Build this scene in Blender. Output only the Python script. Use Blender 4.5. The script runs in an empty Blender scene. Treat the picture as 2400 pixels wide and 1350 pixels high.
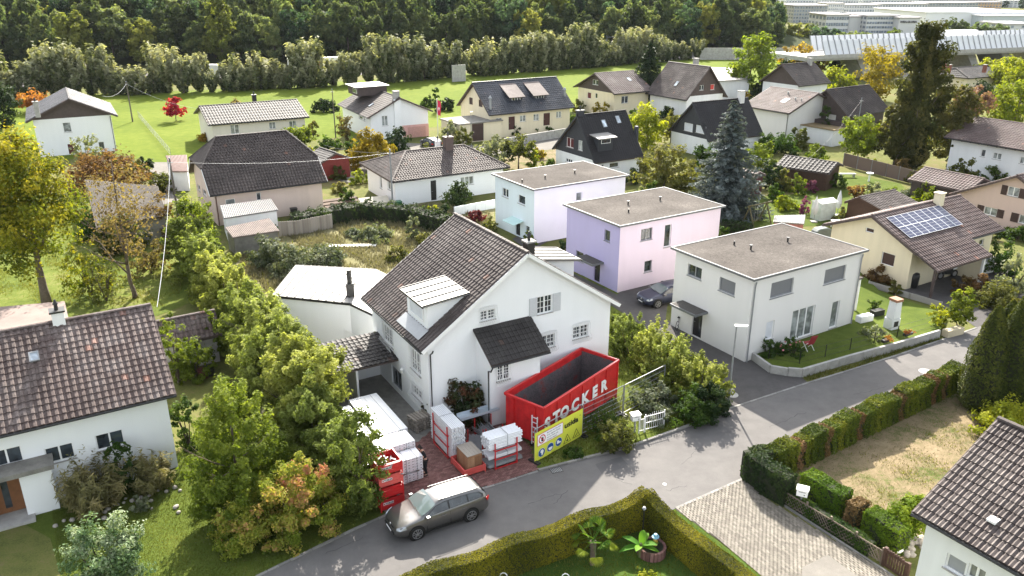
import bpy, math, random
import numpy as np
from mathutils import Vector, Matrix
R=math.radians
sc=bpy.context.scene
col=sc.collection
# ---------------------------------------------------------------- camera, sky, sun, exposure
FPX,TH,CH=1883.0,R(21.12),22.91
cd=bpy.data.cameras.new('camera'); cam=bpy.data.objects.new('camera',cd); col.objects.link(cam)
cam.location=(0,0,CH); cam.rotation_euler=(R(90)-TH,0,0)
cd.sensor_width=36; cd.lens=36*FPX/2400; cd.clip_end=6000; cd.clip_start=0.5
sc.camera=cam
SUN_EL,SUN_AZ=R(35.5),R(91)      # elevation; direction towards the sun in the ground plane (from +x, ccw)
world=bpy.data.worlds.new('World'); sc.world=world; world.use_nodes=True
wn=world.node_tree.nodes; bg=wn['Background']
sky=wn.new('ShaderNodeTexSky'); sky.sky_type='NISHITA'; sky.sun_disc=False
sky.sun_elevation=SUN_EL; sky.sun_rotation=R(90)-SUN_AZ
sky.air_density=1.3; sky.dust_density=2.5; sky.ozone_density=1.0
hs_=wn.new('ShaderNodeHueSaturation'); hs_.inputs['Saturation'].default_value=.36
world.node_tree.links.new(sky.outputs[0],hs_.inputs['Color']); world.node_tree.links.new(hs_.outputs[0],bg.inputs[0]); bg.inputs[1].default_value=0.135
ld=bpy.data.lights.new('sun','SUN'); ld.energy=5.0; ld.angle=R(0.6); ld.color=(1.0,0.93,0.82)
lo=bpy.data.objects.new('sun',ld); col.objects.link(lo)
sd=Vector((math.cos(SUN_EL)*math.cos(SUN_AZ),math.cos(SUN_EL)*math.sin(SUN_AZ),math.sin(SUN_EL)))
lo.rotation_euler=sd.to_track_quat('Z','Y').to_euler(); lo.location=(0,40,80)
sc.view_settings.view_transform='Standard'; sc.view_settings.look='None'
sc.view_settings.gamma=1; sc.view_settings.use_curve_mapping=False
sc.view_settings.exposure=1.8
try:
    sc.cycles.max_bounces=6; sc.cycles.diffuse_bounces=3; sc.cycles.glossy_bounces=2
    sc.cycles.transmission_bounces=3; sc.cycles.transparent_max_bounces=4; sc.cycles.volume_bounces=0
    sc.cycles.use_denoising=True; sc.cycles.caustics_reflective=False; sc.cycles.caustics_refractive=False
except Exception: pass

# ---------------------------------------------------------------- surveying: photo pixel (2400x1350) -> point in the place
def ray(px,py):
    a=(px-1200)/FPX; b=(675-py)/FPX
    s,c=math.sin(TH),math.cos(TH)
    return Vector((a,c+b*s,-s+b*c))
def U(px,py,z=0.0):
    d=ray(px,py); t=(z-CH)/d.z
    return Vector((d.x*t,d.y*t,z))
def depth(p):
    return p[1]*math.cos(TH)-(p[2]-CH)*math.sin(TH)
def topz(p,py):
    lo_,hi=-5,90
    for _ in range(40):
        m=(lo_+hi)/2
        d=p[1]*math.cos(TH)-(m-CH)*math.sin(TH); u=p[1]*math.sin(TH)+(m-CH)*math.cos(TH)
        if 675-FPX*u/d>py: lo_=m
        else: hi=m
    return m

# ---------------------------------------------------------------- materials
MC={}
def new_mat(name):
    m=bpy.data.materials.new(name); m.use_nodes=True
    nt=m.node_tree; b=nt.nodes['Principled BSDF']
    return m,nt,b
def ramp(nt,fac,stops):
    r=nt.nodes.new('ShaderNodeValToRGB'); e=r.color_ramp.elements
    while len(e)<len(stops): e.new(0.5)
    for i,(p,c) in enumerate(stops):
        e[i].position=p; e[i].color=(*c,1)
    nt.links.new(fac,r.inputs[0]); return r.outputs[0]
def noise(nt,scale,detail=4,coord='obj',rough=.6):
    n=nt.nodes.new('ShaderNodeTexNoise'); n.inputs['Scale'].default_value=scale
    n.inputs['Detail'].default_value=detail; n.inputs['Roughness'].default_value=rough
    if coord=='obj':
        t=nt.nodes.new('ShaderNodeTexCoord'); nt.links.new(t.outputs['Object'],n.inputs['Vector'])
    else:
        t=nt.nodes.new('ShaderNodeNewGeometry'); nt.links.new(t.outputs['Position'],n.inputs['Vector'])
    return n.outputs['Fac']
def mixc(nt,fac,a,b,typ='MIX'):
    m=nt.nodes.new('ShaderNodeMix'); m.data_type='RGBA'; m.blend_type=typ
    for s,v in((m.inputs[0],fac),(m.inputs[6],a),(m.inputs[7],b)):
        if isinstance(v,bpy.types.NodeSocket): nt.links.new(v,s)
        elif isinstance(v,(int,float)): s.default_value=v
        else: s.default_value=(*v,1)
    return m.outputs[2]
def bump(nt,b,h,strength=.3,dist=.02):
    n=nt.nodes.new('ShaderNodeBump'); n.inputs['Strength'].default_value=strength; n.inputs['Distance'].default_value=dist
    nt.links.new(h,n.inputs['Height']); nt.links.new(n.outputs[0],b.inputs['Normal'])
def plain(name,c,rough=.6,metal=0,var=.12,scale=1.5,bmp=.15,spec=.4):
    """painted, rendered or moulded surface with slight uneven wear"""
    if name in MC: return MC[name]
    m,nt,b=new_mat(name)
    f=noise(nt,scale,5); f2=noise(nt,scale*14,3)
    c0=tuple(x*(1-var) for x in c); c1=tuple(min(1,x*(1+var*.6)) for x in c)
    k=ramp(nt,f,[(.3,c0),(.7,c1)])
    k=mixc(nt,var*.8,k,ramp(nt,f2,[(.35,c0),(.65,c1)]))
    nt.links.new(k,b.inputs['Base Color'])
    b.inputs['Roughness'].default_value=rough; b.inputs['Metallic'].default_value=metal
    b.inputs['Specular IOR Level'].default_value=spec
    if bmp: bump(nt,b,f2,bmp,.01)
    MC[name]=m; return m
def render_wall(name,c,stain=.25):
    """mineral render: fine grain, faint streaks running down"""
    if name in MC: return MC[name]
    m,nt,b=new_mat(name)
    tc=nt.nodes.new('ShaderNodeTexCoord'); mp=nt.nodes.new('ShaderNodeMapping'); mp.inputs['Scale'].default_value=(1.6,1.6,.12)
    nt.links.new(tc.outputs['Object'],mp.inputs[0]); n=nt.nodes.new('ShaderNodeTexNoise'); n.inputs['Scale'].default_value=1.2; n.inputs['Detail'].default_value=6
    nt.links.new(mp.outputs[0],n.inputs['Vector'])
    big=noise(nt,.5,4); fine=noise(nt,60,2)
    k=ramp(nt,n.outputs['Fac'],[(.30,tuple(x*(1-stain*.5) for x in c)),(.62,c)])
    k=mixc(nt,.5,k,ramp(nt,big,[(.3,tuple(x*(1-stain*.35) for x in c)),(.65,c)]))
    # grime near the ground
    sp=nt.nodes.new('ShaderNodeSeparateXYZ'); nt.links.new(tc.outputs['Object'],sp.inputs[0])
    mr=nt.nodes.new('ShaderNodeMapRange'); mr.inputs[1].default_value=.0; mr.inputs[2].default_value=.7; mr.inputs[3].default_value=stain*1.4; mr.inputs[4].default_value=0
    nt.links.new(sp.outputs[2],mr.inputs[0])
    mm=nt.nodes.new('ShaderNodeMath'); mm.operation='MULTIPLY'; nt.links.new(mr.outputs[0],mm.inputs[0]); nt.links.new(n.outputs['Fac'],mm.inputs[1])
    k=mixc(nt,mm.outputs[0],k,tuple(x*.45 for x in (c[0],c[1]*.98,c[2]*.9)))
    nt.links.new(k,b.inputs['Base Color']); b.inputs['Roughness'].default_value=.85; b.inputs['Specular IOR Level'].default_value=.2
    bump(nt,b,fine,.25,.01)
    MC[name]=m; return m
def tile_mat(name,c0,c1,lich=(.32,.28,.25),l=.25,rough=.7):
    """roof tile: colour varies from tile to tile (attribute rnd), lichen and dirt over it"""
    if name in MC: return MC[name]
    m,nt,b=new_mat(name)
    at=nt.nodes.new('ShaderNodeAttribute'); at.attribute_name='rnd'
    k=ramp(nt,at.outputs['Fac'],[(0,tuple(.62*x+.38*y for x,y in zip(c0,c1))),(.9,tuple(.3*x+.7*y for x,y in zip(c0,c1))),(.97,tuple(.3*x+.7*y for x,y in zip(c0,c1))),(1,(min(1,c1[0]*1.9),c1[1]*1.3,c1[2]*1.05))])
    f=noise(nt,.7,6,'pos'); g=noise(nt,9,5,'pos')
    k=mixc(nt,ramp(nt,f,[(.45,(0,0,0)),(.7,(l,l,l))]),k,lich)
    k=mixc(nt,ramp(nt,g,[(.42,(.45,.45,.45)),(.6,(0,0,0))]),k,tuple(x*.5 for x in c0))
    k=mixc(nt,ramp(nt,noise(nt,.32,7,'pos',.7),[(.40,(.6,.6,.6)),(.56,(0,0,0))]),k,tuple(x*.6 for x in c0))
    nt.links.new(k,b.inputs['Base Color']); b.inputs['Roughness'].default_value=rough; b.inputs['Specular IOR Level'].default_value=.35
    bump(nt,b,noise(nt,40,3,'pos'),.3,.01)
    MC[name]=m; return m
def leaf_mat(name,cols,trans=.45,spec=.10,rough=.65,vr=(1.15,.8),tint=(1.35,1.35,.55)):
    """cols: colour stops over attribute rnd; leaves let light through"""
    if name in MC: return MC[name]
    m,nt,b=new_mat(name)
    at=nt.nodes.new('ShaderNodeAttribute'); at.attribute_name='rnd'
    k=ramp(nt,at.outputs['Fac'],[(i/(len(cols)-1) if len(cols)>1 else 0,c) for i,c in enumerate(cols)])
    oi=nt.nodes.new('ShaderNodeObjectInfo')
    hs=nt.nodes.new('ShaderNodeHueSaturation'); nt.links.new(k,hs.inputs['Color'])
    mr=nt.nodes.new('ShaderNodeMapRange'); nt.links.new(oi.outputs['Random'],mr.inputs[0]); mr.inputs[3].default_value=.485; mr.inputs[4].default_value=.515
    nt.links.new(mr.outputs[0],hs.inputs['Hue'])
    mr2=nt.nodes.new('ShaderNodeMapRange'); nt.links.new(oi.outputs['Random'],mr2.inputs[0]); mr2.inputs[3].default_value=vr[0]; mr2.inputs[4].default_value=vr[1]
    nt.links.new(mr2.outputs[0],hs.inputs['Value']); k=hs.outputs[0]
    nt.links.new(k,b.inputs['Base Color']); b.inputs['Roughness'].default_value=rough; b.inputs['Specular IOR Level'].default_value=spec
    tr=nt.nodes.new('ShaderNodeBsdfTranslucent')
    k2=mixc(nt,1.0,k,tint,'MULTIPLY'); nt.links.new(k2,tr.inputs[0])
    mx=nt.nodes.new('ShaderNodeMixShader'); mx.inputs[0].default_value=trans
    nt.links.new(b.outputs[0],mx.inputs[1]); nt.links.new(tr.outputs[0],mx.inputs[2])
    nt.links.new(mx.outputs[0],nt.nodes['Material Output'].inputs[0])
    MC[name]=m; return m
def ground_mat(name,stops,scales=(.25,2.5,25),bmp=.5,rough=.95,dist=.05):
    if name in MC: return MC[name]
    m,nt,b=new_mat(name)
    a=noise(nt,scales[0],5,'pos'); c=noise(nt,scales[1],6,'pos',.7); d=noise(nt,scales[2],4,'pos',.7)
    mm=nt.nodes.new('ShaderNodeMath'); mm.operation='MULTIPLY_ADD'; nt.links.new(c,mm.inputs[0]); mm.inputs[1].default_value=.5
    m2=nt.nodes.new('ShaderNodeMath'); m2.operation='MULTIPLY'; nt.links.new(a,m2.inputs[0]); m2.inputs[1].default_value=.5; nt.links.new(m2.outputs[0],mm.inputs[2])
    m3=nt.nodes.new('ShaderNodeMath'); m3.operation='MULTIPLY_ADD'; nt.links.new(d,m3.inputs[0]); m3.inputs[1].default_value=.35
    m4=nt.nodes.new('ShaderNodeMath'); m4.operation='MULTIPLY'; nt.links.new(mm.outputs[0],m4.inputs[0]); m4.inputs[1].default_value=.65; nt.links.new(m4.outputs[0],m3.inputs[2])
    k=ramp(nt,m3.outputs[0],stops)
    nt.links.new(k,b.inputs['Base Color']); b.inputs['Roughness'].default_value=rough; b.inputs['Specular IOR Level'].default_value=.04
    if bmp: bump(nt,b,m3.outputs[0],bmp,dist)
    MC[name]=m; return m
def rnd_mat(name,cols,rough=.8,metal=0,gr=.25,gs=30,bmp=.25):
    """pieces (pavers, planks, boards) each with its own tone through attribute rnd"""
    if name in MC: return MC[name]
    m,nt,b=new_mat(name)
    at=nt.nodes.new('ShaderNodeAttribute'); at.attribute_name='rnd'
    k=ramp(nt,at.outputs['Fac'],[(i/(len(cols)-1),c) for i,c in enumerate(cols)])
    g=noise(nt,gs,4,'pos')
    k=mixc(nt,ramp(nt,g,[(.4,(gr,gr,gr)),(.6,(0,0,0))]),k,tuple(x*.5 for x in cols[0]))
    nt.links.new(k,b.inputs['Base Color']); b.inputs['Roughness'].default_value=rough; b.inputs['Metallic'].default_value=metal
    bump(nt,b,g,bmp,.01)
    MC[name]=m; return m
def glass_mat(name='window_glass',c=(.02,.025,.03),rough=.06):
    if name in MC: return MC[name]
    m,nt,b=new_mat(name)
    f=noise(nt,1.3,2,'pos'); k=ramp(nt,f,[(.4,c),(.6,tuple(x*2.6 for x in c))]); nt.links.new(k,b.inputs['Base Color'])
    b.inputs['Roughness'].default_value=rough; b.inputs['Specular IOR Level'].default_value=.9
    MC[name]=m; return m

# ---------------------------------------------------------------- mesh building
class MB:
    def __init__(s): s.v=[]; s.f=[]; s.r=[]
    def add(s,vs,fs,rnd=0.0):
        o=len(s.v); s.v+= [tuple(x) for x in vs]; s.f+=[tuple(i+o for i in f) for f in fs]; s.r+=[rnd]*len(fs); return s
    def box(s,x0,y0,z0,x1,y1,z1,M=None,rnd=0.0):
        vs=[(x0,y0,z0),(x1,y0,z0),(x1,y1,z0),(x0,y1,z0),(x0,y0,z1),(x1,y0,z1),(x1,y1,z1),(x0,y1,z1)]
        if M: vs=[M@Vector(v) for v in vs]
        return s.add(vs,[(3,2,1,0),(4,5,6,7),(0,1,5,4),(1,2,6,5),(2,3,7,6),(3,0,4,7)],rnd)
    def cbox(s,c,d,M=None,rnd=0.0):
        return s.box(c[0]-d[0]/2,c[1]-d[1]/2,c[2]-d[2]/2,c[0]+d[0]/2,c[1]+d[1]/2,c[2]+d[2]/2,M,rnd)
    def slab(s,pts,t,rnd=0.0):
        """closed prism from a planar polygon (3d points) extruded by vector t"""
        n=len(pts); t=Vector(t); a=[Vector(p) for p in pts]; b=[p+t for p in a]
        return s.add(a+b,[tuple(range(n-1,-1,-1)),tuple(range(n,2*n))]+[(i,(i+1)%n,n+(i+1)%n,n+i) for i in range(n)],rnd)
    def tube(s,pts,rs,n=8,cap=True,rnd=0.0):
        pts=[Vector(p) for p in pts]
        if not hasattr(rs,'__len__'): rs=[rs]*len(pts)
        o=[];k=len(pts)
        for i,p in enumerate(pts):
            d=(pts[min(i+1,k-1)]-pts[max(i-1,0)]).normalized()
            q=d.to_track_quat('Z','Y').to_matrix()
            for j in range(n):
                a=2*math.pi*j/n; o.append(p+q@Vector((math.cos(a)*rs[i],math.sin(a)*rs[i],0)))
        fs=[(i*n+j,i*n+(j+1)%n,(i+1)*n+(j+1)%n,(i+1)*n+j) for i in range(k-1) for j in range(n)]
        if cap: fs+=[tuple(range(n-1,-1,-1)),tuple((k-1)*n+j for j in range(n))]
        return s.add(o,fs,rnd)
    def bar(s,a,b,w,h=None,rnd=0.0):
        """rectangular bar between two points"""
        a=Vector(a);b=Vector(b);h=h or w; d=(b-a); L=d.length
        if L<1e-6: return s
        z=d/L; up=Vector((0,0,1)) if abs(z.z)<.95 else Vector((1,0,0)); x=z.cross(up).normalized(); y=x.cross(z)
        vs=[p+x*(sx*w/2)+y*(sy*h/2) for p in(a,b) for sx,sy in((-1,-1),(1,-1),(1,1),(-1,1))]
        return s.add(vs,[(0,1,2,3),(7,6,5,4),(0,4,5,1),(1,5,6,2),(2,6,7,3),(3,7,4,0)],rnd)
    def mesh(s,name,smooth=False,rnd=False):
        me=bpy.data.meshes.new(name); me.from_pydata(s.v,[],s.f); me.update()
        if rnd:
            a=me.attributes.new('rnd','FLOAT','FACE'); a.data.foreach_set('value',np.array(s.r,dtype=np.float32))
        if smooth: me.polygons.foreach_set('use_smooth',[True]*len(me.polygons))
        return me
def link(name,me,mat,parent=None,label=None,M=None,bevel=0,kind=None):
    o=bpy.data.objects.new(name,me); col.objects.link(o)
    if mat is not None and len(me.materials)==0: me.materials.append(mat)
    if parent is not None: o.parent=parent
    if M is not None: o.matrix_local=M
    if label: o['label']=label
    if kind: o['kind']=kind
    if bevel:
        b=o.modifiers.new('edge','BEVEL'); b.width=bevel; b.segments=2; b.limit_method='ANGLE'
    return o
def part(name,mb,mat,parent=None,label=None,smooth=False,rnd=False,bevel=0,kind=None,M=None):
    return link(name,mb.mesh(name,smooth,rnd),mat,parent,label,M,bevel,kind)
def thing(name,label,cat,loc=(0,0,0),rz=0.0,group=None):
    o=bpy.data.objects.new(name,None); col.objects.link(o); o.location=loc; o.rotation_euler=(0,0,rz)
    o.empty_display_size=.3; o['label']=label; o['category']=cat
    if group: o['group']=group
    return o
def solo(name,me,mat,label,cat,loc=(0,0,0),rz=0.0,group=None):
    o=link(name,me,mat); o.location=loc; o.rotation_euler=(0,0,rz); o['label']=label; o['category']=cat
    if group: o['group']=group
    return o
def copy_tree(o,parent=None,loc=None,rz=None,label=None,scale=None):
    c=o.copy(); col.objects.link(c)
    if parent: c.parent=parent
    if loc is not None: c.location=loc
    if rz is not None: c.rotation_euler=(0,0,rz)
    if label: c['label']=label
    if scale: c.scale=scale
    for ch in list(o.children): copy_tree(ch,c)
    return c
def Rz(a): return Matrix.Rotation(a,4,'Z')
def T(*v): return Matrix.Translation(Vector(v))

# ---------------------------------------------------------------- palette
WHITE=render_wall('white_render',(.80,.81,.82),.10)
WHITE2=render_wall('old_white_render',(.74,.75,.76),.25)
CREAM=render_wall('cream_render',(.72,.64,.47),.25)
BEIGE=render_wall('beige_render',(.66,.62,.54),.25)
PINKB=render_wall('pinkish_render',(.62,.50,.44),.25)
PALE=render_wall('pale_grey_render',(.68,.665,.65),.12)
LILAC=render_wall('lilac_render',(.43,.39,.62),.15)
ROSE=render_wall('rose_render',(.72,.61,.70),.15)
ICE=render_wall('ice_blue_render',(.66,.74,.80),.15)
BROWNW=plain('dark_brown_cladding',(.075,.055,.05),.7,var=.3,scale=3)
BLACKW=plain('black_cladding',(.03,.032,.04),.6,var=.3,scale=3)
WPAINT=plain('white_paint',(.8,.8,.79),.4,var=.05)
GREYM=plain('grey_metal',(.28,.29,.30),.45,.3,var=.1)
DARKM=plain('dark_metal',(.03,.03,.03),.45,.3,var=.2)
GALV=plain('galvanised_steel',(.25,.26,.27),.5,.3,var=.15,scale=8)
ALU=plain('aluminium',(.72,.73,.74),.35,.45,var=.08,scale=5)
ZINC=plain('light_sheet_metal',(.205,.20,.19),.5,.1,var=.12,scale=.8)
RED=plain('red_paint',(.52,.018,.02),.38,0,var=.18,scale=2,bmp=.05,spec=.5)
PINKRED=plain('faded_red_paint',(.62,.10,.085),.5,0,var=.2,scale=2)
CONC=plain('concrete',(.36,.35,.33),.9,var=.3,scale=2,bmp=.4)
CONCD=plain('dark_concrete',(.2,.19,.17),.9,var=.4,scale=2,bmp=.4)
BROWNSH=plain('brown_shutter',(.055,.03,.025),.6,var=.2)
GREYSH=plain('grey_blind',(.16,.165,.18),.5,var=.05)
GLASS=glass_mat()
CURT=glass_mat('curtained_glass',(.13,.14,.14),.12)
WOODB=plain('brown_wood',(.06,.03,.018),.7,var=.35,scale=6)
GREYWOOD=rnd_mat('weathered_wood',[(.20,.17,.14),(.36,.32,.27)],.85)
BARK=plain('bark',(.13,.10,.075),.95,var=.4,scale=5,bmp=.8)
BARKD=plain('dark_bark',(.06,.045,.035),.95,var=.4,scale=5,bmp=.8)
GRAVEL=ground_mat('roof_gravel',[(.36,(.035,.031,.028)),(.46,(.075,.067,.061)),(.55,(.105,.095,.086)),(.66,(.19,.17,.155))],(.3,6,14),.9,.95,.03)
# ---------------------------------------------------------------- fast joined meshes
def npmesh(name,V,Q,rnd=None,smooth=False):
    V=np.asarray(V,np.float32); Q=np.asarray(Q,np.int32); k=Q.shape[1]
    me=bpy.data.meshes.new(name); me.vertices.add(len(V)); me.vertices.foreach_set('co',V.ravel())
    me.loops.add(Q.size); me.loops.foreach_set('vertex_index',Q.ravel())
    me.polygons.add(len(Q)); me.polygons.foreach_set('loop_start',np.arange(0,Q.size,k,dtype=np.int32))
    me.polygons.foreach_set('loop_total',np.full(len(Q),k,np.int32))
    me.update(calc_edges=True)
    if rnd is not None:
        a=me.attributes.new('rnd','FLOAT','FACE'); a.data.foreach_set('value',np.asarray(rnd,np.float32))
    if smooth: me.polygons.foreach_set('use_smooth',[True]*len(Q))
    else: me.shade_flat()
    return me
def stamp(baseV,baseQ,mats,rnds):
    """mats: N x 3 x 4 (rotation|translation) -> joined arrays"""
    baseV=np.asarray(baseV,float); N=len(mats); m=np.asarray(mats,float)
    V=np.einsum('nij,kj->nki',m[:,:,:3],baseV)+m[:,None,:,3]
    Q=np.asarray(baseQ)[None]+(np.arange(N)*len(baseV))[:,None,None]
    return V.reshape(-1,3),Q.reshape(-1,np.asarray(baseQ).shape[1]),np.repeat(rnds,len(baseQ))
def mb_quads(mb):
    return np.array(mb.v),np.array([f for f in mb.f])

# ---------------------------------------------------------------- roof tiles
def tile_geo(w,l,kind='S'):
    if kind=='S': prof=[(0,.012),(.28,.0),(.42,.05),(.78,.055),(1,.012)]
    elif kind=='F': prof=[(0,.0),(.06,.02),(.5,.012),(.94,.02),(1,.0)]
    else: prof=[(0,.0),(.2,.05),(.5,.02),(.7,.055),(1,.0)]
    k=w/.3; V=[];F=[]
    fh=.042
    for u,h in prof: V.append((u*w,0,h*k+fh))           # front top
    for u,h in prof: V.append((u*w,l*1.08,h*k+.004))      # back top
    for u,h in prof: V.append((u*w,.004,h*k*0-.004))      # front bottom
    n=len(prof)
    for i in range(n-1):
        F.append((i,i+1,n+i+1,n+i)); F.append((2*n+i,2*n+i+1,i+1,i))
    return V,F
TILES={}
def tiles(parent,hm,O,u,v,Lu,V,a,b,tw,tl,mat,kind='S',single=0,seed=1,fallen=None):
    """covers one roof plane; single: how many of the nearest tiles are objects of their own"""
    O=Vector(O);u=Vector(u).normalized();v=Vector(v).normalized();n=u.cross(v).normalized()
    if n.z<0: n=-n
    rng=np.random.RandomState(seed)
    rows=max(1,round(V/tl)); tl=V/rows; P=[]
    for r in range(rows):
        vv=r*tl; f=vv/V; lo_=a*f; hi=Lu-(Lu-b)*f
        cnt=max(1,round((hi-lo_)/tw)) if (a==0 and b==Lu) else int((hi-lo_)/tw)
        w=(hi-lo_)/cnt if (a==0 and b==Lu) else tw
        for i in range(cnt):
            P.append((lo_+i*w+((hi-lo_)-cnt*w)/2,vv))
    P=np.array(P); w=tw if not (a==0 and b==Lu) else Lu/max(1,round(Lu/tw))
    Vb,Fb=tile_geo(w,tl,kind)
    Rm=np.array([[u.x,v.x,n.x],[u.y,v.y,n.y],[u.z,v.z,n.z]])
    pos=np.array(O)[None]+P[:,:1]*np.array(u)[None]+P[:,1:]*np.array(v)[None]+np.array(n)[None]*.01
    pos+=np.array(n)[None]*rng.uniform(-.004,.006,(len(P),1))
    rn=rng.uniform(0,.96,len(P)); rn[rng.rand(len(P))<.012]=1.0
    idx=np.arange(len(P))
    if single:
        hw=np.array([hm@Vector(p) for p in pos]); d=np.linalg.norm(hw-np.array([0,0,CH]),axis=1)
        order=np.argsort(d); near=set(order[:single].tolist())
        meshes=[]
        for q in range(8):
            mb=MB(); mb.add(Vb,Fb,1.0 if q==7 else (q+.5)/8); meshes.append(mb.mesh('tile',rnd=True)); meshes[-1].materials.append(mat)
        for i in near:
            q=7 if rn[i]>=1 else int(rn[i]*7)
            M=Matrix(((u.x,v.x,n.x,pos[i][0]),(u.y,v.y,n.y,pos[i][1]),(u.z,v.z,n.z,pos[i][2]),(0,0,0,1)))
            link('tile',meshes[q],None,parent,M=M)
        idx=np.array([i for i in idx if i not in near],int)
    if len(idx):
        mats=np.zeros((len(idx),3,4)); mats[:,:,:3]=Rm
        jit=rng.uniform(-.012,.012,len(idx))
        mats[:,:,3]=pos[idx]; mats[:,:,0]+=jit[:,None]*Rm[:,2][None]
        VV,QQ,rr=stamp(Vb,Fb,mats,rn[idx])
        link('roof_tiles',npmesh('roof_tiles',VV,QQ,rr),mat,parent,kind='stuff')
def ridge_caps(parent,a,b,mat,r=.12,step=.4,single=False):
    a=Vector(a);b=Vector(b); L=(b-a).length; n=max(1,int(L/step)); d=(b-a)/n
    def cap(mb,p,q,rn):
        z=(q-p).normalized(); x=Vector((0,0,1)).cross(z).normalized(); y=z.cross(x)
        if y.z<0: y=-y
        vs=[]
        for c,k in((p,1.12),(q+z*.04,.98)):
            for t in range(5):
                an=math.pi*t/4; vs.append(c+x*math.cos(an)*r*k+y*(math.sin(an)*r*k*.8))
        mb.add(vs,[(i,i+1,6+i,5+i) for i in range(4)]+[(0,1,2,3,4)],rn)
    if single:
        for i in range(n):
            mb=MB(); cap(mb,a+d*i,a+d*(i+1),random.random()); part('ridge_cap',mb,mat,parent,rnd=True)
    else:
        mb=MB()
        for i in range(n): cap(mb,a+d*i,a+d*(i+1),random.random())
        part('ridge_caps',mb,mat,parent,rnd=True)

# ---------------------------------------------------------------- walls with real openings
def wall_face(mb,mb2,F,Lu,z0,tops,ops,cz=None,depth=.14):
    us=sorted(set([0,Lu]+[t[0] for t in tops]+[o[0] for o in ops]+[o[1] for o in ops]))
    us=[u for u in us if -1e-6<=u<=Lu+1e-6]
    def top(u):
        for (a,za),(b,zb) in zip(tops,tops[1:]):
            if a-1e-6<=u<=b+1e-6: return za+(zb-za)*(u-a)/max(1e-9,b-a)
        return tops[-1][1]
    def q(m,a,b,zl,zr_,zl2,zr2):
        if zl2-zl<1e-4 and zr2-zr_<1e-4: return
        m.add([F@Vector((a,0,zl)),F@Vector((b,0,zr_)),F@Vector((b,0,zr2)),F@Vector((a,0,zl2))],[(0,1,2,3)])
    def seg(a,b,za,ta,tb):
        if cz is not None and mb2 is not None:
            if za>=cz-1e-6: q(mb2,a,b,za,za,ta,tb); return
            if min(ta,tb)>cz: q(mb,a,b,za,za,cz,cz); q(mb2,a,b,cz,cz,ta,tb); return
            if max(ta,tb)>cz:
                q(mb,a,b,za,za,min(ta,cz),min(tb,cz)); q(mb2,a,b,min(ta,cz),min(tb,cz),ta,tb); return
        q(mb,a,b,za,za,ta,tb)
    for a,b in zip(us,us[1:]):
        if b-a<1e-5: continue
        m=(a+b)/2; z=z0
        for o in sorted([o for o in ops if o[0]<m<o[1]],key=lambda o:o[2]):
            if o[2]>z: seg(a,b,z,o[2],o[2])
            z=o[3]
        seg(a,b,z,top(a),top(b))
    for o in ops:
        a,b,c,d=o[:4]; m=mb2 if (mb2 is not None and cz is not None and c>=cz-.05) else mb
        P=[(a,c),(b,c),(b,d),(a,d)]
        for i in range(4):
            p,r=P[i],P[(i+1)%4]
            m.add([F@Vector((p[0],0,p[1])),F@Vector((p[0],depth,p[1])),F@Vector((r[0],depth,r[1])),F@Vector((r[0],0,r[1]))],[(0,1,2,3)])
def window(par,F,u0,u1,z0,z1,leaves=2,fm=None,gm=None,sill=True,shut=None,shutm=None,depth=.12,bars=0,name='window',fw=.05,blind=None):
    fm=fm or WPAINT; gm=gm or GLASS
    mb=MB(); y0,y1=depth-.04,depth+.02
    def fb(a,b,c,d,yy=(y0,y1)): mb.box(a,yy[0],c,b,yy[1],d,F)
    fb(u0,u1,z0,z0+fw);fb(u0,u1,z1-fw,z1);fb(u0,u0+fw,z0+fw,z1-fw);fb(u1-fw,u1,z0+fw,z1-fw)
    for i in range(1,leaves):
        c=u0+(u1-u0)*i/leaves; fb(c-fw*.8,c+fw*.8,z0+fw,z1-fw)
    for i in range(leaves):
        a=u0+(u1-u0)*i/leaves;b=u0+(u1-u0)*(i+1)/leaves
        for k in range(1,bars+1):
            zz=z0+(z1-z0)*k/(bars+1); mb.box(a+fw,y0+.01,zz-.012,b-fw,y1,zz+.012,F)
        if bars: mb.box((a+b)/2-.012,y0+.01,z0+fw,(a+b)/2+.012,y1,z1-fw,F)
    w=part(name,mb,fm,par)
    g=MB(); g.box(u0+.01,depth+.0,z0+.01,u1-.01,depth+.012,z1-.01,F); part('pane',g,gm,w)
    if sill:
        s=MB(); s.box(u0-.06,-.06,z0-.05,u1+.06,depth-.045,z0-.003,F); part('sill',s,CONC if fm is not GREYM else GREYM,w)
    if blind is not None:
        s=MB(); n=max(3,int((z1-z0)*(1-blind)/.09))
        for i in range(n):
            zz=z1-(z1-z0)*(1-blind)*(i+.5)/n; s.box(u0+.02,.05,zz-.035,u1-.02,.066,zz+.035,F)
        part('blind',s,GREYSH,w)
    if shut:
        sw=(u1-u0)/2*1.02
        for sgn in (-1,1):
            m=MB(); a=(u0-sw-.03) if sgn<0 else (u1+.03)
            m.box(a,-.05,z0-.02,a+sw,-.005,z1+.02,F)
            k=max(4,int((z1-z0)/.09))
            for i in range(k):
                zz=z0+.05+(z1-z0-.1)*(i+.5)/k; m.box(a+.05,-.062,zz-.014,a+sw-.05,-.052,zz+.014,F)
            part('shutter',m,shutm or BROWNSH,w)
    return w
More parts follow.
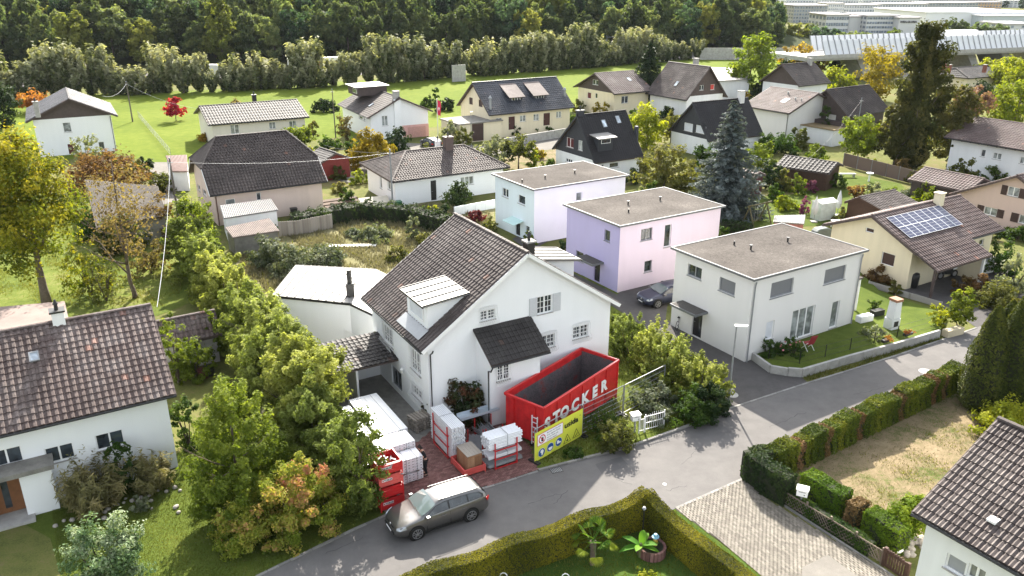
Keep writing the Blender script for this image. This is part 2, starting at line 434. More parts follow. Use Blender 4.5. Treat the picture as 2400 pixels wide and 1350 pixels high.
def door(par,F,u0,u1,z0,z1,mat,depth=.12,glass=None,label=None,handle=True,grooves=0,name='door'):
    mb=MB(); mb.box(u0+.02,depth-.02,z0,u1-.02,depth+.04,z1-.02,F)
    for i in range(grooves):
        zz=z0+(z1-z0)*(i+1)/(grooves+1); mb.box(u0+.03,depth-.034,zz-.03,u1-.03,depth-.021,zz+.03,F)
    d=part(name,mb,mat,par,label)
    if glass:
        g=MB(); a,b=glass; g.box(u0+(u1-u0)*a,depth-.03,z0+.25,u0+(u1-u0)*b,depth-.022,z1-.3,F); part('pane',g,GLASS,d)
    if handle:
        h=MB(); h.box(u0+.1,depth-.09,z0+1.0,u0+.24,depth-.06,z0+1.03,F); h.box(u0+.1,depth-.09,z0+1.0,u0+.13,depth-.02,z0+1.03,F); part('handle',h,GREYM,d)
    return d
FACES={}
class House:
    def __init__(s,name,label,x,y,yaw,L,W,cat='house',group=None):
        s.t=thing(name,label,cat,(x,y,0),R(yaw),group); s.L=L;s.W=W;s.yaw=R(yaw)
        s.M=T(x,y,0)@Rz(R(yaw)); s.ops={k:[] for k in'SENW'}; s.wq=[]
    def foot(s,x0,x1,y0,y1): s.x0,s.x1,s.y0,s.y1=x0,x1,y0,y1
    def F(s,f,off=0):
        p={'S':(s.x0,s.y0-off,0),'E':(s.x1+off,s.y0,90),'N':(s.x1,s.y1+off,180),'W':(s.x0-off,s.y1,270)}[f]
        return T(p[0],p[1],0)@Rz(R(p[2]))
    def Lf(s,f): return (s.x1-s.x0) if f in'SN' else (s.y1-s.y0)
    def px(s,f,X,Y,off=0):
        Mi=(s.M@s.F(f,off)).inverted(); o=Mi@Vector((0,0,CH)); d=Mi.to_3x3()@ray(X,Y)
        t=-o.y/d.y; p=o+d*t; return p.x,p.z
    def local(s,X,Y,z):
        """house coordinates of a photo point at height z"""
        p=s.M.inverted()@U(X,Y,z); return p.x,p.y
    def hole(s,f,q,**k):
        """q: photo pixels of the top-left and bottom-right corners of the opening"""
        a=s.px(f,q[0],q[1]); b=s.px(f,q[2],q[3])
        u0,u1=min(a[0],b[0]),max(a[0],b[0]); z0,z1=min(a[1],b[1]),max(a[1],b[1])
        if k.pop('floor',False): z0=.06
        hh=k.pop('h',None)
        if hh: z1=z0+hh
        u0=max(.1,u0);u1=min(s.Lf(f)-.1,u1)
        if u1-u0<.15 or z1-z0<.15: return
        s.ops[f].append((u0,u1,z0,z1)); s.wq.append((f,u0,u1,z0,z1,k))
    def rz(s,y): return s.z_at(y)
    def build_walls(s,mat,mat2=None,cz=None,cfaces='WE',z0=-.6,depth=.14,flat=None):
        mb=MB()
        for f in'SENW':
            mb2=MB() if mat2 else None
            Lu=s.Lf(f)
            if flat is not None: tops=[(0,flat),(Lu,flat)]
            elif f=='S': z=s.z_at(s.y0)-.1; tops=[(0,z),(Lu,z)]
            elif f=='N': z=s.z_at(s.y1)-.1; tops=[(0,z),(Lu,z)]
            else:
                ks=[s.y0,s.ro,s.y1]; 
                if s.hip:   # truncated by the hip
                    zz=min(s.z_at(s.y0),s.z_at(s.y1))-.1
                    hz=s.hipz-.1 if s.hipz else zz
                    if s.hipz:
                        ya=-s.W/2+(s.ro+s.W/2)*(hz+.1-s.ze0)/(s.zr-s.ze0); yb=s.W/2-(s.W/2-s.ro)*(hz+.1-s.ze1)/(s.zr-s.ze1)
                        ks=[s.y0,ya,yb,s.y1]
                        tt=[(k,s.z_at(k)-.1) for k in ks]
                    else: tt=[(s.y0,zz),(s.y1,zz)]
                else: tt=[(k,s.z_at(k)-.1) for k in ks]
                tops=[(k-s.y0,z) for k,z in tt] if f=='E' else [(s.y1-k,z) for k,z in reversed(tt)]
            wall_face(mb,mb2,s.F(f),Lu,z0,tops,s.ops[f],cz if (mat2 and f in cfaces) else None,depth)
            if mb2 and mb2.f: part('gable_cladding',mb2,mat2,s.t)
        part('wall',mb,mat,s.t)
        for f,u0,u1,a,b,k in s.wq:
            k=dict(k); t=k.pop('t','w')
            if t=='w': window(s.t,s.F(f),u0,u1,a,b,depth=depth-.03,**k)
            elif t=='d': door(s.t,s.F(f),u0,u1,a,b,depth=depth-.04,**k)
    def gable(s,ze0,ze1,zr,ro=0,og=.5,oe=.6,roofm=None,tw=.3,tl=.35,kind='S',single=0,hl=0,hipz=None,soff=None,seed=1,edge=None,gutter=True,capsingle=False,ns=1.0):
        """roof planes over L x W; hl: hip run at each ridge end; hipz: height where the hips stop (half hip)"""
        s.ze0,s.ze1,s.zr,s.ro,s.hip,s.hipz=ze0,ze1,zr,ro,hl>0,hipz
        s.foot(-s.L/2+og,s.L/2-og,-s.W/2+oe,s.W/2-oe)
        def z_at(y):
            return ze0+(zr-ze0)*(y+s.W/2)/(ro+s.W/2) if y<ro else ze1+(zr-ze1)*(s.W/2-y)/(s.W/2-ro)
        s.z_at=z_at
        L,W=s.L,s.W; xr=L/2-hl; t=Vector((0,0,-.14))
        soff=soff or BROWNW; edge=edge or BROWNW
        mb=MB()
        # clip heights of the long planes at half hips
        def longplane(sy):
            ye=sy*W/2; ze=ze0 if sy<0 else ze1
            if hl and hipz is not None:
                f=(hipz-ze)/(zr-ze); yk=ye+(ro-ye)*f
                return [(-L/2,ye,ze),(L/2,ye,ze),(L/2,yk,hipz),(xr,ro,zr),(-xr,ro,zr),(-L/2,yk,hipz)]
            return [(-L/2,ye,ze),(L/2,ye,ze),(xr,ro,zr),(-xr,ro,zr)]
        for sy in(-1,1):
            p=longplane(sy); mb.slab(p if sy<0 else p[::-1],t)
        if hl:
            for sx in(-1,1):
                if hipz is None: p=[(sx*L/2,-W/2,ze0),(sx*L/2,W/2,ze1),(sx*xr,ro,zr)]
                else:
                    f0=(hipz-ze0)/(zr-ze0);f1=(hipz-ze1)/(zr-ze1)
                    p=[(sx*L/2,-W/2+(ro+W/2)*f0,hipz),(sx*L/2,W/2-(W/2-ro)*f1,hipz),(sx*xr,ro,zr)]
                mb.slab(p if sx>0 else p[::-1],t)
        part('roof',mb,soff,s.t)
        if roofm:
            # tiles on each plane
            for sy in(-1,1):
                ze=ze0 if sy<0 else ze1; ye=sy*W/2; run=abs(ro-ye); V=math.hypot(run,zr-ze)
                v=Vector((0,(ro-ye),(zr-ze)))
                sg=single if sy==(-1 if ns>0 else 1) else 0
                if hl and hipz is not None:
                    f=(hipz-ze)/(zr-ze)
                    tiles(s.t,s.M,(-L/2,ye,ze),(1,0,0),v,L,V*f,0,L,tw,tl,roofm,kind,sg,seed+sy)
                    tiles(s.t,s.M,(-L/2,ye+(ro-ye)*f,hipz),(1,0,0),v,L,V*(1-f),hl,L-hl,tw,tl,roofm,kind,0,seed+3+sy)
                else: tiles(s.t,s.M,(-L/2,ye,ze),(1,0,0),v,L,V,hl,L-hl,tw,tl,roofm,kind,sg,seed+sy)
            if hl:
                for sx in(-1,1):
                    if hipz is None: a=(sx*L/2,-W/2,ze0);b=(sx*L/2,W/2,ze1);zb=(ze0+ze1)/2
                    else: a=(sx*L/2,-W/2+(ro+W/2)*(hipz-ze0)/(zr-ze0),hipz);b=(sx*L/2,W/2-(W/2-ro)*(hipz-ze1)/(zr-ze1),hipz);zb=hipz
                    a=Vector(a);b=Vector(b);r=Vector((sx*xr,ro,zr)); u=(b-a); Lb=u.length; v=(r-(a+b)/2); 
                    tt=(r-a).dot(u)/Lb; foot=a+u.normalized()*tt; v=r-foot
                    tiles(s.t,s.M,a,u,v,Lb,v.length,tt,tt+.01,tw,tl,roofm,kind,0,seed+9+sx)
                    z3=Vector((0,0,.05)); ridge_caps(s.t,a+z3,r+z3,roofm); ridge_caps(s.t,b+z3,r+z3,roofm)
            ridge_caps(s.t,(-xr,ro,zr+.05),(xr,ro,zr+.05),roofm,single=capsingle)
        # verge boards and gutters
        if not hl or hipz is not None:
            for sx in(-1,1):
                for sy in(-1,1):
                    mb=MB(); ye=sy*W/2; ze=ze0 if sy<0 else ze1
                    f=1 if not hl else (hipz-ze)/(zr-ze)
                    a=Vector((sx*(L/2+.015),ye,ze-.07)); b=Vector((sx*(L/2+.015),ye+(ro-ye)*f,ze+(zr-ze)*f-.07))
                    mb.bar(a,b,.03,.2); part('verge_board',mb,edge,s.t)
        if gutter:
            for sy in(-1,1):
                ye=sy*W/2;ze=ze0 if sy<0 else ze1
                g=MB(); g.tube([(-L/2,ye+sy*.06,ze-.05),(L/2,ye+sy*.06,ze-.05)],.065,6); part('gutter',g,DARKM if gutter is True else gutter,s.t)
        return s
    def pipe(s,f,end,z1,mat=None,off=.45):
        """downpipe at one end of a face, swan neck under the eaves"""
        Fm=s.F(f); u=.12 if end==0 else s.Lf(f)-.12
        m=MB(); m.tube([Fm@Vector((u,-off,z1)),Fm@Vector((u,-off*.8,z1-.15)),Fm@Vector((u,-.09,z1-.35)),Fm@Vector((u,-.09,0))],.045,6)
        part('downpipe',m,mat or DARKM,s.t)
def chimney(par,x,y,z0,z1,w=.6,d=.6,mat=None,cap=None,pot=True,potm=None):
    mb=MB(); mb.box(x-w/2,y-d/2,z0,x+w/2,y+d/2,z1); c=part('chimney',mb,mat or PALE,par)
    m=MB(); m.box(x-w/2-.07,y-d/2-.07,z1+.002,x+w/2+.07,y+d/2+.07,z1+.09); part('cap',m,cap or CONC,c)
    if pot:
        m=MB(); m.tube([(x,y,z1+.09),(x,y,z1+.35),(x,y,z1+.38),(x,y,z1+.5),(x,y,z1+.62)],[.1,.08,.14,.07,.03],8); part('pot',m,potm or DARKM,c)
    return c
def vent(par,x,y,z,h=.35,r=.06,mat=None,capr=.11):
    m=MB(); m.tube([(x,y,z),(x,y,z+h),(x,y,z+h+.01),(x,y,z+h+.06)],[r,r,capr,capr],8); return part('roof_vent',m,mat or DARKM,par)
def skylight(s,x,y,w=.6,l=.9,mat=None):
    """on the near (S) or far plane of a house at x, y"""
    ze=s.ze0 if y<s.ro else s.ze1; ye=-s.W/2 if y<s.ro else s.W/2
    v=Vector((0,s.ro-ye,s.zr-ze)).normalized(); u=Vector((1,0,0)); n=u.cross(v).normalized()
    if n.z<0:n=-n
    o=Vector((x,y,s.z_at(y)))+n*.07
    M=Matrix(((u.x,v.x,n.x,o.x),(u.y,v.y,n.y,o.y),(u.z,v.z,n.z,o.z),(0,0,0,1)))
    m=MB(); m.box(-w/2,-l/2,0,w/2,-l/2+.06,.09,M);m.box(-w/2,l/2-.06,0,w/2,l/2,.09,M);m.box(-w/2,-l/2+.06,0,-w/2+.06,l/2-.06,.09,M);m.box(w/2-.06,-l/2+.06,0,w/2,l/2-.06,.09,M)
    k=part('skylight',m,GREYM,s.t); g=MB(); g.box(-w/2+.05,-l/2+.05,.05,w/2-.05,l/2-.05,.06,M); part('pane',g,mat or SKYG,k)
SKYG=glass_mat('skylight_glass',(.3,.34,.38),.1)
def dormer(s,x0,x1,yf,zt,yb,zb,wallm,roofm=None,wins=(),over=.15,seams=0,side=-1,front_open=None,trim=None,name='dormer',paneM=None):
    """shed dormer: front wall at y=yf, roof from (yf,zt) back to (yb,zb); side -1: faces the S eave"""
    zr=s.z_at(yf); d=MB()
    A=[(x0,yf,zr-.1),(x0,yf,zt),(x0,yb,zb),(x0,yb,zb-.05)]
    for x,sg in((x0,1),(x1,-1)):
        d.slab([(x,yf,zr-.15),(x,yf,zt),(x,yb,zb)],(sg*.1,0,0))
    d.box(x0+.1,min(yf,yf-side*.12),zr-.15,x1-.1,max(yf,yf-side*.12),zt-.0)
    D=part(name,d,wallm,s.t)
    v=Vector((0,yb-yf,zb-zt)).normalized(); f=Vector((0,yf,zt))-v*over*1.6; b=Vector((0,yb,zb))+v*.1
    r=MB(); r.slab([(x0-over,f.y,f.z),(x1+over,f.y,f.z),(x1+over,b.y,b.z),(x0-over,b.y,b.z)][::(1 if side<0 else -1)],(0,0,.09)); 
    rr=part('dormer_roof',r,roofm or ZINC,D)
    if seams:
        q=MB()
        for i in range(seams+1):
            xx=x0-over+.02+(x1-x0+2*over-.04)*i/seams; q.bar((xx,f.y,f.z+.11),(xx,b.y,b.z+.11),.06,.06)
        part('seam',q,DARKM,D)
        q=MB(); q.bar((x0-over-.01,f.y+side*.02,f.z+.04),(x1+over+.01,f.y+side*.02,f.z+.04),.05,.12); part('roof_edge',q,trim or DARKM,D)
    for (u0,u1,z0,z1,lv) in wins:
        m=MB(); yy=yf+side*.012
        y0,y1=min(yy,yy+side*.05),max(yy,yy+side*.05); fw=.05
        for a,bb,c,dd in((u0,u1,z0,z0+fw),(u0,u1,z1-fw,z1),(u0,u0+fw,z0+fw,z1-fw),(u1-fw,u1,z0+fw,z1-fw)): m.box(a,y0,c,bb,y1,dd)
        for i in range(1,lv):
            c=u0+(u1-u0)*i/lv; m.box(c-.03,y0,z0+fw,c+.03,y1,z1-fw)
        w=part('window',m,WPAINT,D); g=MB(); g.box(u0+.04,min(yy,yy+side*.02),z0+.04,u1-.04,max(yy,yy+side*.02),z1-.04)
        # sub-part depth is capped: the pane belongs to the dormer as well
        part('pane',g,paneM or GLASS,D)
        w.parent=D
    return D
# ---------------------------------------------------------------- foliage
def leaf_quads(P,N,size,rng,aspect=1.5,jit=.5):
    """one leaf-sized quad at each point P, roughly facing N"""
    n=len(P)
    N=N+rng.normal(0,jit,(n,3)); N/=np.linalg.norm(N,axis=1)[:,None]+1e-9
    a=rng.normal(0,1,(n,3)); a-= (a*N).sum(1)[:,None]*N; a/=np.linalg.norm(a,axis=1)[:,None]+1e-9
    b=np.cross(N,a)
    s=size*rng.uniform(.6,1.3,(n,1)); a=a*s*aspect/2; b=b*s/2
    bend=N*s*.18
    V=np.stack([P-a+bend*0,P-b*.9-a*.1+bend,P+a,P+b*.9-a*.1+bend],1).reshape(-1,3)
    Q=np.arange(4*n).reshape(n,4)
    return V,Q
def crown_mesh(name,seed,w,h,ncl,per,size,top=.0,rc=.2,inner=.35,shape='round',up=.35,spike=0,rlow=0.0,zc=0.5,lop=0.12,asp=1.5):
    """leaf clumps spread through a crown of width w and height h (base at z=0)"""
    rng=np.random.RandomState(seed)
    d=rng.normal(0,1,(ncl,3)); d/=np.linalg.norm(d,axis=1)[:,None]
    rad=np.where(rng.rand(ncl)<inner,rng.uniform(.25,.75,ncl),rng.uniform(.8,1.0,ncl))
    # lopsided outline
    ph=rng.uniform(0,6.28,4); az=np.arctan2(d[:,1],d[:,0])
    lopf=1+lop*(np.sin(az*2+ph[0])*.6+np.sin(az*3+ph[1]+d[:,2]*2)*.6+np.sin(d[:,2]*5+ph[2])*.6)
    r=rad*lopf
    C=d*r[:,None]
    if shape=='round': C=C*np.array([w/2,w/2,h/2])*.88+np.array([0,0,h*.5])
    elif shape=='dome':
        C[:,2]=np.abs(C[:,2])*1.0; C=C*np.array([w/2,w/2,h])*.9+np.array([0,0,h*.04])
    elif shape=='egg':
        C=C*np.array([w/2,w/2,h/2])*.9; k=(C[:,2]/h+.5); C[:,:2]*=(1.15-.55*k)[:,None]; C[:,2]+=h*.5
    elif shape=='column':
        t=rng.rand(ncl); a=rng.uniform(0,6.28,ncl); rr=(w/2)*rad*lopf*np.clip(np.sin(np.pi*(t*.92+.06))**.5,0,1)
        C=np.stack([np.cos(a)*rr,np.sin(a)*rr,t*h],1)
    elif shape=='cone':
        t=rng.rand(ncl)**1.3; a=rng.uniform(0,6.28,ncl); rr=(w/2)*rad*lopf*(1-t)**.75
        C=np.stack([np.cos(a)*rr,np.sin(a)*rr,t*h*.97],1)
    elif shape=='vase':
        t=rng.rand(ncl)**.8; a=rng.uniform(0,6.28,ncl); rr=(w/2)*rad*lopf*(.25+.75*t)*np.sqrt(np.clip(1-(t-.45)**2*1.6,0,1))
        C=np.stack([np.cos(a)*rr,np.sin(a)*rr,.05*h+t*h*.9],1)
    cen=C.mean(0)
    cl=np.repeat(np.arange(ncl),per); n=len(cl)
    rcl=w*rc*rng.uniform(.6,1.25,ncl)
    q=rng.normal(0,1,(n,3)); q/=np.linalg.norm(q,axis=1)[:,None]; q*=(rng.rand(n,1)**.45)
    out=(C-cen)/np.array([w/2,w/2,h/2]); out/=np.linalg.norm(out,axis=1)[:,None]+1e-6
    ax=out*(.6)+np.array([0,0,up]); ax/=np.linalg.norm(ax,axis=1)[:,None]+1e-6
    off=q*rcl[cl][:,None]
    if spike:   # stretch clumps into shoots
        al=(off*ax[cl]).sum(1)[:,None]; off=off*(1-.45*min(1,spike))+ax[cl]*al*spike*1.5
    off[:,2]*=.8
    P=C[cl]+off
    N=off/(np.linalg.norm(off,axis=1)[:,None]+1e-6)*.6+out[cl]*.4+np.array([0,0,.45])
    keep=P[:,2]>0.02
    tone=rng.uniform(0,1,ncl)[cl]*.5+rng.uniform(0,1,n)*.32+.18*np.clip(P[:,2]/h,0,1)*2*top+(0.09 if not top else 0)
    V,Q=leaf_quads(P[keep],N[keep],size,rng,asp)
    return npmesh(name,V,Q,np.clip(tone[keep],0,1))
def shell_mesh(name,seed,w,h,size,dens=1.3,prof=None,flute=.06):
    """tight foliage skin of a columnar conifer"""
    rng=np.random.RandomState(seed); prof=prof or (lambda t: np.clip(t*6+.55,0,1)*np.clip((1-t)*1.9,0,1)**.62)
    n=int(3.14*w*h*dens/(size*size)); t=rng.rand(n); a=rng.uniform(0,6.283,n); ph=rng.uniform(0,6.28,3)
    lump=1+flute*(np.sin(a*5+ph[0]+t*3)+.8*np.sin(a*3+t*9+ph[1])+.7*np.sin(t*23+a*2+ph[2]))+rng.normal(0,.025,n)
    r=w/2*prof(t)*lump*np.where(rng.rand(n)<.25,rng.uniform(.75,.95,n),1)
    P=np.stack([np.cos(a)*r,np.sin(a)*r,t*h],1); N=np.stack([np.cos(a),np.sin(a),.5+0*a],1)
    V,Q=leaf_quads(P,N,size,rng,1.9,.4); return npmesh(name,V,Q,np.clip(.35+2.2*(lump-1)+rng.normal(0,.15,n)+.15*t,0,1))
def conifer_mesh(name,seed,w,h,levels,size,nb=(9,5),droop=.25,per=26,twig=.22,power=.8):
    """tiers of boughs hung with needle sprays"""
    rng=np.random.RandomState(seed); P=[];N=[];T_=[]
    for i in range(levels):
        t=(i+.5)/levels; z=h*(.04+.95*t); r=(w/2)*(1-t)**power*rng.uniform(.85,1.1)+.02*w
        k=int(nb[0]*(1-t)+nb[1]); a0=rng.uniform(0,6.28)
        for j in range(k):
            a=a0+6.283*j/k+rng.normal(0,.18); rr=r*rng.uniform(.72,1.12); zz=z+rng.normal(0,h*.012)
            m=max(5,int(per*(rr/(w/2))+5)); s=rng.rand(m)**.7
            sx=rng.normal(0,1,m)*twig*rr*.55*(1.15-s)
            x=np.cos(a)*rr*s-np.sin(a)*sx; y=np.sin(a)*rr*s+np.cos(a)*sx
            zz_=zz-droop*rr*s**1.3+.10*rr*s**4-np.abs(rng.normal(0,1,m))*.05*rr
            P.append(np.stack([x,y,zz_],1)); N.append(np.tile([math.cos(a)*.35,math.sin(a)*.35,.9],(m,1)))
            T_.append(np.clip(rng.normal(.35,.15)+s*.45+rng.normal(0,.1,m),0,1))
    P=np.concatenate(P);N=np.concatenate(N);T_=np.concatenate(T_)
    V,Q=leaf_quads(P,N,size,rng,2.0,.35)
    return npmesh(name,V,Q,T_)
def hedge_mesh(name,seed,path,w,h,size,dens,wob=.06,hw=None,ends=True):
    """leafy surface of a clipped hedge along a path of (x,y); hw(s)->height"""
    rng=np.random.RandomState(seed); path=np.array(path,float)
    seg=np.linalg.norm(np.diff(path,axis=0),axis=1); Lt=seg.sum(); cs=np.concatenate([[0],np.cumsum(seg)])
    A=Lt*(w+2*h)+2*w*h; n=int(A*dens)
    s=rng.uniform(0,Lt,n); hh=np.array([hw(x) for x in s]) if hw else np.full(n,h)
    f=rng.rand(n)*(w+2*h)
    ontop=f<w; side=np.where(f<w+h,-1,1)
    lat=np.where(ontop,f-w/2,side*w/2); z=np.where(ontop,hh,rng.rand(n)*hh)
    k=np.clip(np.searchsorted(cs,s,side='right')-1,0,len(seg)-1)
    d=np.diff(path,axis=0)[k]/seg[k][:,None]; nn=np.stack([-d[:,1],d[:,0]],1)
    base=path[k]+d*(s-cs[k])[:,None]
    rough=wob*(np.sin(s*5.1+z*3)+np.sin(s*2.3+1+z*5)*.8)+rng.normal(0,wob*.5,n)
    P=np.stack([base[:,0]+nn[:,0]*(lat+np.where(ontop,0,side*rough)),base[:,1]+nn[:,1]*(lat+np.where(ontop,0,side*rough)),z+np.where(ontop,rough,0)],1)
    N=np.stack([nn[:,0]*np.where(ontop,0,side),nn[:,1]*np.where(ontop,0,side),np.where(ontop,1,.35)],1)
    tone=.45+.25*np.sin(s*1.7+seed)+rng.uniform(-.3,.3,n)
    if ends:
        for q_,sg in((0,-1),(len(seg)-1,1)):
            dd_=np.diff(path,axis=0)[q_]/seg[q_]; pe=path[0] if sg<0 else path[-1]; He=(hw(0 if sg<0 else Lt) if hw else h); m_=int(w*He*dens)
            la=rng.uniform(-w/2,w/2,m_); ze=rng.rand(m_)*He; e_=rng.normal(.0,wob,m_)
            P=np.concatenate([P,np.stack([pe[0]-dd_[1]*la+dd_[0]*sg*e_,pe[1]+dd_[0]*la+dd_[1]*sg*e_,ze],1)]); N=np.concatenate([N,np.tile([dd_[0]*sg,dd_[1]*sg,.3],(m_,1))]); tone=np.concatenate([tone,.45+rng.uniform(-.3,.3,m_)])
    V,Q=leaf_quads(P,N,size,rng,1.4,.45)
    return npmesh(name,V,Q,np.clip(tone,0,1))
def hedge_core(path,w,h,hw=None,step=.3):
    """solid twiggy body under the leaves"""
    path=[Vector((*p,0)) for p in path]; pts=[]
    s=0
    for a,b in zip(path,path[1:]):
        L=(b-a).length; n=max(1,int(L/step)); 
        for i in range(n): pts.append((a+(b-a)*i/n,s+L*i/n))
        s+=L
    pts.append((path[-1],s)); mb=MB(); vs=[]
    for i,(p,ss) in enumerate(pts):
        d=(pts[min(i+1,len(pts)-1)][0]-pts[max(i-1,0)][0]).normalized(); nn=Vector((-d.y,d.x,0)); H=(hw(ss) if hw else h)
        for lat,z in((-w/2,-.05),(-w/2,H*.6),(-w/2*.97,H*.985),(w/2*.97,H*.985),(w/2,H*.6),(w/2,-.05)): vs.append(p+nn*lat+Vector((0,0,z)))
    fs=[(i*6+j,i*6+j+1,i*6+7+j,i*6+6+j) for i in range(len(pts)-1) for j in range(5)]
    fs+=[(5,4,3,2,1,0),tuple((len(pts)-1)*6+j for j in range(6))]
    mb.add(vs,fs); return mb
def limbs(seed,h,w,r,n=6,low=.35,lean=.0,levels=2,base=0):
    """tapered trunk that forks into limbs reaching into the crown"""
    rng=random.Random(seed); mb=MB()
    p=[Vector((0,0,-.1)),Vector((rng.uniform(-.1,.1)*w*.2,0,h*low*.5)),Vector((lean*w+rng.uniform(-.05,.05)*w,rng.uniform(-.05,.05)*w,h*low)),Vector((lean*w*1.3,rng.uniform(-.06,.06)*w,h*.7)),Vector((lean*w*1.4,0,h*.93))]
    mb.tube(p,[r*1.5,r*1.05,r*.85,r*.4,r*.1],8)
    for i in range(n):
        t=rng.uniform(.0,.75); b=p[2].lerp(p[3],t) if t>0 else p[2]; a=6.283*i/n+rng.uniform(-.4,.4)
        L=w*.42*rng.uniform(.75,1.1); up=h*rng.uniform(.12,.34)*(1.1-t*.4)
        e=b+Vector((math.cos(a)*L,math.sin(a)*L,up)); m=b.lerp(e,.5)+Vector((0,0,-up*.12)); rr=r*.45*(1-t*.4)
        mb.tube([b,m,e],[rr,rr*.6,rr*.15],6)
        if levels>1:
            for k in range(3):
                q=m.lerp(e,rng.uniform(0,.8)); aa=a+rng.uniform(-1.1,1.1); l2=L*rng.uniform(.3,.55)
                mb.tube([q,q+Vector((math.cos(aa)*l2*.5,math.sin(aa)*l2*.5,l2*.35)),q+Vector((math.cos(aa)*l2,math.sin(aa)*l2,l2*.75))],[rr*.35,rr*.22,rr*.06],5)
    return mb
def inpoly(P,poly):
    x,y=P[:,0],P[:,1]; c=np.zeros(len(P),bool); n=len(poly)
    for i in range(n):
        x0,y0=poly[i];x1,y1=poly[(i+1)%n]
        k=((y0>y)!=(y1>y)); xx=(x1-x0)*(y-y0)/((y1-y0) if abs(y1-y0)>1e-9 else 1e-9)+x0
        c^=k&(x<xx)
    return c
def grass_mesh(name,seed,poly,dens,size,tall=1.0,clump=None):
    """blades as small upright slivers inside a ground polygon"""
    rng=np.random.RandomState(seed); poly=[(p[0],p[1]) for p in poly]; a=np.array(poly)
    lo_,hi=a.min(0),a.max(0); n=int(np.prod(hi-lo_)*dens); P=rng.uniform(lo_,hi,(n,2)); P=P[inpoly(P,poly)]
    f=np.sin(P[:,0]*.9+2)*np.cos(P[:,1]*1.1)+np.sin(P[:,0]*2.3+P[:,1]*1.7)*.6+rng.normal(0,.5,len(P))
    if clump is not None: k=f>clump; P=P[k]; f=f[k]
    n=len(P); an=rng.uniform(0,6.28,n); s=size*rng.uniform(.5,1.4,n); hgt=s*tall*rng.uniform(.7,1.5,n)
    lean=rng.normal(0,.45,(n,2))*hgt[:,None]
    dx=np.cos(an)*s*.28; dy=np.sin(an)*s*.28; z=np.zeros(n)
    V=np.stack([np.stack([P[:,0]-dx,P[:,1]-dy,z],1),np.stack([P[:,0]+dx,P[:,1]+dy,z],1),np.stack([P[:,0]+lean[:,0],P[:,1]+lean[:,1],hgt],1)],1).reshape(-1,3)
    return npmesh(name,V,np.arange(3*n).reshape(n,3),np.clip(.5+f*.2,0,1))

LM={}
LM['yellow']=leaf_mat('leaves_yellow_top',[(.07,.095,.012),(.15,.17,.018),(.32,.28,.02),(.50,.36,.025)])
LM['hornbeam']=leaf_mat('leaves_hornbeam',[(.042,.066,.014),(.11,.14,.028),(.21,.245,.055),(.37,.40,.12)],.45,tint=(1.2,1.25,.6))
LM['green']=leaf_mat('leaves_green',[(.025,.055,.012),(.05,.09,.018),(.09,.13,.025)])
LM['bright']=leaf_mat('leaves_bright_green',[(.045,.075,.010),(.12,.16,.02),(.27,.31,.05)])
LM['lime']=leaf_mat('leaves_lime',[(.11,.15,.012),(.22,.25,.02),(.38,.38,.035)])
LM['dark']=leaf_mat('leaves_dark_green',[(.012,.026,.010),(.025,.045,.015),(.045,.07,.022)],.3)
LM['forest']=leaf_mat('leaves_forest',[(.035,.058,.027),(.07,.10,.042),(.125,.15,.055),(.19,.20,.07)],.5,vr=(1.5,.55),tint=(1.2,1.3,.75))
LM['forest2']=leaf_mat('leaves_forest_dark',[(.025,.048,.027),(.045,.078,.04),(.085,.12,.055)],.45,vr=(1.4,.6),tint=(1.1,1.3,.8))
LM['forest3']=leaf_mat('leaves_forest_yellow',[(.08,.10,.025),(.15,.17,.036),(.24,.24,.055)],.5,vr=(1.3,.7),tint=(1.2,1.25,.7))
LM['silver']=leaf_mat('leaves_silvery',[(.07,.09,.045),(.17,.19,.11),(.34,.35,.25)],.35)
LM['olive']=leaf_mat('leaves_olive',[(.05,.06,.018),(.10,.11,.03),(.17,.16,.05)])
LM['brown']=leaf_mat('leaves_brown',[(.07,.045,.02),(.14,.085,.035),(.22,.15,.06)])
LM['gold']=leaf_mat('leaves_golden',[(.13,.10,.015),(.26,.19,.02),(.42,.30,.03)])
LM['orange']=leaf_mat('leaves_orange',[(.20,.07,.02),(.34,.13,.035),(.42,.22,.06)])
LM['red']=leaf_mat('leaves_red',[(.18,.008,.012),(.34,.02,.025),(.45,.05,.05)],.4)
LM['darkred']=leaf_mat('leaves_dark_red',[(.05,.01,.01),(.12,.02,.02),(.2,.04,.04)],.3)
LM['pink']=leaf_mat('leaves_pinkish_brown',[(.12,.07,.055),(.2,.12,.10),(.28,.19,.15)])
LM['purple']=leaf_mat('leaves_purple',[(.08,.02,.05),(.18,.05,.11),(.3,.12,.2)],.3)
LM['blue']=leaf_mat('needles_blue',[(.035,.05,.05),(.07,.09,.09),(.14,.17,.17)],.2)
LM['needle']=leaf_mat('needles_dark',[(.012,.025,.010),(.025,.045,.018),(.05,.07,.025)],.2)
LM['thuja']=leaf_mat('thuja_sprays',[(.035,.055,.008),(.08,.105,.012),(.17,.185,.02)],.3,vr=(1.1,.9))
LM['thujab']=leaf_mat('thuja_bright',[(.05,.09,.008),(.10,.16,.010),(.20,.25,.018)],.3)
LM['deadt']=leaf_mat('thuja_dead',[(.09,.055,.02),(.17,.10,.045),(.25,.155,.08)],.2)
LM['clip']=leaf_mat('clipped_yew_leaves',[(.055,.062,.010),(.14,.13,.014),(.28,.235,.022)],.15,.03,.8)
LM['bramble']=leaf_mat('bramble_leaves',[(.03,.05,.02),(.11,.13,.075),(.34,.35,.28)],.25)
LM['autumn']=leaf_mat('leaves_autumn_mix',[(.06,.10,.012),(.13,.18,.02),(.21,.25,.04),(.32,.31,.06),(.42,.25,.11),(.42,.15,.12)])
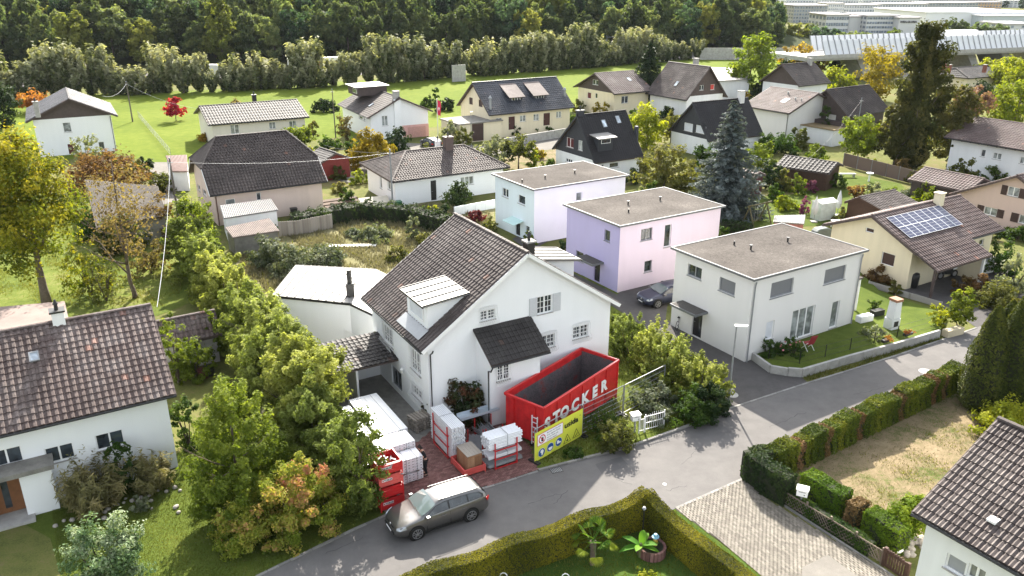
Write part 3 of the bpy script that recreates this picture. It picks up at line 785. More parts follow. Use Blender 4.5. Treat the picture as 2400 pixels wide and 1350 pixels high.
LM['vine']=leaf_mat('vine_leaves',[(.015,.03,.012),(.03,.05,.018),(.07,.045,.02),(.16,.03,.02)],.25)
LM['grass']=leaf_mat('grass_blades',[(.045,.06,.014),(.085,.10,.02),(.13,.14,.03),(.20,.18,.06)],.4)
LM['dry']=leaf_mat('dry_grass_blades',[(.13,.115,.06),(.22,.19,.11),(.31,.275,.18)],.3,tint=(1.1,1.1,.8))
LM['white']=leaf_mat('leaves_variegated',[(.05,.09,.03),(.12,.19,.08),(.38,.42,.28)],.25)
LM['reed']=leaf_mat('ornamental_grass',[(.09,.095,.04),(.18,.165,.07),(.32,.27,.13)],.3)
LM['thujad']=leaf_mat('thuja_dark',[(.022,.034,.008),(.05,.065,.012),(.10,.11,.02)],.25)
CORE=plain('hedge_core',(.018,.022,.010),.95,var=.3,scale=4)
# ---------------------------------------------------------------- the setting: ground, fields, lawns, road, paving
def sheet(name,pts,z,mat,world_pts=False,kind='structure'):
    P=[(p[0],p[1],z) if world_pts else tuple(U(p[0],p[1],z)) for p in pts]
    # keep the face pointing up
    a=sum(P[i][0]*P[(i+1)%len(P)][1]-P[(i+1)%len(P)][0]*P[i][1] for i in range(len(P)))
    if a<0: P=P[::-1]
    me=bpy.data.meshes.new(name); me.from_pydata(P,[],[tuple(range(len(P)))]); me.update()
    return link(name,me,mat,kind=kind)
EARTH=ground_mat('garden_earth',[(.3,(.045,.05,.018)),(.42,(.075,.085,.028)),(.5,(.11,.12,.035)),(.58,(.14,.115,.06)),(.7,(.20,.17,.10))],(.12,1.2,14),.6)
FIELD=ground_mat('field_grass',[(.32,(.052,.080,.007)),(.47,(.085,.118,.012)),(.56,(.115,.145,.018)),(.66,(.15,.16,.04))],(.05,.8,9),.5)
MEADOW=ground_mat('meadow_grass',[(.34,(.035,.055,.012)),(.44,(.07,.095,.018)),(.52,(.11,.135,.025)),(.60,(.18,.165,.07)),(.7,(.2,.14,.085))],(.18,1.6,16),.7)
LAWN=ground_mat('lawn_grass',[(.32,(.038,.060,.012)),(.48,(.066,.092,.017)),(.58,(.095,.12,.024)),(.68,(.15,.14,.05))],(.15,1.4,18),.6)
DRYL=ground_mat('dry_lawn',[(.30,(.04,.07,.014)),(.45,(.08,.095,.028)),(.495,(.16,.125,.075)),(.60,(.235,.185,.115)),(.75,(.29,.235,.155))],(.35,2.2,20),.7)
WILD=ground_mat('wild_grass',[(.3,(.05,.055,.025)),(.43,(.11,.11,.045)),(.52,(.19,.175,.09)),(.64,(.27,.24,.14))],(.3,2.,12),.9,dist=.15)
ASPH=ground_mat('asphalt',[(.34,(.09,.086,.084)),(.44,(.120,.114,.111)),(.50,(.133,.127,.123)),(.56,(.146,.139,.134)),(.66,(.172,.164,.157))],(.16,1.1,45),.35,.92,.01)
ASPHD=ground_mat('dark_asphalt',[(.3,(.055,.053,.052)),(.5,(.085,.08,.078)),(.7,(.12,.115,.11))],(.3,2,50),.3,.9,.01)
PAVEG=ground_mat('slab_paving',[(.3,(.11,.10,.09)),(.5,(.16,.15,.135)),(.7,(.22,.205,.185))],(.3,2,30),.3,.9,.01)
SAND=ground_mat('joint_sand',[(.3,(.05,.045,.038)),(.6,(.10,.09,.075))],(.3,2,30),.3)
sheet('ground',[(-1500,-60),(2500,-60),(2500,3000),(-1500,3000)],-.03,EARTH,True)
sheet('field',[(-500,300),(0,228),(500,210),(1100,172),(1640,128),(2000,128),(1990,215),(1650,245),(1340,262),(720,330),(400,392),(270,360),(-500,450)],-.018,FIELD)
sheet('meadow',[(-600,560),(-600,900),(160,760),(370,740),(470,700),(520,560),(400,500),(200,470)],-.014,MEADOW)
sheet('lawn',[(-400,1180),(110,1185),(420,1060),(500,960),(640,1000),(905,1203),(830,1241),(600,1353),(430,1440),(-600,1480)],-.012,LAWN)
sheet('garden_path',[(-400,1290),(60,1230),(118,1262),(142,1350),(140,1440),(-500,1440)],-.006,EARTH)
sheet('waste_lot',[(520,500),(560,640),(640,720),(900,690),(1090,520),(1150,560),(1160,490),(1010,470),(760,510),(650,540)],-.010,WILD)
ROADPX=[(430,1442),(600,1353),(830,1241),(905,1203),(1160,1137),(1262,1104),(1480,1047),(1700,968),(1710,957),(1894,897),(1990,868),(2101,833),(2194,801),(2289,768),(2420,705),(2560,790),(2300,865),(2230,905),(1745,1112),(1742,1122),(1583,1192),(1520,1218),(1100,1370),(930,1442)]
sheet('road',ROADPX,-.002,ASPH)
sheet('side_street',[(1710,957),(1894,897),(1878,884),(1846,880),(1805,873),(1764,843),(1748,838),(1560,748),(1575,640),(1700,560),(1640,520),(1446,690),(1240,590),(1330,540),(1280,520),(1200,560),(1560,800)],-.004,ASPHD)
sheet('court',[(650,905),(900,850),(1020,1003),(950,1065),(800,1090),(690,1000)],-.004,CONCD)
sheet('grass_verge',[(1262,1104),(1480,1047),(1700,968),(1715,945),(1650,840),(1400,650),(1330,640),(1400,830),(1430,930),(1240,1048)],-.006,MEADOW)
sheet('dry_lawn',[(1745,1112),(2230,905),(2500,880),(2560,1100),(2150,1260),(2110,1330),(2060,1290),(1850,1130)],-.008,DRYL)
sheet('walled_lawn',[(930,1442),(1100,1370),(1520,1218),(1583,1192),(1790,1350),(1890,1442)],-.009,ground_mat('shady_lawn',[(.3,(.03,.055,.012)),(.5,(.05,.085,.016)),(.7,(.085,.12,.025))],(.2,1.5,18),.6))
sheet('back_street',[(340,380),(402,380),(405,455),(420,470),(380,480)],-.006,PAVEG)
sheet('village_street',[(770,420),(870,330),(1010,338),(1160,342),(1310,320),(1330,345),(1180,365),(1000,352),(905,352),(830,430)],-.006,PAVEG)
sheet('garden_lawn',[(1700,540),(1735,465),(1860,455),(1975,405),(2110,430),(2150,470),(2000,520),(1900,530)],-.010,LAWN)
sheet('hedged_lawn',[(760,520),(855,482),(1000,500),(1150,470),(1150,490),(1030,508),(760,530)],-.011,LAWN)
sheet('dry_garden',[(1130,400),(1240,340),(1310,345),(1310,400),(1180,420),(770,430),(790,380),(860,400)],-.012,DRYL)
sheet('solar_house_drive',[(2118,682),(2150,630),(2330,600),(2420,690),(2420,730),(2289,768),(2240,735),(2200,722)],-.007,ASPHD)
RP=[U(*p) for p in ROADPX]
# stone kerbs: single stones along the road edge
KERB=rnd_mat('kerb_stone',[(.16,.155,.145),(.26,.25,.235)],.85)
def kerb(name,pts,label,w=.14,h=.02,step=.5,cat='kerb'):
    pts=[U(*p) for p in pts]; t=thing(name,label,cat,pts[0])
    rng=random.Random(3)
    for a,b in zip(pts,pts[1:]):
        L=(b-a).length; n=max(1,int(L/step)); d=(b-a)/n
        for i in range(n):
            p=a+d*i-pts[0]; q=p+d*.965; m=MB(); m.bar(p+Vector((0,0,h/2-.03)),q+Vector((0,0,h/2-.03)),w*rng.uniform(.93,1.03),.06+h,rnd=rng.random()); part('kerb_stone',m,KERB,t,rnd=True)
kerb('kerb',[(1710,957),(1894,897),(1990,868),(2101,833),(2194,801),(2289,768)],'pale line of kerb stones between the road and the side street paving')
kerb('kerb',[(1742,1122),(1583,1192)],'pale kerb stones where the cobbled driveway meets the road')
kerb('kerb',[(915,1204),(1160,1137),(1262,1104)],'kerb stones along the red brick yard behind the grey car')
kerb('kerb',[(1262,1104),(1480,1047),(1700,968)],'low kerb below the yellow banner and the white gate',h=.10)
kerb('kerb',[(600,1353),(830,1241),(915,1204)],'kerb beside the shady lawn left of the grey car',h=.04)
# block paving
def paving(name,label,px,mat,pw,pl,ang,seed,wavy=False,base=.001,singles=300):
    poly=[U(*p) for p in px]; c=Vector(poly[0]); c.z=0
    P2=[((p.x),(p.y)) for p in poly]
    rng=np.random.RandomState(seed); ca,sa=math.cos(ang),math.sin(ang)
    A=np.array(P2); loc=np.stack([A[:,0]*ca+A[:,1]*sa,-A[:,0]*sa+A[:,1]*ca],1); lo_,hi=loc.min(0),loc.max(0)
    nu=int((hi[0]-lo_[0])/pl)+2; nv=int((hi[1]-lo_[1])/pw)+2; I,J=np.meshgrid(np.arange(nu),np.arange(nv),indexing='ij')
    u=lo_[0]+(I+.5*(J%2))*pl; v=lo_[1]+J*pw; u=u.ravel();v=v.ravel()
    X=u*ca-v*sa; Y=u*sa+v*ca; k=inpoly(np.stack([X,Y],1),P2); X=X[k];Y=Y[k]
    g=.008; a,b=pl/2-g,pw/2-g; h=.022
    if wavy:
        s=.012; top=[(-a,-b,h),(-a/2,-b+s*1.5,h),(0,-b,h),(a/2,-b-s*.2,h),(a,-b,h),(a+s,0,h),(a,b,h),(a/2,b-s*.2,h),(0,b,h),(-a/2,b+s*1.5,h),(-a,b,h),(-a+s,0,h)]
    else: top=[(-a,-b,h),(a,-b,h),(a,b,h),(-a,b,h)]
    ntop=len(top); bot=[(x*1.02,y*1.03,-.004) for x,y,z in top]
    B=MB(); 
    if wavy:
        vs=top+bot; fs=[(0,1,10,11),(1,2,9,10),(2,3,8,9),(3,4,7,8),(4,5,6,7)]; fs=[(0,1,2,9),(0,9,10,11),(2,3,8,9),(3,4,7,8),(4,5,6,7)]
    else: vs=top+bot; fs=[(0,1,2,3)]
    fs=fs+[(i+ntop,(i+1)%ntop+ntop,(i+1)%ntop,i) for i in range(ntop)]
    d=np.hypot(X,Y+0)+0; order=np.argsort(np.hypot(X,Y))
    t=bpy.data.objects.new(name,None); col.objects.link(t); t.location=(0,0,0); t['kind']='structure'; t['label']=label
    sheet_o=sheet(name+'_bed',px,base,SAND); sheet_o.parent=t; del sheet_o['kind']
    rn=rng.rand(len(X)); ms=[]
    for q in range(6):
        m=MB(); m.add(vs,fs,(q+.5)/6); ms.append(m.mesh('paver',rnd=True)); ms[-1].materials.append(mat)
    near=order[:singles]
    for i in near:
        o=link('paver',ms[int(rn[i]*6)],None,t,M=T(X[i],Y[i],base+rng.uniform(0,.004))@Rz(ang+rng.normal(0,.008)))
    rest=order[singles:]
    if len(rest):
        m=np.zeros((len(rest),3,4)); aa=ang+rng.normal(0,.008,len(rest)); m[:,0,0]=np.cos(aa);m[:,0,1]=-np.sin(aa);m[:,1,0]=np.sin(aa);m[:,1,1]=np.cos(aa);m[:,2,2]=1
        m[:,0,3]=X[rest];m[:,1,3]=Y[rest];m[:,2,3]=base+rng.uniform(0,.004,len(rest))
        # bmesh with mixed faces: use from_pydata on stamped arrays
        bv=np.array(vs); VV=np.einsum('nij,kj->nki',m[:,:,:3],bv)+m[:,None,:,3]; VV=VV.reshape(-1,3)
        QQ=(np.array(fs)[None]+(np.arange(len(rest))*len(vs))[:,None,None]).reshape(-1,4)
        link('paving',npmesh('paving',VV,QQ,np.repeat(rn[rest],len(fs))),mat,t,kind='stuff')
PAVM=rnd_mat('grey_beige_pavers',[(.11,.098,.08),(.16,.144,.12),(.21,.19,.16)],.9,gr=.3,gs=12)
PAVR=rnd_mat('red_brick_pavers',[(.13,.06,.052),(.19,.09,.078),(.25,.13,.115)],.9,gr=.3,gs=12)
paving('driveway','driveway of wavy grey cobbles running down between the clipped hedge and the lattice fence',[(1583,1194),(1742,1124),(1800,1172),(1950,1264),(2100,1352),(2170,1440),(1890,1442),(1790,1352),(1690,1270)],PAVM,.115,.225,R(-62),5,True)
paving('brick_yard','yard of red brick paving under the racks and stacks',[(900,1199),(1162,1134),(1262,1102),(1240,1046),(1190,1000),(1100,945),(1020,1003),(950,1060),(870,1100),(850,1160)],PAVR,.105,.21,R(30),6,False)
sheet('slab_patch',[(1880,1330),(1940,1300),(2010,1350),(1960,1442),(1880,1442)],.028,PAVEG)
# raised lawn and retaining wall of the pale flat-roofed house
RW=[(1752,834),(1764,843),(1805,873),(1846,880),(1878,883),(1990,850),(2100,820),(2200,790)]
lw=[U(*p) for p in RW]
sheet('raised_lawn',[tuple(p)[:2] for p in lw]+[tuple(U(2215,745))[:2],tuple(U(2060,690))[:2],tuple(U(2010,640))[:2],tuple(U(1960,700))[:2]],.30,LAWN,True)
t=thing('retaining_wall','grey concrete retaining wall curving round the lawn of the pale flat-roofed house','wall',lw[0])
mb=MB()
for i,(a,b) in enumerate(zip(lw,lw[1:])):
    a2=a-lw[0];b2=b-lw[0]; h=.5 if i<3 else .55
    L=(b2-a2).length; n=max(1,int(L/1.0))
    for j in range(n):
        m=MB(); p=a2+(b2-a2)*(j/n);q=a2+(b2-a2)*((j+.985)/n); m.bar(p+Vector((0,0,h/2-.05)),q+Vector((0,0,h/2-.05)),.18,h+.1); part('wall_panel',m,CONC,t,bevel=.01)
# tar-sealed cracks and repair patches in the road
TAR=plain('road_tar',(.045,.044,.044),.7,var=.2); rng=random.Random(21)
for i,(x,y,dx,dy,n) in enumerate(((1240,1180,70,-22,9),(1420,1110,60,25,8),(1640,1050,-45,40,8),(1800,1000,90,-35,10),(2000,925,80,-20,9),(760,1300,90,-38,9),(1330,1150,-30,30,6),(1560,1150,50,-12,6))):
    m=MB(); pts=[U(x+dx*k/n+rng.uniform(-4,4),y+dy*k/n+rng.uniform(-2.5,2.5),.0035) for k in range(n+1)]
    for a,b in zip(pts,pts[1:]):
        d=(b-a).normalized(); s=Vector((-d.y,d.x,0))*rng.uniform(.008,.016); m.add([a-s,b-s,b+s,a+s],[(0,1,2,3)])
    part('road_crack',m,TAR,kind='structure')
sheet('road_patch',[(1395,1088),(1455,1070),(1475,1092),(1412,1112)],.003,ground_mat('patch_asphalt',[(.3,(.10,.096,.095)),(.6,(.125,.12,.118))],(.3,2,60),.3,.9,.01))
# manhole covers and drain
def disc(name,label,px,r,mat,cat,group=None):
    m=MB(); m.tube([(0,0,-.01),(0,0,.012)],[r,r],20); o=part(name,m,mat); o.location=U(*px); o['label']=label;o['category']=cat
    if group:o['group']=group
disc('manhole_cover','round pale manhole cover in the sunlit road near the thujas',(2170,871),.42,CONC,'manhole cover')
disc('manhole_cover','larger of the two round covers beside the street corner hedge',(1715,925),.38,CONC,'manhole cover')
disc('manhole_cover','small round cover behind the other one at the corner hedge',(1709,912),.3,CONC,'manhole cover')
disc('marker_stud','small white survey stud in the sunlit road above the cobbled driveway',(1558,1135),.09,WPAINT,'stud')
t=thing('storm_drain','square black drain grate in the road below the yellow banner','drain',U(1304,1102),R(20))
m=MB(); m.box(-.3,-.22,-.01,.3,.22,.006); part('frame',m,DARKM,t)
for i in range(7):
    m=MB(); m.box(-.26+i*.08,-.18,.007,-.23+i*.08,.18,.016); part('bar',m,GREYM,t)
# grass blades where they show
def grass(name,px,dens,size,mat,seed,tall=1.2,clump=None,z=-.01,label=None):
    P=[U(*p) for p in px]; o=link(name,grass_mesh(name,seed,P,dens,size,tall,clump),LM[mat],kind='stuff'); o.location=(0,0,z)
grass('grass',[(120,1190),(420,1060),(500,960),(640,1000),(905,1203),(830,1239),(600,1350),(450,1430),(150,1430)],700,.035,'grass',1)
grass('meadow_grass',[(-60,690),(160,720),(400,720),(450,640),(400,530),(200,520),(-60,560)],110,.085,'grass',2,1.3,.2)
grass('dry_grass',[(1760,1112),(2230,908),(2400,905),(2420,1060),(2150,1250),(1870,1130)],110,.06,'dry',3,1.2,-.2)
grass('grass_tufts',[(1760,1112),(2230,908),(2400,905),(2420,1060),(2150,1250),(1870,1130)],120,.075,'grass',4,1.2,.9)
grass('wild_grass',[(540,520),(570,640),(640,715),(900,680),(1090,520),(1150,550),(1150,500),(1010,480),(760,515),(650,540)],130,.16,'dry',5,1.5,-.3)
grass('wild_green_grass',[(540,520),(570,640),(640,715),(900,680),(1090,520),(1150,550),(1150,500),(1010,480),(760,515),(650,540)],22,.15,'grass',6,1.5,.5)
grass('verge_grass',[(1262,1100),(1480,1044),(1700,966),(1712,940),(1650,850),(1430,720),(1420,830),(1440,930),(1250,1048)],260,.07,'grass',7,1.4,-.2)
grass('verge_strip_grass',[(1890,894),(1990,866),(2200,797),(2200,791),(1990,856),(1880,884)],200,.10,'olive',8,1.4)
grass('shady_grass',[(1100,1372),(1520,1222),(1583,1196),(1790,1350),(1860,1440),(930,1440)],160,.06,'grass',9)
# ---------------------------------------------------------------- houses
TBROWN=tile_mat('tiles_brown_black',(0.031,0.023,0.020),(0.065,0.050,0.045),l=.12)
TPINK=tile_mat('tiles_faded_brown',(0.081,0.053,0.046),(0.155,0.115,0.105),(.40,.36,.34),.45)
TMAIN=tile_mat('tiles_brown_pale',(0.062,0.046,0.042),(0.118,0.096,0.088),(.33,.29,.26),.35)
TBLACK=tile_mat('tiles_black',(0.022,0.019,0.018),(0.043,0.037,0.035),(.16,.15,.14),.25)
TSLATE=tile_mat('tiles_slate_blue',(0.028,0.031,0.040),(0.053,0.059,0.074),(.15,.16,.19),.25,.5)
TDARK=tile_mat('tiles_asphalt_black',(0.009,0.008,0.009),(0.019,0.017,0.019),(.07,.07,.07),.2)
TROSE=tile_mat('tiles_rose_brown',(0.093,0.062,0.056),(0.155,0.112,0.102),(.34,.29,.27),.3)
TPALE=tile_mat('tiles_pale_brown',(0.124,0.093,0.084),(0.198,0.155,0.143),(.4,.35,.33),.3)
TGREY=tile_mat('tiles_grey',(0.068,0.062,0.065),(0.118,0.108,0.112),(.3,.29,.29),.3,.32)

# --- white house with the faded tiles, bottom left
H=House('white_house','white house with faded pinkish tiles and brown front door, cut by the left edge',-25.45,34.15,210.9,15.98,9.5)
H.gable(4.3,4.23,7.18,0,.4,.5,TPINK,.30,.36,'S',300,seed=11,edge=TPINK,capsingle=True,ns=-1)
for q in((-25,1062,57,1081),(103,1053.5,178,1072),(222,1022,294,1041)): H.hole('N',q,leaves=2,gm=GLASS)
H.build_walls(WHITE)
F=H.F('N')
a=H.px('N',-25,1165,-.0); b=H.px('N',73,1222)
u1=b[0]; door(H.t,F@T(0,-.22,0),u1-1.35,u1,.12,2.15,plain('front_door_wood',(.20,.085,.035),.5,var=.25,scale=4),glass=(.42,.62),label='brown wooden front door with a dark glass strip')
m=MB(); m.box(u1+.02,-.75,-.1,u1+1.3,-.001,2.29,F); m.box(u1-1.55,-1.05,-.1,u1-1.4,0,2.3,F); part('porch_wall',m,WHITE,H.t)
m=MB(); m.box(u1-2.6,-1.15,2.30,u1+1.45,0,2.52,F); part('porch_roof',m,CONCD,H.t,'mossy concrete porch roof')
m=MB(); m.box(u1-1.6,-1.3,-.1,u1+.3,0,.11,F); part('step',m,CONC,H.t)
H.pipe('N',0,4.2)
x,y=H.local(140,765,7.4); chimney(H.t,x,0,6.8,7.75,.55,.55,WPAINT,DARKM)
x,y=H.local(87,866,5.6); skylight(H,x,y,.42,.55)
# flat extension and the small tiled shed behind it
m=MB(); P=[H.local(*p,3.2) for p in((-60,780),(165,765),(152,709),(-60,728))]
m.slab([(p[0],p[1],3.2) for p in P][::-1],(0,0,.1)); part('extension_roof',m,plain('weathered_copper_sheet',(.185,.135,.115),.6,.0,var=.3,scale=.8),H.t,'flat roof of reddish metal sheets behind the ridge')
m=MB(); m.slab([(p[0]*.97+.1,p[1]*.97,-.1) for p in P][::-1],(0,0,3.28)); part('extension',m,WHITE,H.t)
g=House('garden_shed','small shed with faded brown tiles overgrown by climber beside the white house',*U(440,800,1.2)[:2],211.7,3.6,3.4,'shed')
g.gable(2.25,1.9,3.1,.5,.25,.3,TPINK,.30,.34,'S',seed=12,gutter=False); g.build_walls(CONC)

# --- main white house
H=M_=House('white_house','large white house with steep brown tiled roof, dormer and window grilles behind the red container',-1.35,44.70,120.2,8.85,12.81)
H.gable(4.83,4.79,9.10,0,.35,.45,TMAIN,.30,.36,'S',300,seed=21,edge=WPAINT,capsingle=True,ns=-1)
H.hole('W',(1126,731,1161,746),leaves=2,bars=2)
H.hole('W',(1259.5,697,1294,730),leaves=2,bars=2,shut=1,shutm=plain('grey_white_shutter',(.52,.53,.55),.6,var=.05))
H.hole('W',(1265,790,1300,811),leaves=2,bars=2)
H.hole('W',(1344,768,1378,787),leaves=2,bars=2)
H.hole('W',(1214,628,1219,643),leaves=1,sill=False,fw=.03,gm=CREAM); H.hole('W',(1236.5,623,1241,639),leaves=1,sill=False,fw=.03,gm=CREAM)
for q in((897,756,922,817),(961,812,987,884),(966,898,990,944)): H.hole('N',q,leaves=2,bars=1)
H.hole('N',(917,853,943,921),leaves=2,sill=False,bars=0,fm=GREYM)
H.build_walls(WHITE)
GR=plain('white_wrought_iron',(.72,.72,.72),.5,var=.05)
def grille(par,F,u0,u1,z0,z1,belly=.22,top=.25,name='window_grille'):
    m=MB(); n=max(4,int((u1-u0)/.13)); y=-.05
    for i in range(n+1):
        u=u0+(u1-u0)*i/n
        m.tube([F@Vector((u,y,z1)),F@Vector((u,y,z0+(z1-z0)*.45)),F@Vector((u,y-belly,z0+(z1-z0)*.14)),F@Vector((u,y-belly*.8,z0))],.012,4,False)
    for z,yy in((z1,y),(z0+(z1-z0)*.5,y),(z0,y-belly*.8)): m.bar(F@Vector((u0-.06,yy,z)),F@Vector((u1+.06,yy,z)),.022)
    for i in range(n*2):     # scrolls along top and bottom
        u=u0+(u1-u0)*(i+.5)/(n*2)
        for zc,yy,s in((z1+.09,y,1),(z0-.07,y-belly*.7,-1)):
            h=.07+ (.12*math.sin(math.pi*(u-u0)/(u1-u0)) if s>0 else 0)
            m.tube([F@Vector((u-.05,yy,zc-.06*s)),F@Vector((u-.03,yy,zc+h*.5*s)),F@Vector((u+.03,yy,zc+h*.5*s)),F@Vector((u+.02,yy,zc-.02*s))],.009,4,False)
    part(name,m,GR,par)
for f,u0,u1,a,b,k in H.wq:
    if (f=='W' and u1-u0>.5 and not k.get('shut')) or (f=='N' and k.get('bars')): grille(H.t,H.F(f),u0-.1,u1+.1,a-.12,b+.1)
H.pipe('W',0,4.75); 
# porch on the gable side (face W: u runs from +y to -y)
F=H.F('W'); PX=-H.L/2+.35
ya,yb=3.2,-.15; ra=1.95
m=MB(); m.box(PX-ra+.35,yb+.1,-.3,PX-.001,ya-.1,3.75); 
m.slab([(PX-ra+.35,ya-.1,3.75),(PX,ya-.1,3.75),(PX,ya-.1,5.0),(PX-ra+.35,ya-.1,4.0)],(0,-(ya-yb-.2),0))
pw=part('porch',m,WHITE,H.t)
m=MB(); m.slab([(PX-ra-.1,ya+.05,3.85),(PX-ra-.1,yb-.25,3.85),(PX,yb-.25,5.15),(PX,ya+.05,5.15)],(0,0,.08)); part('porch_roof',m,BROWNW,H.t)
v=Vector((ra+.1,0,1.3)); tiles(H.t,H.M,(PX-ra-.1,yb-.25,3.94),(0,1,0),v,ya-yb+.3,v.length,0,ya-yb+.3,.27,.33,TBLACK,'F',0,23)
m=MB(); m.tube([(PX-ra-.14,ya+.05,3.86),(PX-ra-.14,yb-.25,3.86)],.06,6); part('gutter',m,DARKM,H.t)
m=MB(); m.tube([(PX-ra-.14,ya,3.8),(PX-ra-.1,ya+.08,3.6),(PX-ra+.3,ya+.02,3.45),(PX-ra+.3,ya+.02,0)],.045,6); part('downpipe',m,DARKM,H.t)
Fp=T(PX-ra+.35,ya-.1,0)@Rz(R(270)); 
# window on the porch front (photo pixels onto that plane)
Mi=(H.M@Fp).inverted()
def onp(X,Y):
    o=Mi@Vector((0,0,CH)); d=Mi.to_3x3()@ray(X,Y); t_=-o.y/d.y; p=o+d*t_; return p.x,p.z
a=onp(1163,853); b=onp(1192,885)
window(H.t,Fp@T(0,-.13,0),a[0],b[0],b[1],a[1],2,depth=.1,bars=2); grille(H.t,Fp,a[0]-.08,b[0]+.08,b[1]-.1,a[1]+.08,.3)
# dormers with sheet metal roofs
dormer(H,-3.35,-.65,5.55,6.85,3.2,7.05,WHITE,ZINC,side=1,over=.2,seams=4,wins=[(-2.9,-1.1,5.75,6.7,1)],paneM=plain('white_blind',(.6,.62,.66),.6))
m=MB(); v=Vector((0,6.2-5.6,H.z_at(6.2)-H.z_at(5.6))); m.slab([(-3.5,5.6,H.z_at(5.6)+.13),(-3.5,6.2,H.z_at(6.2)+.13),(-.5,6.2,H.z_at(6.2)+.13),(-.5,5.6,H.z_at(5.6)+.13)],(0,0,.012)); part('flashing',m,GREYM,H.t)
dormer(H,-.25,2.1,-5.9,6.45,-3.3,6.9,WHITE,ZINC,side=-1,over=.25,seams=4)
x,y=H.local(1271,590,8.2); chimney(H.t,x,-1.35,7.4,8.95,.5,.5,DARKM,CONC)
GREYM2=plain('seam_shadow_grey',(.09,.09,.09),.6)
W0=[(637,696),(694,625),(880,635),(915,652),(868,700),(890,748),(820,715)]
Pw=[H.local(*p,3.0) for p in W0]
m=MB(); m.slab([(x,y,3.0) for x,y in Pw][::-1],(0,0,.12)); wr=part('wing_roof',m,ZINC,H.t,'pale sheet metal roof of the garage wing')
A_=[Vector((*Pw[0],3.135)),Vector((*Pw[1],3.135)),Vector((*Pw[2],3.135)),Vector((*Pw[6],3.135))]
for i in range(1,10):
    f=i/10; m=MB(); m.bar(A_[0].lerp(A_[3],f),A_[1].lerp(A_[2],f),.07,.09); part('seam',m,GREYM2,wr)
m=MB(); n=len(Pw)
for i in (6,5,0,1,2):
    a=Vector((*Pw[i],3.06));b=Vector((*Pw[(i+1)%n],3.06))
    m.bar(a,b,.06,.17)
part('roof_edge',m,DARKM,H.t)
cx=sum(p[0] for p in Pw)/n;cy=sum(p[1] for p in Pw)/n
m=MB(); m.slab([(x+(cx-x)*.035,y+(cy-y)*.035,-.1) for x,y in Pw][::-1],(0,0,3.09)); part('wing',m,WHITE,H.t)
x,y=H.local(822,695,3.1); chimney(H.t,x,y,3.1,4.0,.42,.42,DARKM,DARKM,True); 
m=MB(); m.tube([(x,y,4.0),(x,y,5.0)],.17,8); part('flue',m,DARKM,H.t)
# lean-to with dark tiles, wall and white door under it
m=MB(); L0=[(3.45,10.6),(3.0,5.98),(.2,5.98),(.0,10.6)]
m.slab([(3.3,10.7,2.75),(3.3,5.97,2.75),(.1,5.97,2.25),(.1,10.7,2.25)][::-1],(0,0,.08)); part('lean_to_roof',m,BROWNW,H.t)
v=Vector((3.2,0,.5)); tiles(H.t,H.M,(.1,5.97,2.34),(0,1,0),v,4.73,v.length,0,4.73,.30,.36,TBLACK,'S',0,24)
m=MB(); m.box(3.2,5.98,-.1,3.3,10.6,2.74); m.box(.5,8.3,-.1,3.2,8.42,2.3); part('lean_to_wall',m,WHITE,H.t)
Fd=T(3.2,5.98,0)@Rz(R(90)); door(H.t,T(3.2,8.2,0)@Rz(R(270)),.3,1.3,0,2.05,WPAINT,depth=0,label='plain white door under the dark lean-to roof')
t=thing('wall_lantern','white wall lantern beside the glass door of the white house','lantern',H.M@H.F('N')@Vector((H.px('N',948,868)[0],-.15,H.px('N',948,868)[1])))
m=MB(); m.tube([(0,0,-.12),(0,0,.1)],[.06,.09],6); part('glass',m,WPAINT,t); m=MB(); m.tube([(0,0,.1),(0,0,.22)],[.12,.01],6); part('cap',m,WPAINT,t)

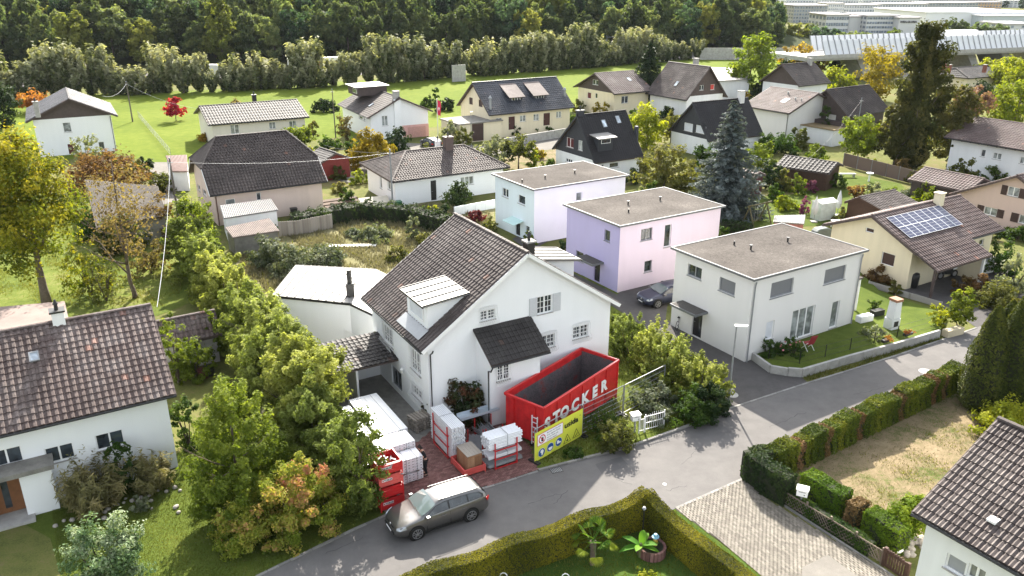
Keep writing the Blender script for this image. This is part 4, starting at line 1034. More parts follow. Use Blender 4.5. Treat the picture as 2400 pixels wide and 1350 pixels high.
# --- the three flat-roofed houses
def flat(name,label,x,y,z0,wS,wW,wins,doorq,canopy,hgt=5.5,glasscan=False):
    L,W=11.08,7.49; c=Vector((x,y,0))+Rz(R(31.7))@Vector((L/2,W/2,0))
    H=House(name,label,c.x,c.y,31.7,L,W); H.foot(-L/2+.28,L/2-.28,-W/2+.28,W/2-.28); zt=z0+hgt
    for w in wins: H.hole(w[0],w[1],**w[2])
    H.hole('W',doorq,t='d',mat=plain('black_front_door',(.015,.015,.02),.4),glass=(.6,.75),floor=True)
    # two wall colours: the W face is its own piece
    for f,mt in(('S',wS),('W',wW),('E',wS),('N',wW)):
        mb=MB(); wall_face(mb,None,H.F(f),H.Lf(f),-.6,[(0,zt-.12),(H.Lf(f),zt-.12)],H.ops[f],None,.16); part('wall',mb,mt,H.t)
    for f,u0,u1,a,b,k in H.wq:
        k=dict(k); tt=k.pop('t','w')
        if tt=='w': window(H.t,H.F(f),u0,u1,a,b,depth=.13,**k)
        else: door(H.t,H.F(f),u0,u1,a,b,depth=.12,**k)
    m=MB(); m.box(-L/2+.05,-W/2+.05,zt-.12,L/2-.05,W/2-.05,zt-.03); part('roof',m,GRAVEL,H.t)
    m=MB()
    m.box(-L/2,-W/2,zt-.14,L/2,-W/2+.12,zt+.01);m.box(-L/2,W/2-.12,zt-.14,L/2,W/2,zt+.01);m.box(-L/2,-W/2+.12,zt-.14,-L/2+.12,W/2-.12,zt+.01);m.box(L/2-.12,-W/2+.12,zt-.14,L/2,W/2-.12,zt+.01)
    part('roof_edge',m,plain('zinc_edge',(.13,.135,.14),.6,.0),H.t)
    a=H.px('W',canopy[0],canopy[1]); b=H.px('W',canopy[2],canopy[3]); Fw=H.F('W')
    u0,u1=canopy[4:6] if len(canopy)>4 else (min(a[0],b[0]),max(a[0],b[0]))
    dq=[q for q in H.wq if q[5].get('t')=='d'][0]
    m=MB(); m.box(dq[1]-1.1,-1.15,dq[4]+.12,dq[2]+.45,0,dq[4]+.27,Fw)
    if glasscan:
        m=MB(); m.slab([Fw@Vector(p) for p in((dq[1]-.6,-1.1,dq[4]+.15),(dq[2]+.6,-1.1,dq[4]+.15),(dq[2]+.6,0,dq[4]+.4),(dq[1]-.6,0,dq[4]+.4))],(0,0,.03)); part('canopy',m,plain('green_glass',(.45,.62,.60),.1,var=.02),H.t,'greenish glass canopy over the door')
    else:
        cn=part('canopy',m,plain('zinc_edge',(.13,.135,.14),.6,.0),H.t); m=MB(); m.box(dq[1]-1.02,-1.07,dq[4]+.271,dq[2]+.37,-.02,dq[4]+.29,Fw); part('roofing',m,plain('dark_gravel',(.07,.065,.06),.95,var=.5,scale=9),cn)
    return H
F1=flat('flat_roofed_house','ice-blue and white flat-roofed house, farthest back of the three cube houses',1.92,70.29,-.3,plain('white_flat_wall',(.80,.79,.775),.85,var=.04,scale=.6),ICE,
 [('W',(1176.7,439,1191.7,465),dict(leaves=2)),('W',(1214,455,1230.7,482),dict(leaves=1)),('W',(1232,528,1241,550),dict(leaves=1,fm=GREYM)),('S',(1351,452,1364,470),dict(leaves=1,gm=CURT))],(1208,520,1219,566),(1180,500,1230,520),glasscan=True)
F2=flat('flat_roofed_house','lilac and pink flat-roofed house in the middle of the three cube houses',8.11,57.97,0,ROSE,LILAC,
 [('S',(1503,538,1528,560),dict(leaves=2,fm=GREYM)),('S',(1559,528,1571,577),dict(leaves=1)),('S',(1511,613,1527,635),dict(leaves=1,fm=GREYM)),('W',(1417,537,1429,568),dict(leaves=1,fm=GREYM)),('W',(1350,586,1367,616),dict(leaves=1,fm=GREYM))],(1393,612,1405,664),(1357,590,1415,605))
F3=flat('flat_roofed_house','pale grey flat-roofed house with raised lawn, nearest of the three cube houses',14.76,45.82,.25,PALE,PALE,
 [('S',(1809,664,1857,686),dict(leaves=1,fm=GREYM,gm=GREYSH,sill=True)),('S',(1935,633,1979,654),dict(leaves=1,fm=GREYM,gm=GREYSH)),('S',(1858,737,1902,783),dict(leaves=3,gm=CURT,h=2.15)),('S',(1797,756,1811,793),dict(leaves=1,gm=plain('white_blind',(.6,.62,.66),.6))),('S',(1952,709,1960,765),dict(leaves=1,gm=CURT)),
  ('W',(1613,617,1643,657),dict(leaves=2,fm=GREYM)),('W',(1687,648,1721,695),dict(leaves=1,fm=GREYM,gm=GREYSH))],(1625,724,1643,782),(1586,690,1660,715))
for Hh,pts in((F1,((1223.7,427),(1277.6,418),(1347,406))),(F2,((1473,498),(1472,480),(1547,470))),(F3,((1720.5,574),(1759.6,585),(1846,567)))):
    z=5.5+(.22 if Hh is F3 else (-.33 if Hh is F1 else -.03))
    for i,p in enumerate(pts):
        x,y=Hh.local(*p,z); vent(Hh.t,x,y,z,.28 if i else .22,.06,DARKM,.13 if i else .07)
F3.pipe('S',0,5.45,GREYM,.15); F3.pipe('S',1,5.45,GREYM,.15)
m=MB(); Fe=F3.F('E'); m.box(1.2,-2.4,2.75,5.6,0,2.87,Fe); pg=part('pergola_roof',m,GRAVEL,F3.t)
for u in(1.35,5.45): m=MB(); m.box(u-.07,-2.3,.2,u+.07,-2.16,2.75,Fe); part('post',m,WPAINT,F3.t)
m=MB(); m.box(1.5,-2.3,.28,5.4,0,.35,Fe); part('terrace',m,CONC,F3.t)

# --- house with solar panels
H=House('solar_house','cream bungalow with striped brown tiles and a field of solar panels',33.86,65.14,31.6,12.20,8.65)
H.gable(3.21,3.32,5.19,-.08,.5,.6,TROSE,.30,.42,'S',300,seed=31,ns=1,capsingle=True)
H.hole('W',(2029.5,532,2047,548),leaves=1,sill=False,gm=BROWNSH); H.hole('W',(2068,589,2093.5,627),leaves=1,sill=False,gm=BROWNSH)
H.hole('S',(2296,563,2304,574),leaves=1)
H.build_walls(CREAM)
sl=(5.19-3.21)/(H.W/2-.08); z2=3.21-sl*1.9
m=MB(); m.slab([(-6.1,-H.W/2-1.9,z2),(1.2,-H.W/2-1.9,z2),(1.2,-H.W/2,3.21),(-6.1,-H.W/2,3.21)],(0,0,-.12)); part('porch_roof',m,BROWNW,H.t)
v=Vector((0,1.9,sl*1.9)); tiles(H.t,H.M,(-6.1,-H.W/2-1.9,z2),(1,0,0),v,7.3,v.length,0,7.3,.30,.42,TROSE,'S',0,32)
for x in(-5.7,.9): m=MB(); m.box(x-.09,-H.W/2-1.6,-.1,x+.09,-H.W/2-1.42,z2+.1); part('post',m,BROWNW if x<0 else WPAINT,H.t)
m=MB(); m.box(.95,-H.W/2-1.5,-.1,1.05,-H.W/2+.62,2.5); part('side_wall',m,CREAM,H.t)
door(H.t,H.F('S'),4.0,5.0,0,2.05,BROWNSH,depth=-.04); 
PV=plain('solar_cells',(.035,.04,.085),.35,.1,var=.08,scale=6,spec=.35)
n_=Vector((0,-sl,1)).normalized(); vv=Vector((0,1,sl)).normalized()
pts=[H.local(X,Y,Z) for X,Y,Z in((2062,511,4.9),(2176,484,4.95),(2228,516,4.15),(2109,547,4.1))]
x0,x1=-5.2,1.9; yt,yb=-.75,-3.05
for i in range(8):
    for j in range(2):
        m=MB(); w=(x1-x0)/8; a=x0+i*w; hh=(yt-yb)/2; b=yb+j*hh
        P=[(a+.02,b+.015,H.z_at(b)+.16),(a+w-.02,b+.015,H.z_at(b)+.16),(a+w-.02,b+hh-.015,H.z_at(b+hh)+.16),(a+.02,b+hh-.015,H.z_at(b+hh)+.16)]
        m.slab(P,n_*.035); q=part('solar_panel',m,PV,H.t)
        m=MB()
        Q=[Vector(p)+n_*.037 for p in P]
        for k in range(4): m.bar(Q[k],Q[(k+1)%4],.03,.012)
        for k in range(1,4): m.bar(Q[0].lerp(Q[3],k/4),Q[1].lerp(Q[2],k/4),.012,.006)
        part('frame',m,ALU,q)
x,y=H.local(2211,475,5.4); chimney(H.t,2.2,-.5,4.6,6.0,.6,.6,CREAM,CREAM,False)

# --- dark hipped house with pinkish walls
H=House('hipped_house','pinkish beige house with big half-hipped dark brown roof behind the hedge row',-26.99,83.48,30.7,11.77,10.85)
H.gable(3.20,3.45,7.74,.2,.5,.5,tile_mat('tiles_umber',(.040,.031,.028),(.085,.066,.060),l=.1),.31,.36,'S',300,hl=2.3,hipz=5.3,seed=41,ns=1,edge=WPAINT)
H.hole('S',(528,468,553,485),leaves=1,gm=CURT,sill=False);H.hole('S',(600,452,612.7,469),leaves=1,sill=False)
H.hole('W',(462,430,470,450),leaves=1); H.hole('W',(474,440,484,462),leaves=1)
H.build_walls(PINKB); H.pipe('S',0,3.2,plain('copper_pipe',(.12,.05,.03),.5,.5))
# --- hipped bungalow
H=House('bungalow','white bungalow with hipped tile roof, brown chimney and dark front door',-8.82,90.54,30.2,14.39,9.45)
H.gable(2.84,3.05,4.95,-.3,.6,.6,TMAIN,.30,.34,'S',300,hl=3.6,seed=42,ns=1)
H.hole('S',(1009,424,1024,470),t='d',mat=DARKM,grooves=5,floor=True,glass=None);H.hole('S',(1079.6,416,1110,431),leaves=3,gm=CURT)
H.hole('W',(889,412,896,443),leaves=1,gm=CURT);H.hole('W',(908,424,919,448),leaves=2,gm=CURT)
H.build_walls(WHITE)
x,y=H.local(1091,360,5.0); chimney(H.t,x,-.6,4.2,6.1,.95,.8,plain('brown_chimney',(.09,.06,.055),.7),plain('brown_chimney',(.09,.06,.055),.7),True)
m=MB(); m.slab([(-3.5,2,3.9),(-3.5,6.5,3.1),(3.5,6.5,3.1),(3.5,2,3.9)][::-1],(0,0,.1)); part('rear_roof',m,TMAIN,H.t)
x,y=H.local(1026,345,4.5); chimney(H.t,x,y,3.5,5.2,.5,.5,WPAINT,WPAINT,True)
# --- white house top left
H=House('gabled_house','white house with dark gable boards and roof half white with glare, top left',-63.38,116.79,119.0,13.66,11.13)
H.gable(4.88,4.89,7.54,0,.6,.8,TGREY,.45,.5,'S',seed=43)
H.hole('W',(146,288,169,309),leaves=1,gm=CURT);H.hole('W',(158,338,181,360),t='d',mat=plain('wine_door',(.09,.02,.02),.5));H.hole('W',(230,333,247,352),leaves=1,sill=False)
H.build_walls(WHITE,BROWNW,5.0,'WE')
x,y=H.local(86,257,6.6); chimney(H.t,x,y,5.6,7.6,.6,.6,CONC,CONC)
H.pipe('W',1,4.9); 
# --- long low bungalow
H=House('bungalow','long low cream bungalow with ribbed brown roof left of the white chalet',-39.7,123.37,29.7,14.56,11.88)
H.gable(3.39,3.48,5.24,.1,.6,.5,TBLACK,.40,.9,'S',seed=44)
for q in((539,293,561.7,313),(630,287,647,301),(677,284,696,304)): H.hole('S',q,leaves=2,gm=CURT)
H.build_walls(BEIGE); x,y=H.local(596,232,5.3); chimney(H.t,x,y,4.6,5.9,.6,.5,DARKM,ZINC)
# --- white chalet with flat dormer
H=House('chalet','white chalet with dark shallow roof, boxy dormer and pink garage',-20.36,129.21,117.7,15.48,10.39)
H.gable(3.83,3.56,6.14,0,.5,.6,TBROWN,.33,.4,'F',seed=45)
H.hole('W',(894.4,272,909.6,294),leaves=2,gm=CURT); H.hole('N',(841.6,271,850,281),leaves=1); H.hole('N',(852,276,856,284),leaves=1)
H.build_walls(WHITE)
F=H.F('W'); m=MB(); u=H.px('W',930,240)[0]; m.box(u-.55,-.35,-.1,u+.55,0,5.9,F); part('chimney_breast',m,WHITE,H.t)
x,y=H.local(927,214,6.4); chimney(H.t,-6.9,.3,5.6,7.0,.9,.8,CONC,CONC,False)
a=H.px('W',962,312);b=H.px('W',1000,335); 
m=MB(); m.box(H.Lf('W')-4.9,-.04,-.4,H.Lf('W')+.02,0,1.9,F); part('garage_front',m,plain('salmon_wall',(.62,.36,.33),.8),H.t,'salmon garage wall')
m=MB(); m.box(H.Lf('W')-3.4,-.08,-.4,H.Lf('W')-.5,-.041,1.6,F); part('garage_door',m,plain('salmon_door',(.50,.28,.25),.6,var=.2,scale=5),H.t)
m=MB(); m.box(.6,-.9,5.6,5.6,3.9,6.85); D=part('dormer',m,BROWNW,H.t); m=MB(); m.slab([(.3,4.3,6.86),(5.9,4.3,6.86),(5.9,-1.3,6.95),(.3,-1.3,6.95)],(0,0,.12)); part('dormer_roof',m,ZINC,D)
m=MB(); m.box(.9,3.905,5.95,3.0,3.94,6.6); part('window',m,WPAINT,D); m=MB(); m.box(1.0,3.945,6.0,1.6,3.955,6.55); m.box(1.7,3.945,6.0,2.9,3.955,6.55); part('pane',m,GLASS,D)
skylight(H,-3.2,3.0,.6,.9)
# --- yellow twin house with slate roof
H=House('twin_house','cream twin house with blue-grey slate roof and two matching dormers',.53,130.37,31.1,15.61,10.59)
H.gable(3.64,3.81,7.83,0,.5,.5,TSLATE,.36,.42,'F',seed=46)
for q in((1162.6,277.4,1176.4,290.4),(1218.6,271,1232.4,284),(1250.7,268,1263,281.7),(1304,262,1315.7,275)): H.hole('S',q,leaves=2,gm=CURT)
for q in((1192,274,1207,303),(1274,265.7,1289,293)): H.hole('S',q,t='d',mat=plain('maroon_door',(.06,.02,.018),.5))
for q in((1099.4,227.6,1108,246),(1121.6,233,1131,252)): H.hole('W',q,leaves=1,gm=BROWNSH,fm=BROWNSH,sill=False)
H.build_walls(CREAM)
for xc in(-1.9,2.5): dormer(H,xc-1.1,xc+1.1,-3.3,5.9,-.5,7.4,TSLATE,TPALE,side=-1,over=.35,wins=[(xc-.75,xc+.75,5.15,5.75,3)])
for X,Y,Z in((1149,246,5.0),(1323,225,5.2)):
    x,y=H.local(X,Y,Z); m=MB(); m.tube([(x,y,H.z_at(y)-.1),(x,y,Z+.9),(x,y,Z+1.0),(x,y,Z+1.4)],[.2,.2,.3,.05],8); part('flue',m,GREYM,H.t)
# garage wing at its left
g=House('garage','flat-roofed cream garage with brown door at the left end of the twin house',*U(1105,323)[:2],31.1,7.2,6.0,'garage')
g.foot(-3.6,3.6,-3,3); g.hole('S',(1106,291,1134,322),t='d',mat=BROWNSH,floor=True,handle=False,grooves=4); g.build_walls(CREAM,flat=2.7)
m=MB(); m.box(-3.8,-3.2,2.7,3.8,3.2,2.85); part('roof',m,CONCD,g.t)
# --- dark A-frame houses
def aframe(label,x,y,yaw,L,W,z0,z1,zr,ro,wq,sq,seed,cl=BLACKW):
    H=House('steep_roofed_house',label,x,y,yaw,L,W); H.gable(z0,z1,zr,ro,.35,.3,TDARK,.34,.32,'F',seed=seed,gutter=False,edge=cl)
    for q,k in wq: H.hole('W',q,**k)
    for q,k in sq: H.hole('S',q,**k)
    H.build_walls(WHITE2,cl,2.45,'WE'); return H
MARO=plain('maroon_glass',(.09,.015,.02),.3)
H=aframe('black steep-roofed house with one metal dormer and two skylights, behind the ice-blue house',10.72,100.52,31.4,7.55,8.99,2.25,2.5,7.37,-.6,
 [((1328,321,1344,348),dict(leaves=2,gm=MARO)),((1355.6,328,1365,354),dict(leaves=2,gm=CURT)),((1326,370,1341,383),dict(leaves=3))],[((1429,383,1450,391),dict(leaves=1)),((1403,387,1416,396),dict(leaves=2))],47)
dormer(H,-2.7,-.5,-3.7,5.0,-2.0,5.25,BLACKW,ZINC,side=-1,over=.3,wins=[(-2.3,-.9,4.3,4.85,1)])
skylight(H,-.3,-1.5,.6,1.0);skylight(H,2.0,-1.3,.6,1.0)
chimney(H.t,-3.2,-.5,6.5,7.9,.9,.5,BLACKW,CONC); x,y=H.local(1500,332,4.5); m=MB(); m.tube([(4.0,-2.6,-.1),(4.0,-2.6,5.4),(4.0,-2.6,5.42),(4.0,-2.6,5.7)],[.28,.28,.34,.2],8); part('flue',m,BLACKW,H.t)
H=aframe('black steep-roofed house half hidden by the blue spruce',28.86,114.18,29,10.16,8.4,2.3,2.5,6.95,-.4,
 [((1604,286.5,1622.7,310),dict(leaves=1,gm=plain('white_blind',(.6,.62,.66),.6))),((1631.4,292,1652,315),dict(leaves=1,gm=plain('white_blind',(.6,.62,.66),.6))),((1634.7,341.6,1652.7,362),dict(leaves=2))],[],48)
chimney(H.t,3.6,-.6,6.0,8.0,.8,.7,PALE,CONC,False)
# --- yellow chalet, brown roofs in the middle distance
H=House('chalet','yellow chalet with dark boarded gable left of the tall dark spruce',18.32,149.11,31.5,9.0,12.19)
H.gable(4.11,4.10,7.05,-.2,.6,.8,TPALE,.45,.5,'S',seed=49)
for q in((1389,186,1402,200),): H.hole('W',q,leaves=2)
H.hole('W',(1376.6,215.6,1385,232),leaves=1,gm=plain('wine_shutter',(.12,.02,.025),.6),sill=False);H.hole('W',(1395,218,1400,231),leaves=1,sill=False); H.hole('S',(1457,226,1472,241),leaves=2)
H.build_walls(CREAM,BROWNW,4.1,'WE'); skylight(H,1.5,-2.6,.7,1)
m=MB(); Fw=H.F('N'); m.box(1,-1.3,2.3,6.5,0,2.42,Fw); part('balcony',m,BROWNW,H.t)
H=House('gabled_house','white house with grey-brown tiles and brown gable boards right of the tall dark spruce',30.61,144.08,121.6,10.46,9.6)
H.gable(3.6,3.7,8.84,-.17,.6,.6,TMAIN,.38,.42,'S',seed=50)
H.hole('W',(1640,200,1649,211),leaves=2);H.hole('W',(1666,198,1674,210),leaves=1,gm=plain('red_shutter',(.5,.06,.05),.6)); H.hole('W',(1641,240,1646,246),leaves=1)
H.build_walls(WHITE2,BROWNW,4.2,'WE'); x,y=H.local(1631,147,8.9); chimney(H.t,x,y,8.0,9.6,.8,.7,CONC,CONC,False); skylight(H,-.5,2.8,.6,1.0)
H=House('gabled_house','pale house with rose-brown roof and three vents, joined to the dark boarded chalet',42.86,125.52,-57.4,9.1,11.45)
H.gable(4.39,4.8,6.84,.4,.5,.6,TROSE,.36,.42,'S',seed=51); H.hole('S',(1770,293,1780,310),leaves=2); H.build_walls(PALE); H.pipe('S',1,4.4)
for p in((1847,223),(1865,229),(1879,231)): x,y=H.local(*p,6.2); vent(H.t,x,y,H.z_at(y),.4,.09,GREYM,.15)
skylight(H,1.2,-2.8,.8,1.2)
H=House('chalet','dark brown boarded chalet with white shutters, behind the pale round tree',51.31,125.4,34,10.67,8.4)
H.gable(3.9,4.2,7.3,0,.6,.6,TBROWN,.36,.42,'S',seed=52)
ws=plain('pale_shutter',(.62,.6,.56),.6)
for q in((1893,260,1918,281),(1937,266.5,1957,289)): H.hole('W',q,leaves=1,gm=ws,sill=False)
H.build_walls(BROWNW); m=MB(); Fw=H.F('W'); m.box(-.2,-1.4,2.0,H.Lf('W')+.2,0,3.0,Fw); part('balcony',m,BROWNW,H.t)
m=MB(); m.box(-1,-4.4,-.1,H.Lf('W')+1.2,-1.5,2.3,Fw); g2=part('veranda',m,WHITE2,H.t); m=MB(); m.box(-1.2,-4.6,2.31,H.Lf('W')+1.4,-1.42,2.45,Fw); part('veranda_roof',m,plain('mossy_roof',(.22,.16,.08),.9,var=.5),g2)
H=House('gabled_house','house with brown roof and ivy-covered gable below the bright yellow-green tree',55.02,160.04,33,9.5,9.4)
H.gable(4.0,4.0,7.5,-.1,.5,.5,TBROWN,.4,.45,'F',seed=53); H.build_walls(WHITE2,BROWNW,4.0,'WE'); chimney(H.t,3.0,-.5,6.8,8.3,.7,.7,CONC,CONC,False)
H=House('bungalow','pale yellow bungalow with low dark hipped roof, far right behind the red-leaved tree',101.17,182.82,29,14.15,9.11)
H.gable(2.9,2.9,4.6,.1,.5,.5,TBLACK,.5,.5,'F',hl=1.74,seed=54); H.hole('W',(2194,190,2198,199),leaves=1); H.build_walls(CREAM)
for X in(2225,2308): x,y=H.local(X,160,4.9); chimney(H.t,x,y,4.0,5.6,.6,.6,plain('brick_chimney',(.2,.07,.05),.8),CONC,False)
H=House('gabled_house','far brown-roofed house under the motorway bridge',*U(2215,158)[:2],-35,11,10)
H.gable(3.6,3.6,7,0,.5,.5,TBROWN,.5,.5,'F',seed=55); H.build_walls(WHITE2,BROWNW,3.8,'WE')
# --- white house right edge, pink house right edge
H=House('gabled_house','bluish white two-storey house with rose-brown roof at the right edge',61.59,94.94,-57.9,15.96,9.55)
H.gable(4.54,5.0,6.66,.1,.6,.8,TROSE,.33,.36,'S',seed=56)
H.hole('S',(2301,350,2307.5,368),leaves=1);H.hole('S',(2328.7,357,2345,375),leaves=2,gm=CURT);H.hole('S',(2392,367,2408,386),leaves=2,gm=CURT)
H.hole('S',(2288.7,405,2294,422),leaves=1,sill=False);H.hole('S',(2299,408,2305,424),leaves=1,sill=False);H.hole('S',(2331,411,2340,424),leaves=1,sill=False)
H.build_walls(WHITE2)
for i in range(14):
    m=MB(); m.bar((-6.8+i*1.05,-H.W/2+.05,4.4),(-6.8+i*1.05,-H.W/2+.85,4.7),.1,.12); part('rafter',m,BROWNW,H.t)
P=U(2398,545); e1=Vector((math.cos(R(30.5)),math.sin(R(30.5)),0)); e2=Vector((-e1.y,e1.x,0))
c=P+e1*5.2+e2*1.5
H=House('gabled_house','pink-beige house with dark brown shutters cut by the right edge',c.x,c.y,30.5,11.4,12.5)
ax=P+e2*1.5; zt=topz(ax,413)
H.gable(zt-3.1,zt-3.1,zt+.1,0,.5,.6,TROSE,.33,.4,'S',seed=57,edge=TROSE)
H.hole('W',(2364,436,2386,463),leaves=2,gm=CURT,shut=1);H.hole('W',(2308,483,2334,508),leaves=2,gm=CURT,shut=1);H.hole('W',(2390,502,2420,530),leaves=2,gm=CURT,shut=1)
H.build_walls(render_wall('pink_beige_render',(.58,.44,.38),.2))
# --- carport roof and shed by the solar house
g=House('carport','open carport with striped rose-brown tile roof in front of the bluish white house',*U(2225,455,1.2)[:2],-57,6.6,5.6,'carport')
g.gable(2.5,2.5,3.5,0,.3,.4,TROSE,.33,.42,'S',seed=58,gutter=False); g.build_walls(BROWNW)
g=House('garden_shed','shed with striped brown tiles directly behind the solar roof',*U(2065,502,1)[:2],31,5.6,4.6,'shed')
g.gable(2.1,2.1,2.9,.8,.2,.25,TMAIN,.33,.42,'S',seed=59,gutter=False,edge=WOODB); g.build_walls(WOODB)
# --- bottom right house
H=House('white_house','white house with brown corrugated tiles in the bottom right corner',21.23,21.41,-58,11.5,9.18)
H.gable(5.12,5.04,7.48,0,.35,.45,TMAIN,.30,.36,'D',300,seed=61,ns=1,gutter=DARKM,capsingle=True)
H.hole('S',(2221,1295,2258,1356),leaves=1,gm=plain('grey_blind_pane',(.3,.31,.33),.5));H.hole('S',(2272,1318,2304,1374),leaves=2,gm=CURT)
H.build_walls(WHITE2)
x,y=H.local(2336,1193,6.2); m=MB(); m.box(x-.15,y-.2,H.z_at(y)+.05,x+.15,y+.15,H.z_at(y)+.14); part('glass_tile',m,WPAINT,H.t)
# --- garden huts
g=House('garden_hut','dark brown wooden hut with wide ribbed roof in the flower garden',*U(1893,412,1)[:2],-40,6.4,4.6,'hut')
g.gable(2.1,2.3,2.9,.4,.3,.4,TBLACK,.5,.6,'S',seed=62,gutter=False); g.build_walls(WOODB)
g=House('garden_hut','small dark red hut with white window beside the blue spruce',*U(1745,432,1)[:2],-45,3.4,3.0,'hut')
g.gable(2.0,2.1,2.6,.2,.2,.25,TROSE,.5,.6,'S',seed=63,gutter=False); g.hole('E',(1737,418,1757,432),leaves=3,shut=1,shutm=RED); g.build_walls(plain('dark_red_boards',(.08,.02,.02),.7,var=.3))
g=House('garden_hut','dark red hut with grey roof right of the dark half-hipped roof',*U(772,398,.8)[:2],-50,4.2,4.2,'hut')
g.gable(2.3,2.3,3.2,0,.25,.3,TBLACK,.33,.4,'F',seed=64,gutter=False); g.build_walls(plain('red_boards',(.16,.022,.018),.7,var=.25,scale=4))
def shed(label,P4,z,mat,wall,slope=.3,corr=True,name='shed'):
    Pn=[U(*p,z) for p in P4]; c=sum(Pn,Vector())/4; c.z=0; t=thing(name,label,'shed',c)
    Q=[p-c for p in Pn]; Q[0].z=Q[1].z=z+slope; Q[2].z=Q[3].z=z
    nrm=(Q[1]-Q[0]).cross(Q[2]-Q[0]).normalized()
    m=MB()
    n=max(4,int((Q[1]-Q[0]).length/.16))
    for i in range(n):
        for f0,f1,h0,h1 in((i/n,(i+.5)/n,0,.06),((i+.5)/n,(i+1)/n,.06,0)):
            a=Q[0].lerp(Q[1],f0);b=Q[0].lerp(Q[1],f1);c2=Q[3].lerp(Q[2],f1);d=Q[3].lerp(Q[2],f0); up=Vector((0,0,1))
            m.add([a+up*h0,b+up*h1,c2+up*h1,d+up*h0],[(0,1,2,3)])
    m.slab([q-Vector((0,0,.03)) for q in Q],(0,0,-.05)); part('roof',m,mat,t)
    m=MB(); k=.94; m.slab([Vector((q.x*k,q.y*k,-.1)) for q in Q],(0,0,z)); part('wall',m,wall,t); return t
shed('shed with pale corrugated metal roof against the pinkish beige house',[(516,489),(636,473),(652,492),(524,512)],2.2,plain('dull_corrugated_sheet',(.15,.15,.15),.6,var=.15),WHITE2)
shed('low shed with rusty patched corrugated roof behind the wooden fence',[(528,541),(632,519),(655,541),(545,557)],1.7,plain('rusty_white_sheet',(.19,.15,.13),.7,var=.5,scale=1.2),CONCD)
shed('lean-to carport with red edge left of the pinkish beige house',[(388,366),(438,364),(440,402),(404,402)],2.3,plain('reddish_roof',(.12,.065,.055),.8,var=.3),WHITE2,.05)
shed('low white building glimpsed behind the bright tree, right of the brown gable',[(1660,158),(1740,160),(1760,185),(1680,190)],4.0,ZINC,WHITE2,.05,name='outbuilding')
shed('pale old house half hidden behind the bare tree at left',[(200,432),(372,448),(392,505),(225,535)],2.5,plain('old_pale_roof',(.07,.058,.046),.95,var=.6,scale=1),CONCD,.5,name='outbuilding')
shed('pink garden store with white roof beside the wooden swing frame',[(1815,508),(1888,506),(1885,525),(1812,520)],1.5,ZINC,plain('pink_boards',(.35,.14,.12),.7),.1)
def text_obj(name,body,size,mat,parent,loc,off=0,ext=.001,sx=1,center=False,rot=(90,0,0)):
    tx=bpy.data.curves.new(name,'FONT'); tx.body=body; tx.size=size; tx.offset=off; tx.extrude=ext; tx.resolution_u=3
    if center: tx.align_x='CENTER'; tx.align_y='CENTER'
    tmp=bpy.data.objects.new(name,tx); me=bpy.data.meshes.new_from_object(tmp); bpy.data.objects.remove(tmp)
    o=link(name,me,mat,parent); o.location=loc; o.rotation_euler=tuple(R(a) for a in rot); o.scale=(sx,1,1); return o
# ---------------------------------------------------------------- the yard: stacks, racks, container, people, car
YO=U(993,1124); YM=T(*YO)@Rz(R(30.5))
def yloc(x,y,z=0): return YM@Vector((x,y,z))
def yth(name,label,cat,x,y,group=None,rz=0): return thing(name,label,cat,yloc(x,y),R(30.5)+rz,group)
REDF=RED
SLOT=plain('dark_slot',(.01,.01,.01),.8)
def deck_stack(label,x0,y0,x1,y1,bundles,nx,lay=.15,alongx=False):
    """bundles of white aluminium decks: list of (z0, layers); slots show on the ends"""
    cx,cy=(x0+x1)/2,(y0+y1)/2; t=yth('deck_stack',label,'stack of decks',cx,cy,'stacks of white scaffold decks'); W=x1-x0;D=y1-y0
    rng=random.Random(hash(label)%999)
    for z0,n in bundles:
        for k in range(n):
            for i in range(nx):
                w=W/nx; j=rng.uniform(-.015,.015); a=-W/2+i*w+.004; z=z0+k*lay
                m=MB(); m.box(a,-D/2+j,z,a+w-.008,D/2+j,z+lay-.012); d=part('deck',m,ALUW,t,bevel=.008)
                s=MB(); c=max(1,int(w/.2))
                for q in range(c):
                    xx=a+w*(q+.5)/c; s.box(xx-.035,-D/2+j-.003,z+lay*.42,xx+.035,-D/2+j+.01,z+lay*.60)
                part('slot',s,SLOT,d)
        for i in(.3,.75):
            s=MB(); zz=z0+n*lay; xx=-W/2+W*i; s.box(xx-.012,-D/2-.022,z0,xx+.012,-D/2-.018,zz); s.box(xx-.012,-D/2-.022,zz-.01,xx+.012,D/2+.02,zz-.004); part('strap',s,GREYM,t)
    for z in [b[0] for b in bundles]:
        for f in(.2,.8):
            m=MB(); m.box(-W/2+W*f-.05,-D/2,z-.09,-W/2+W*f+.05,D/2,z-.015); part('bearer',m,GREYWOOD,t)
    return t
ALUW=plain('white_aluminium',(.74,.75,.77),.4,.15,var=.06,scale=3)
deck_stack('nearest stack of white decks, in front of the person in black',-1.24,0,0,.85,[(.1,3),(.66,5)],3)
deck_stack('taller white deck stack behind the one the person leans on',-1.85,.95,.05,2.1,[(.1,5),(.96,5)],4)
deck_stack('long white deck pile in the court, right-hand row',-1.12,2.95,.5,7.3,[(.1,3),(.65,4)],4)
deck_stack('long white deck pile in the court next to the hedge',-2.85,2.6,-1.2,7.0,[(.1,3),(.65,3)],4)
deck_stack('low white deck pile half under the hedge foliage',-3.6,1.0,-2.0,2.5,[(.1,5)],4)
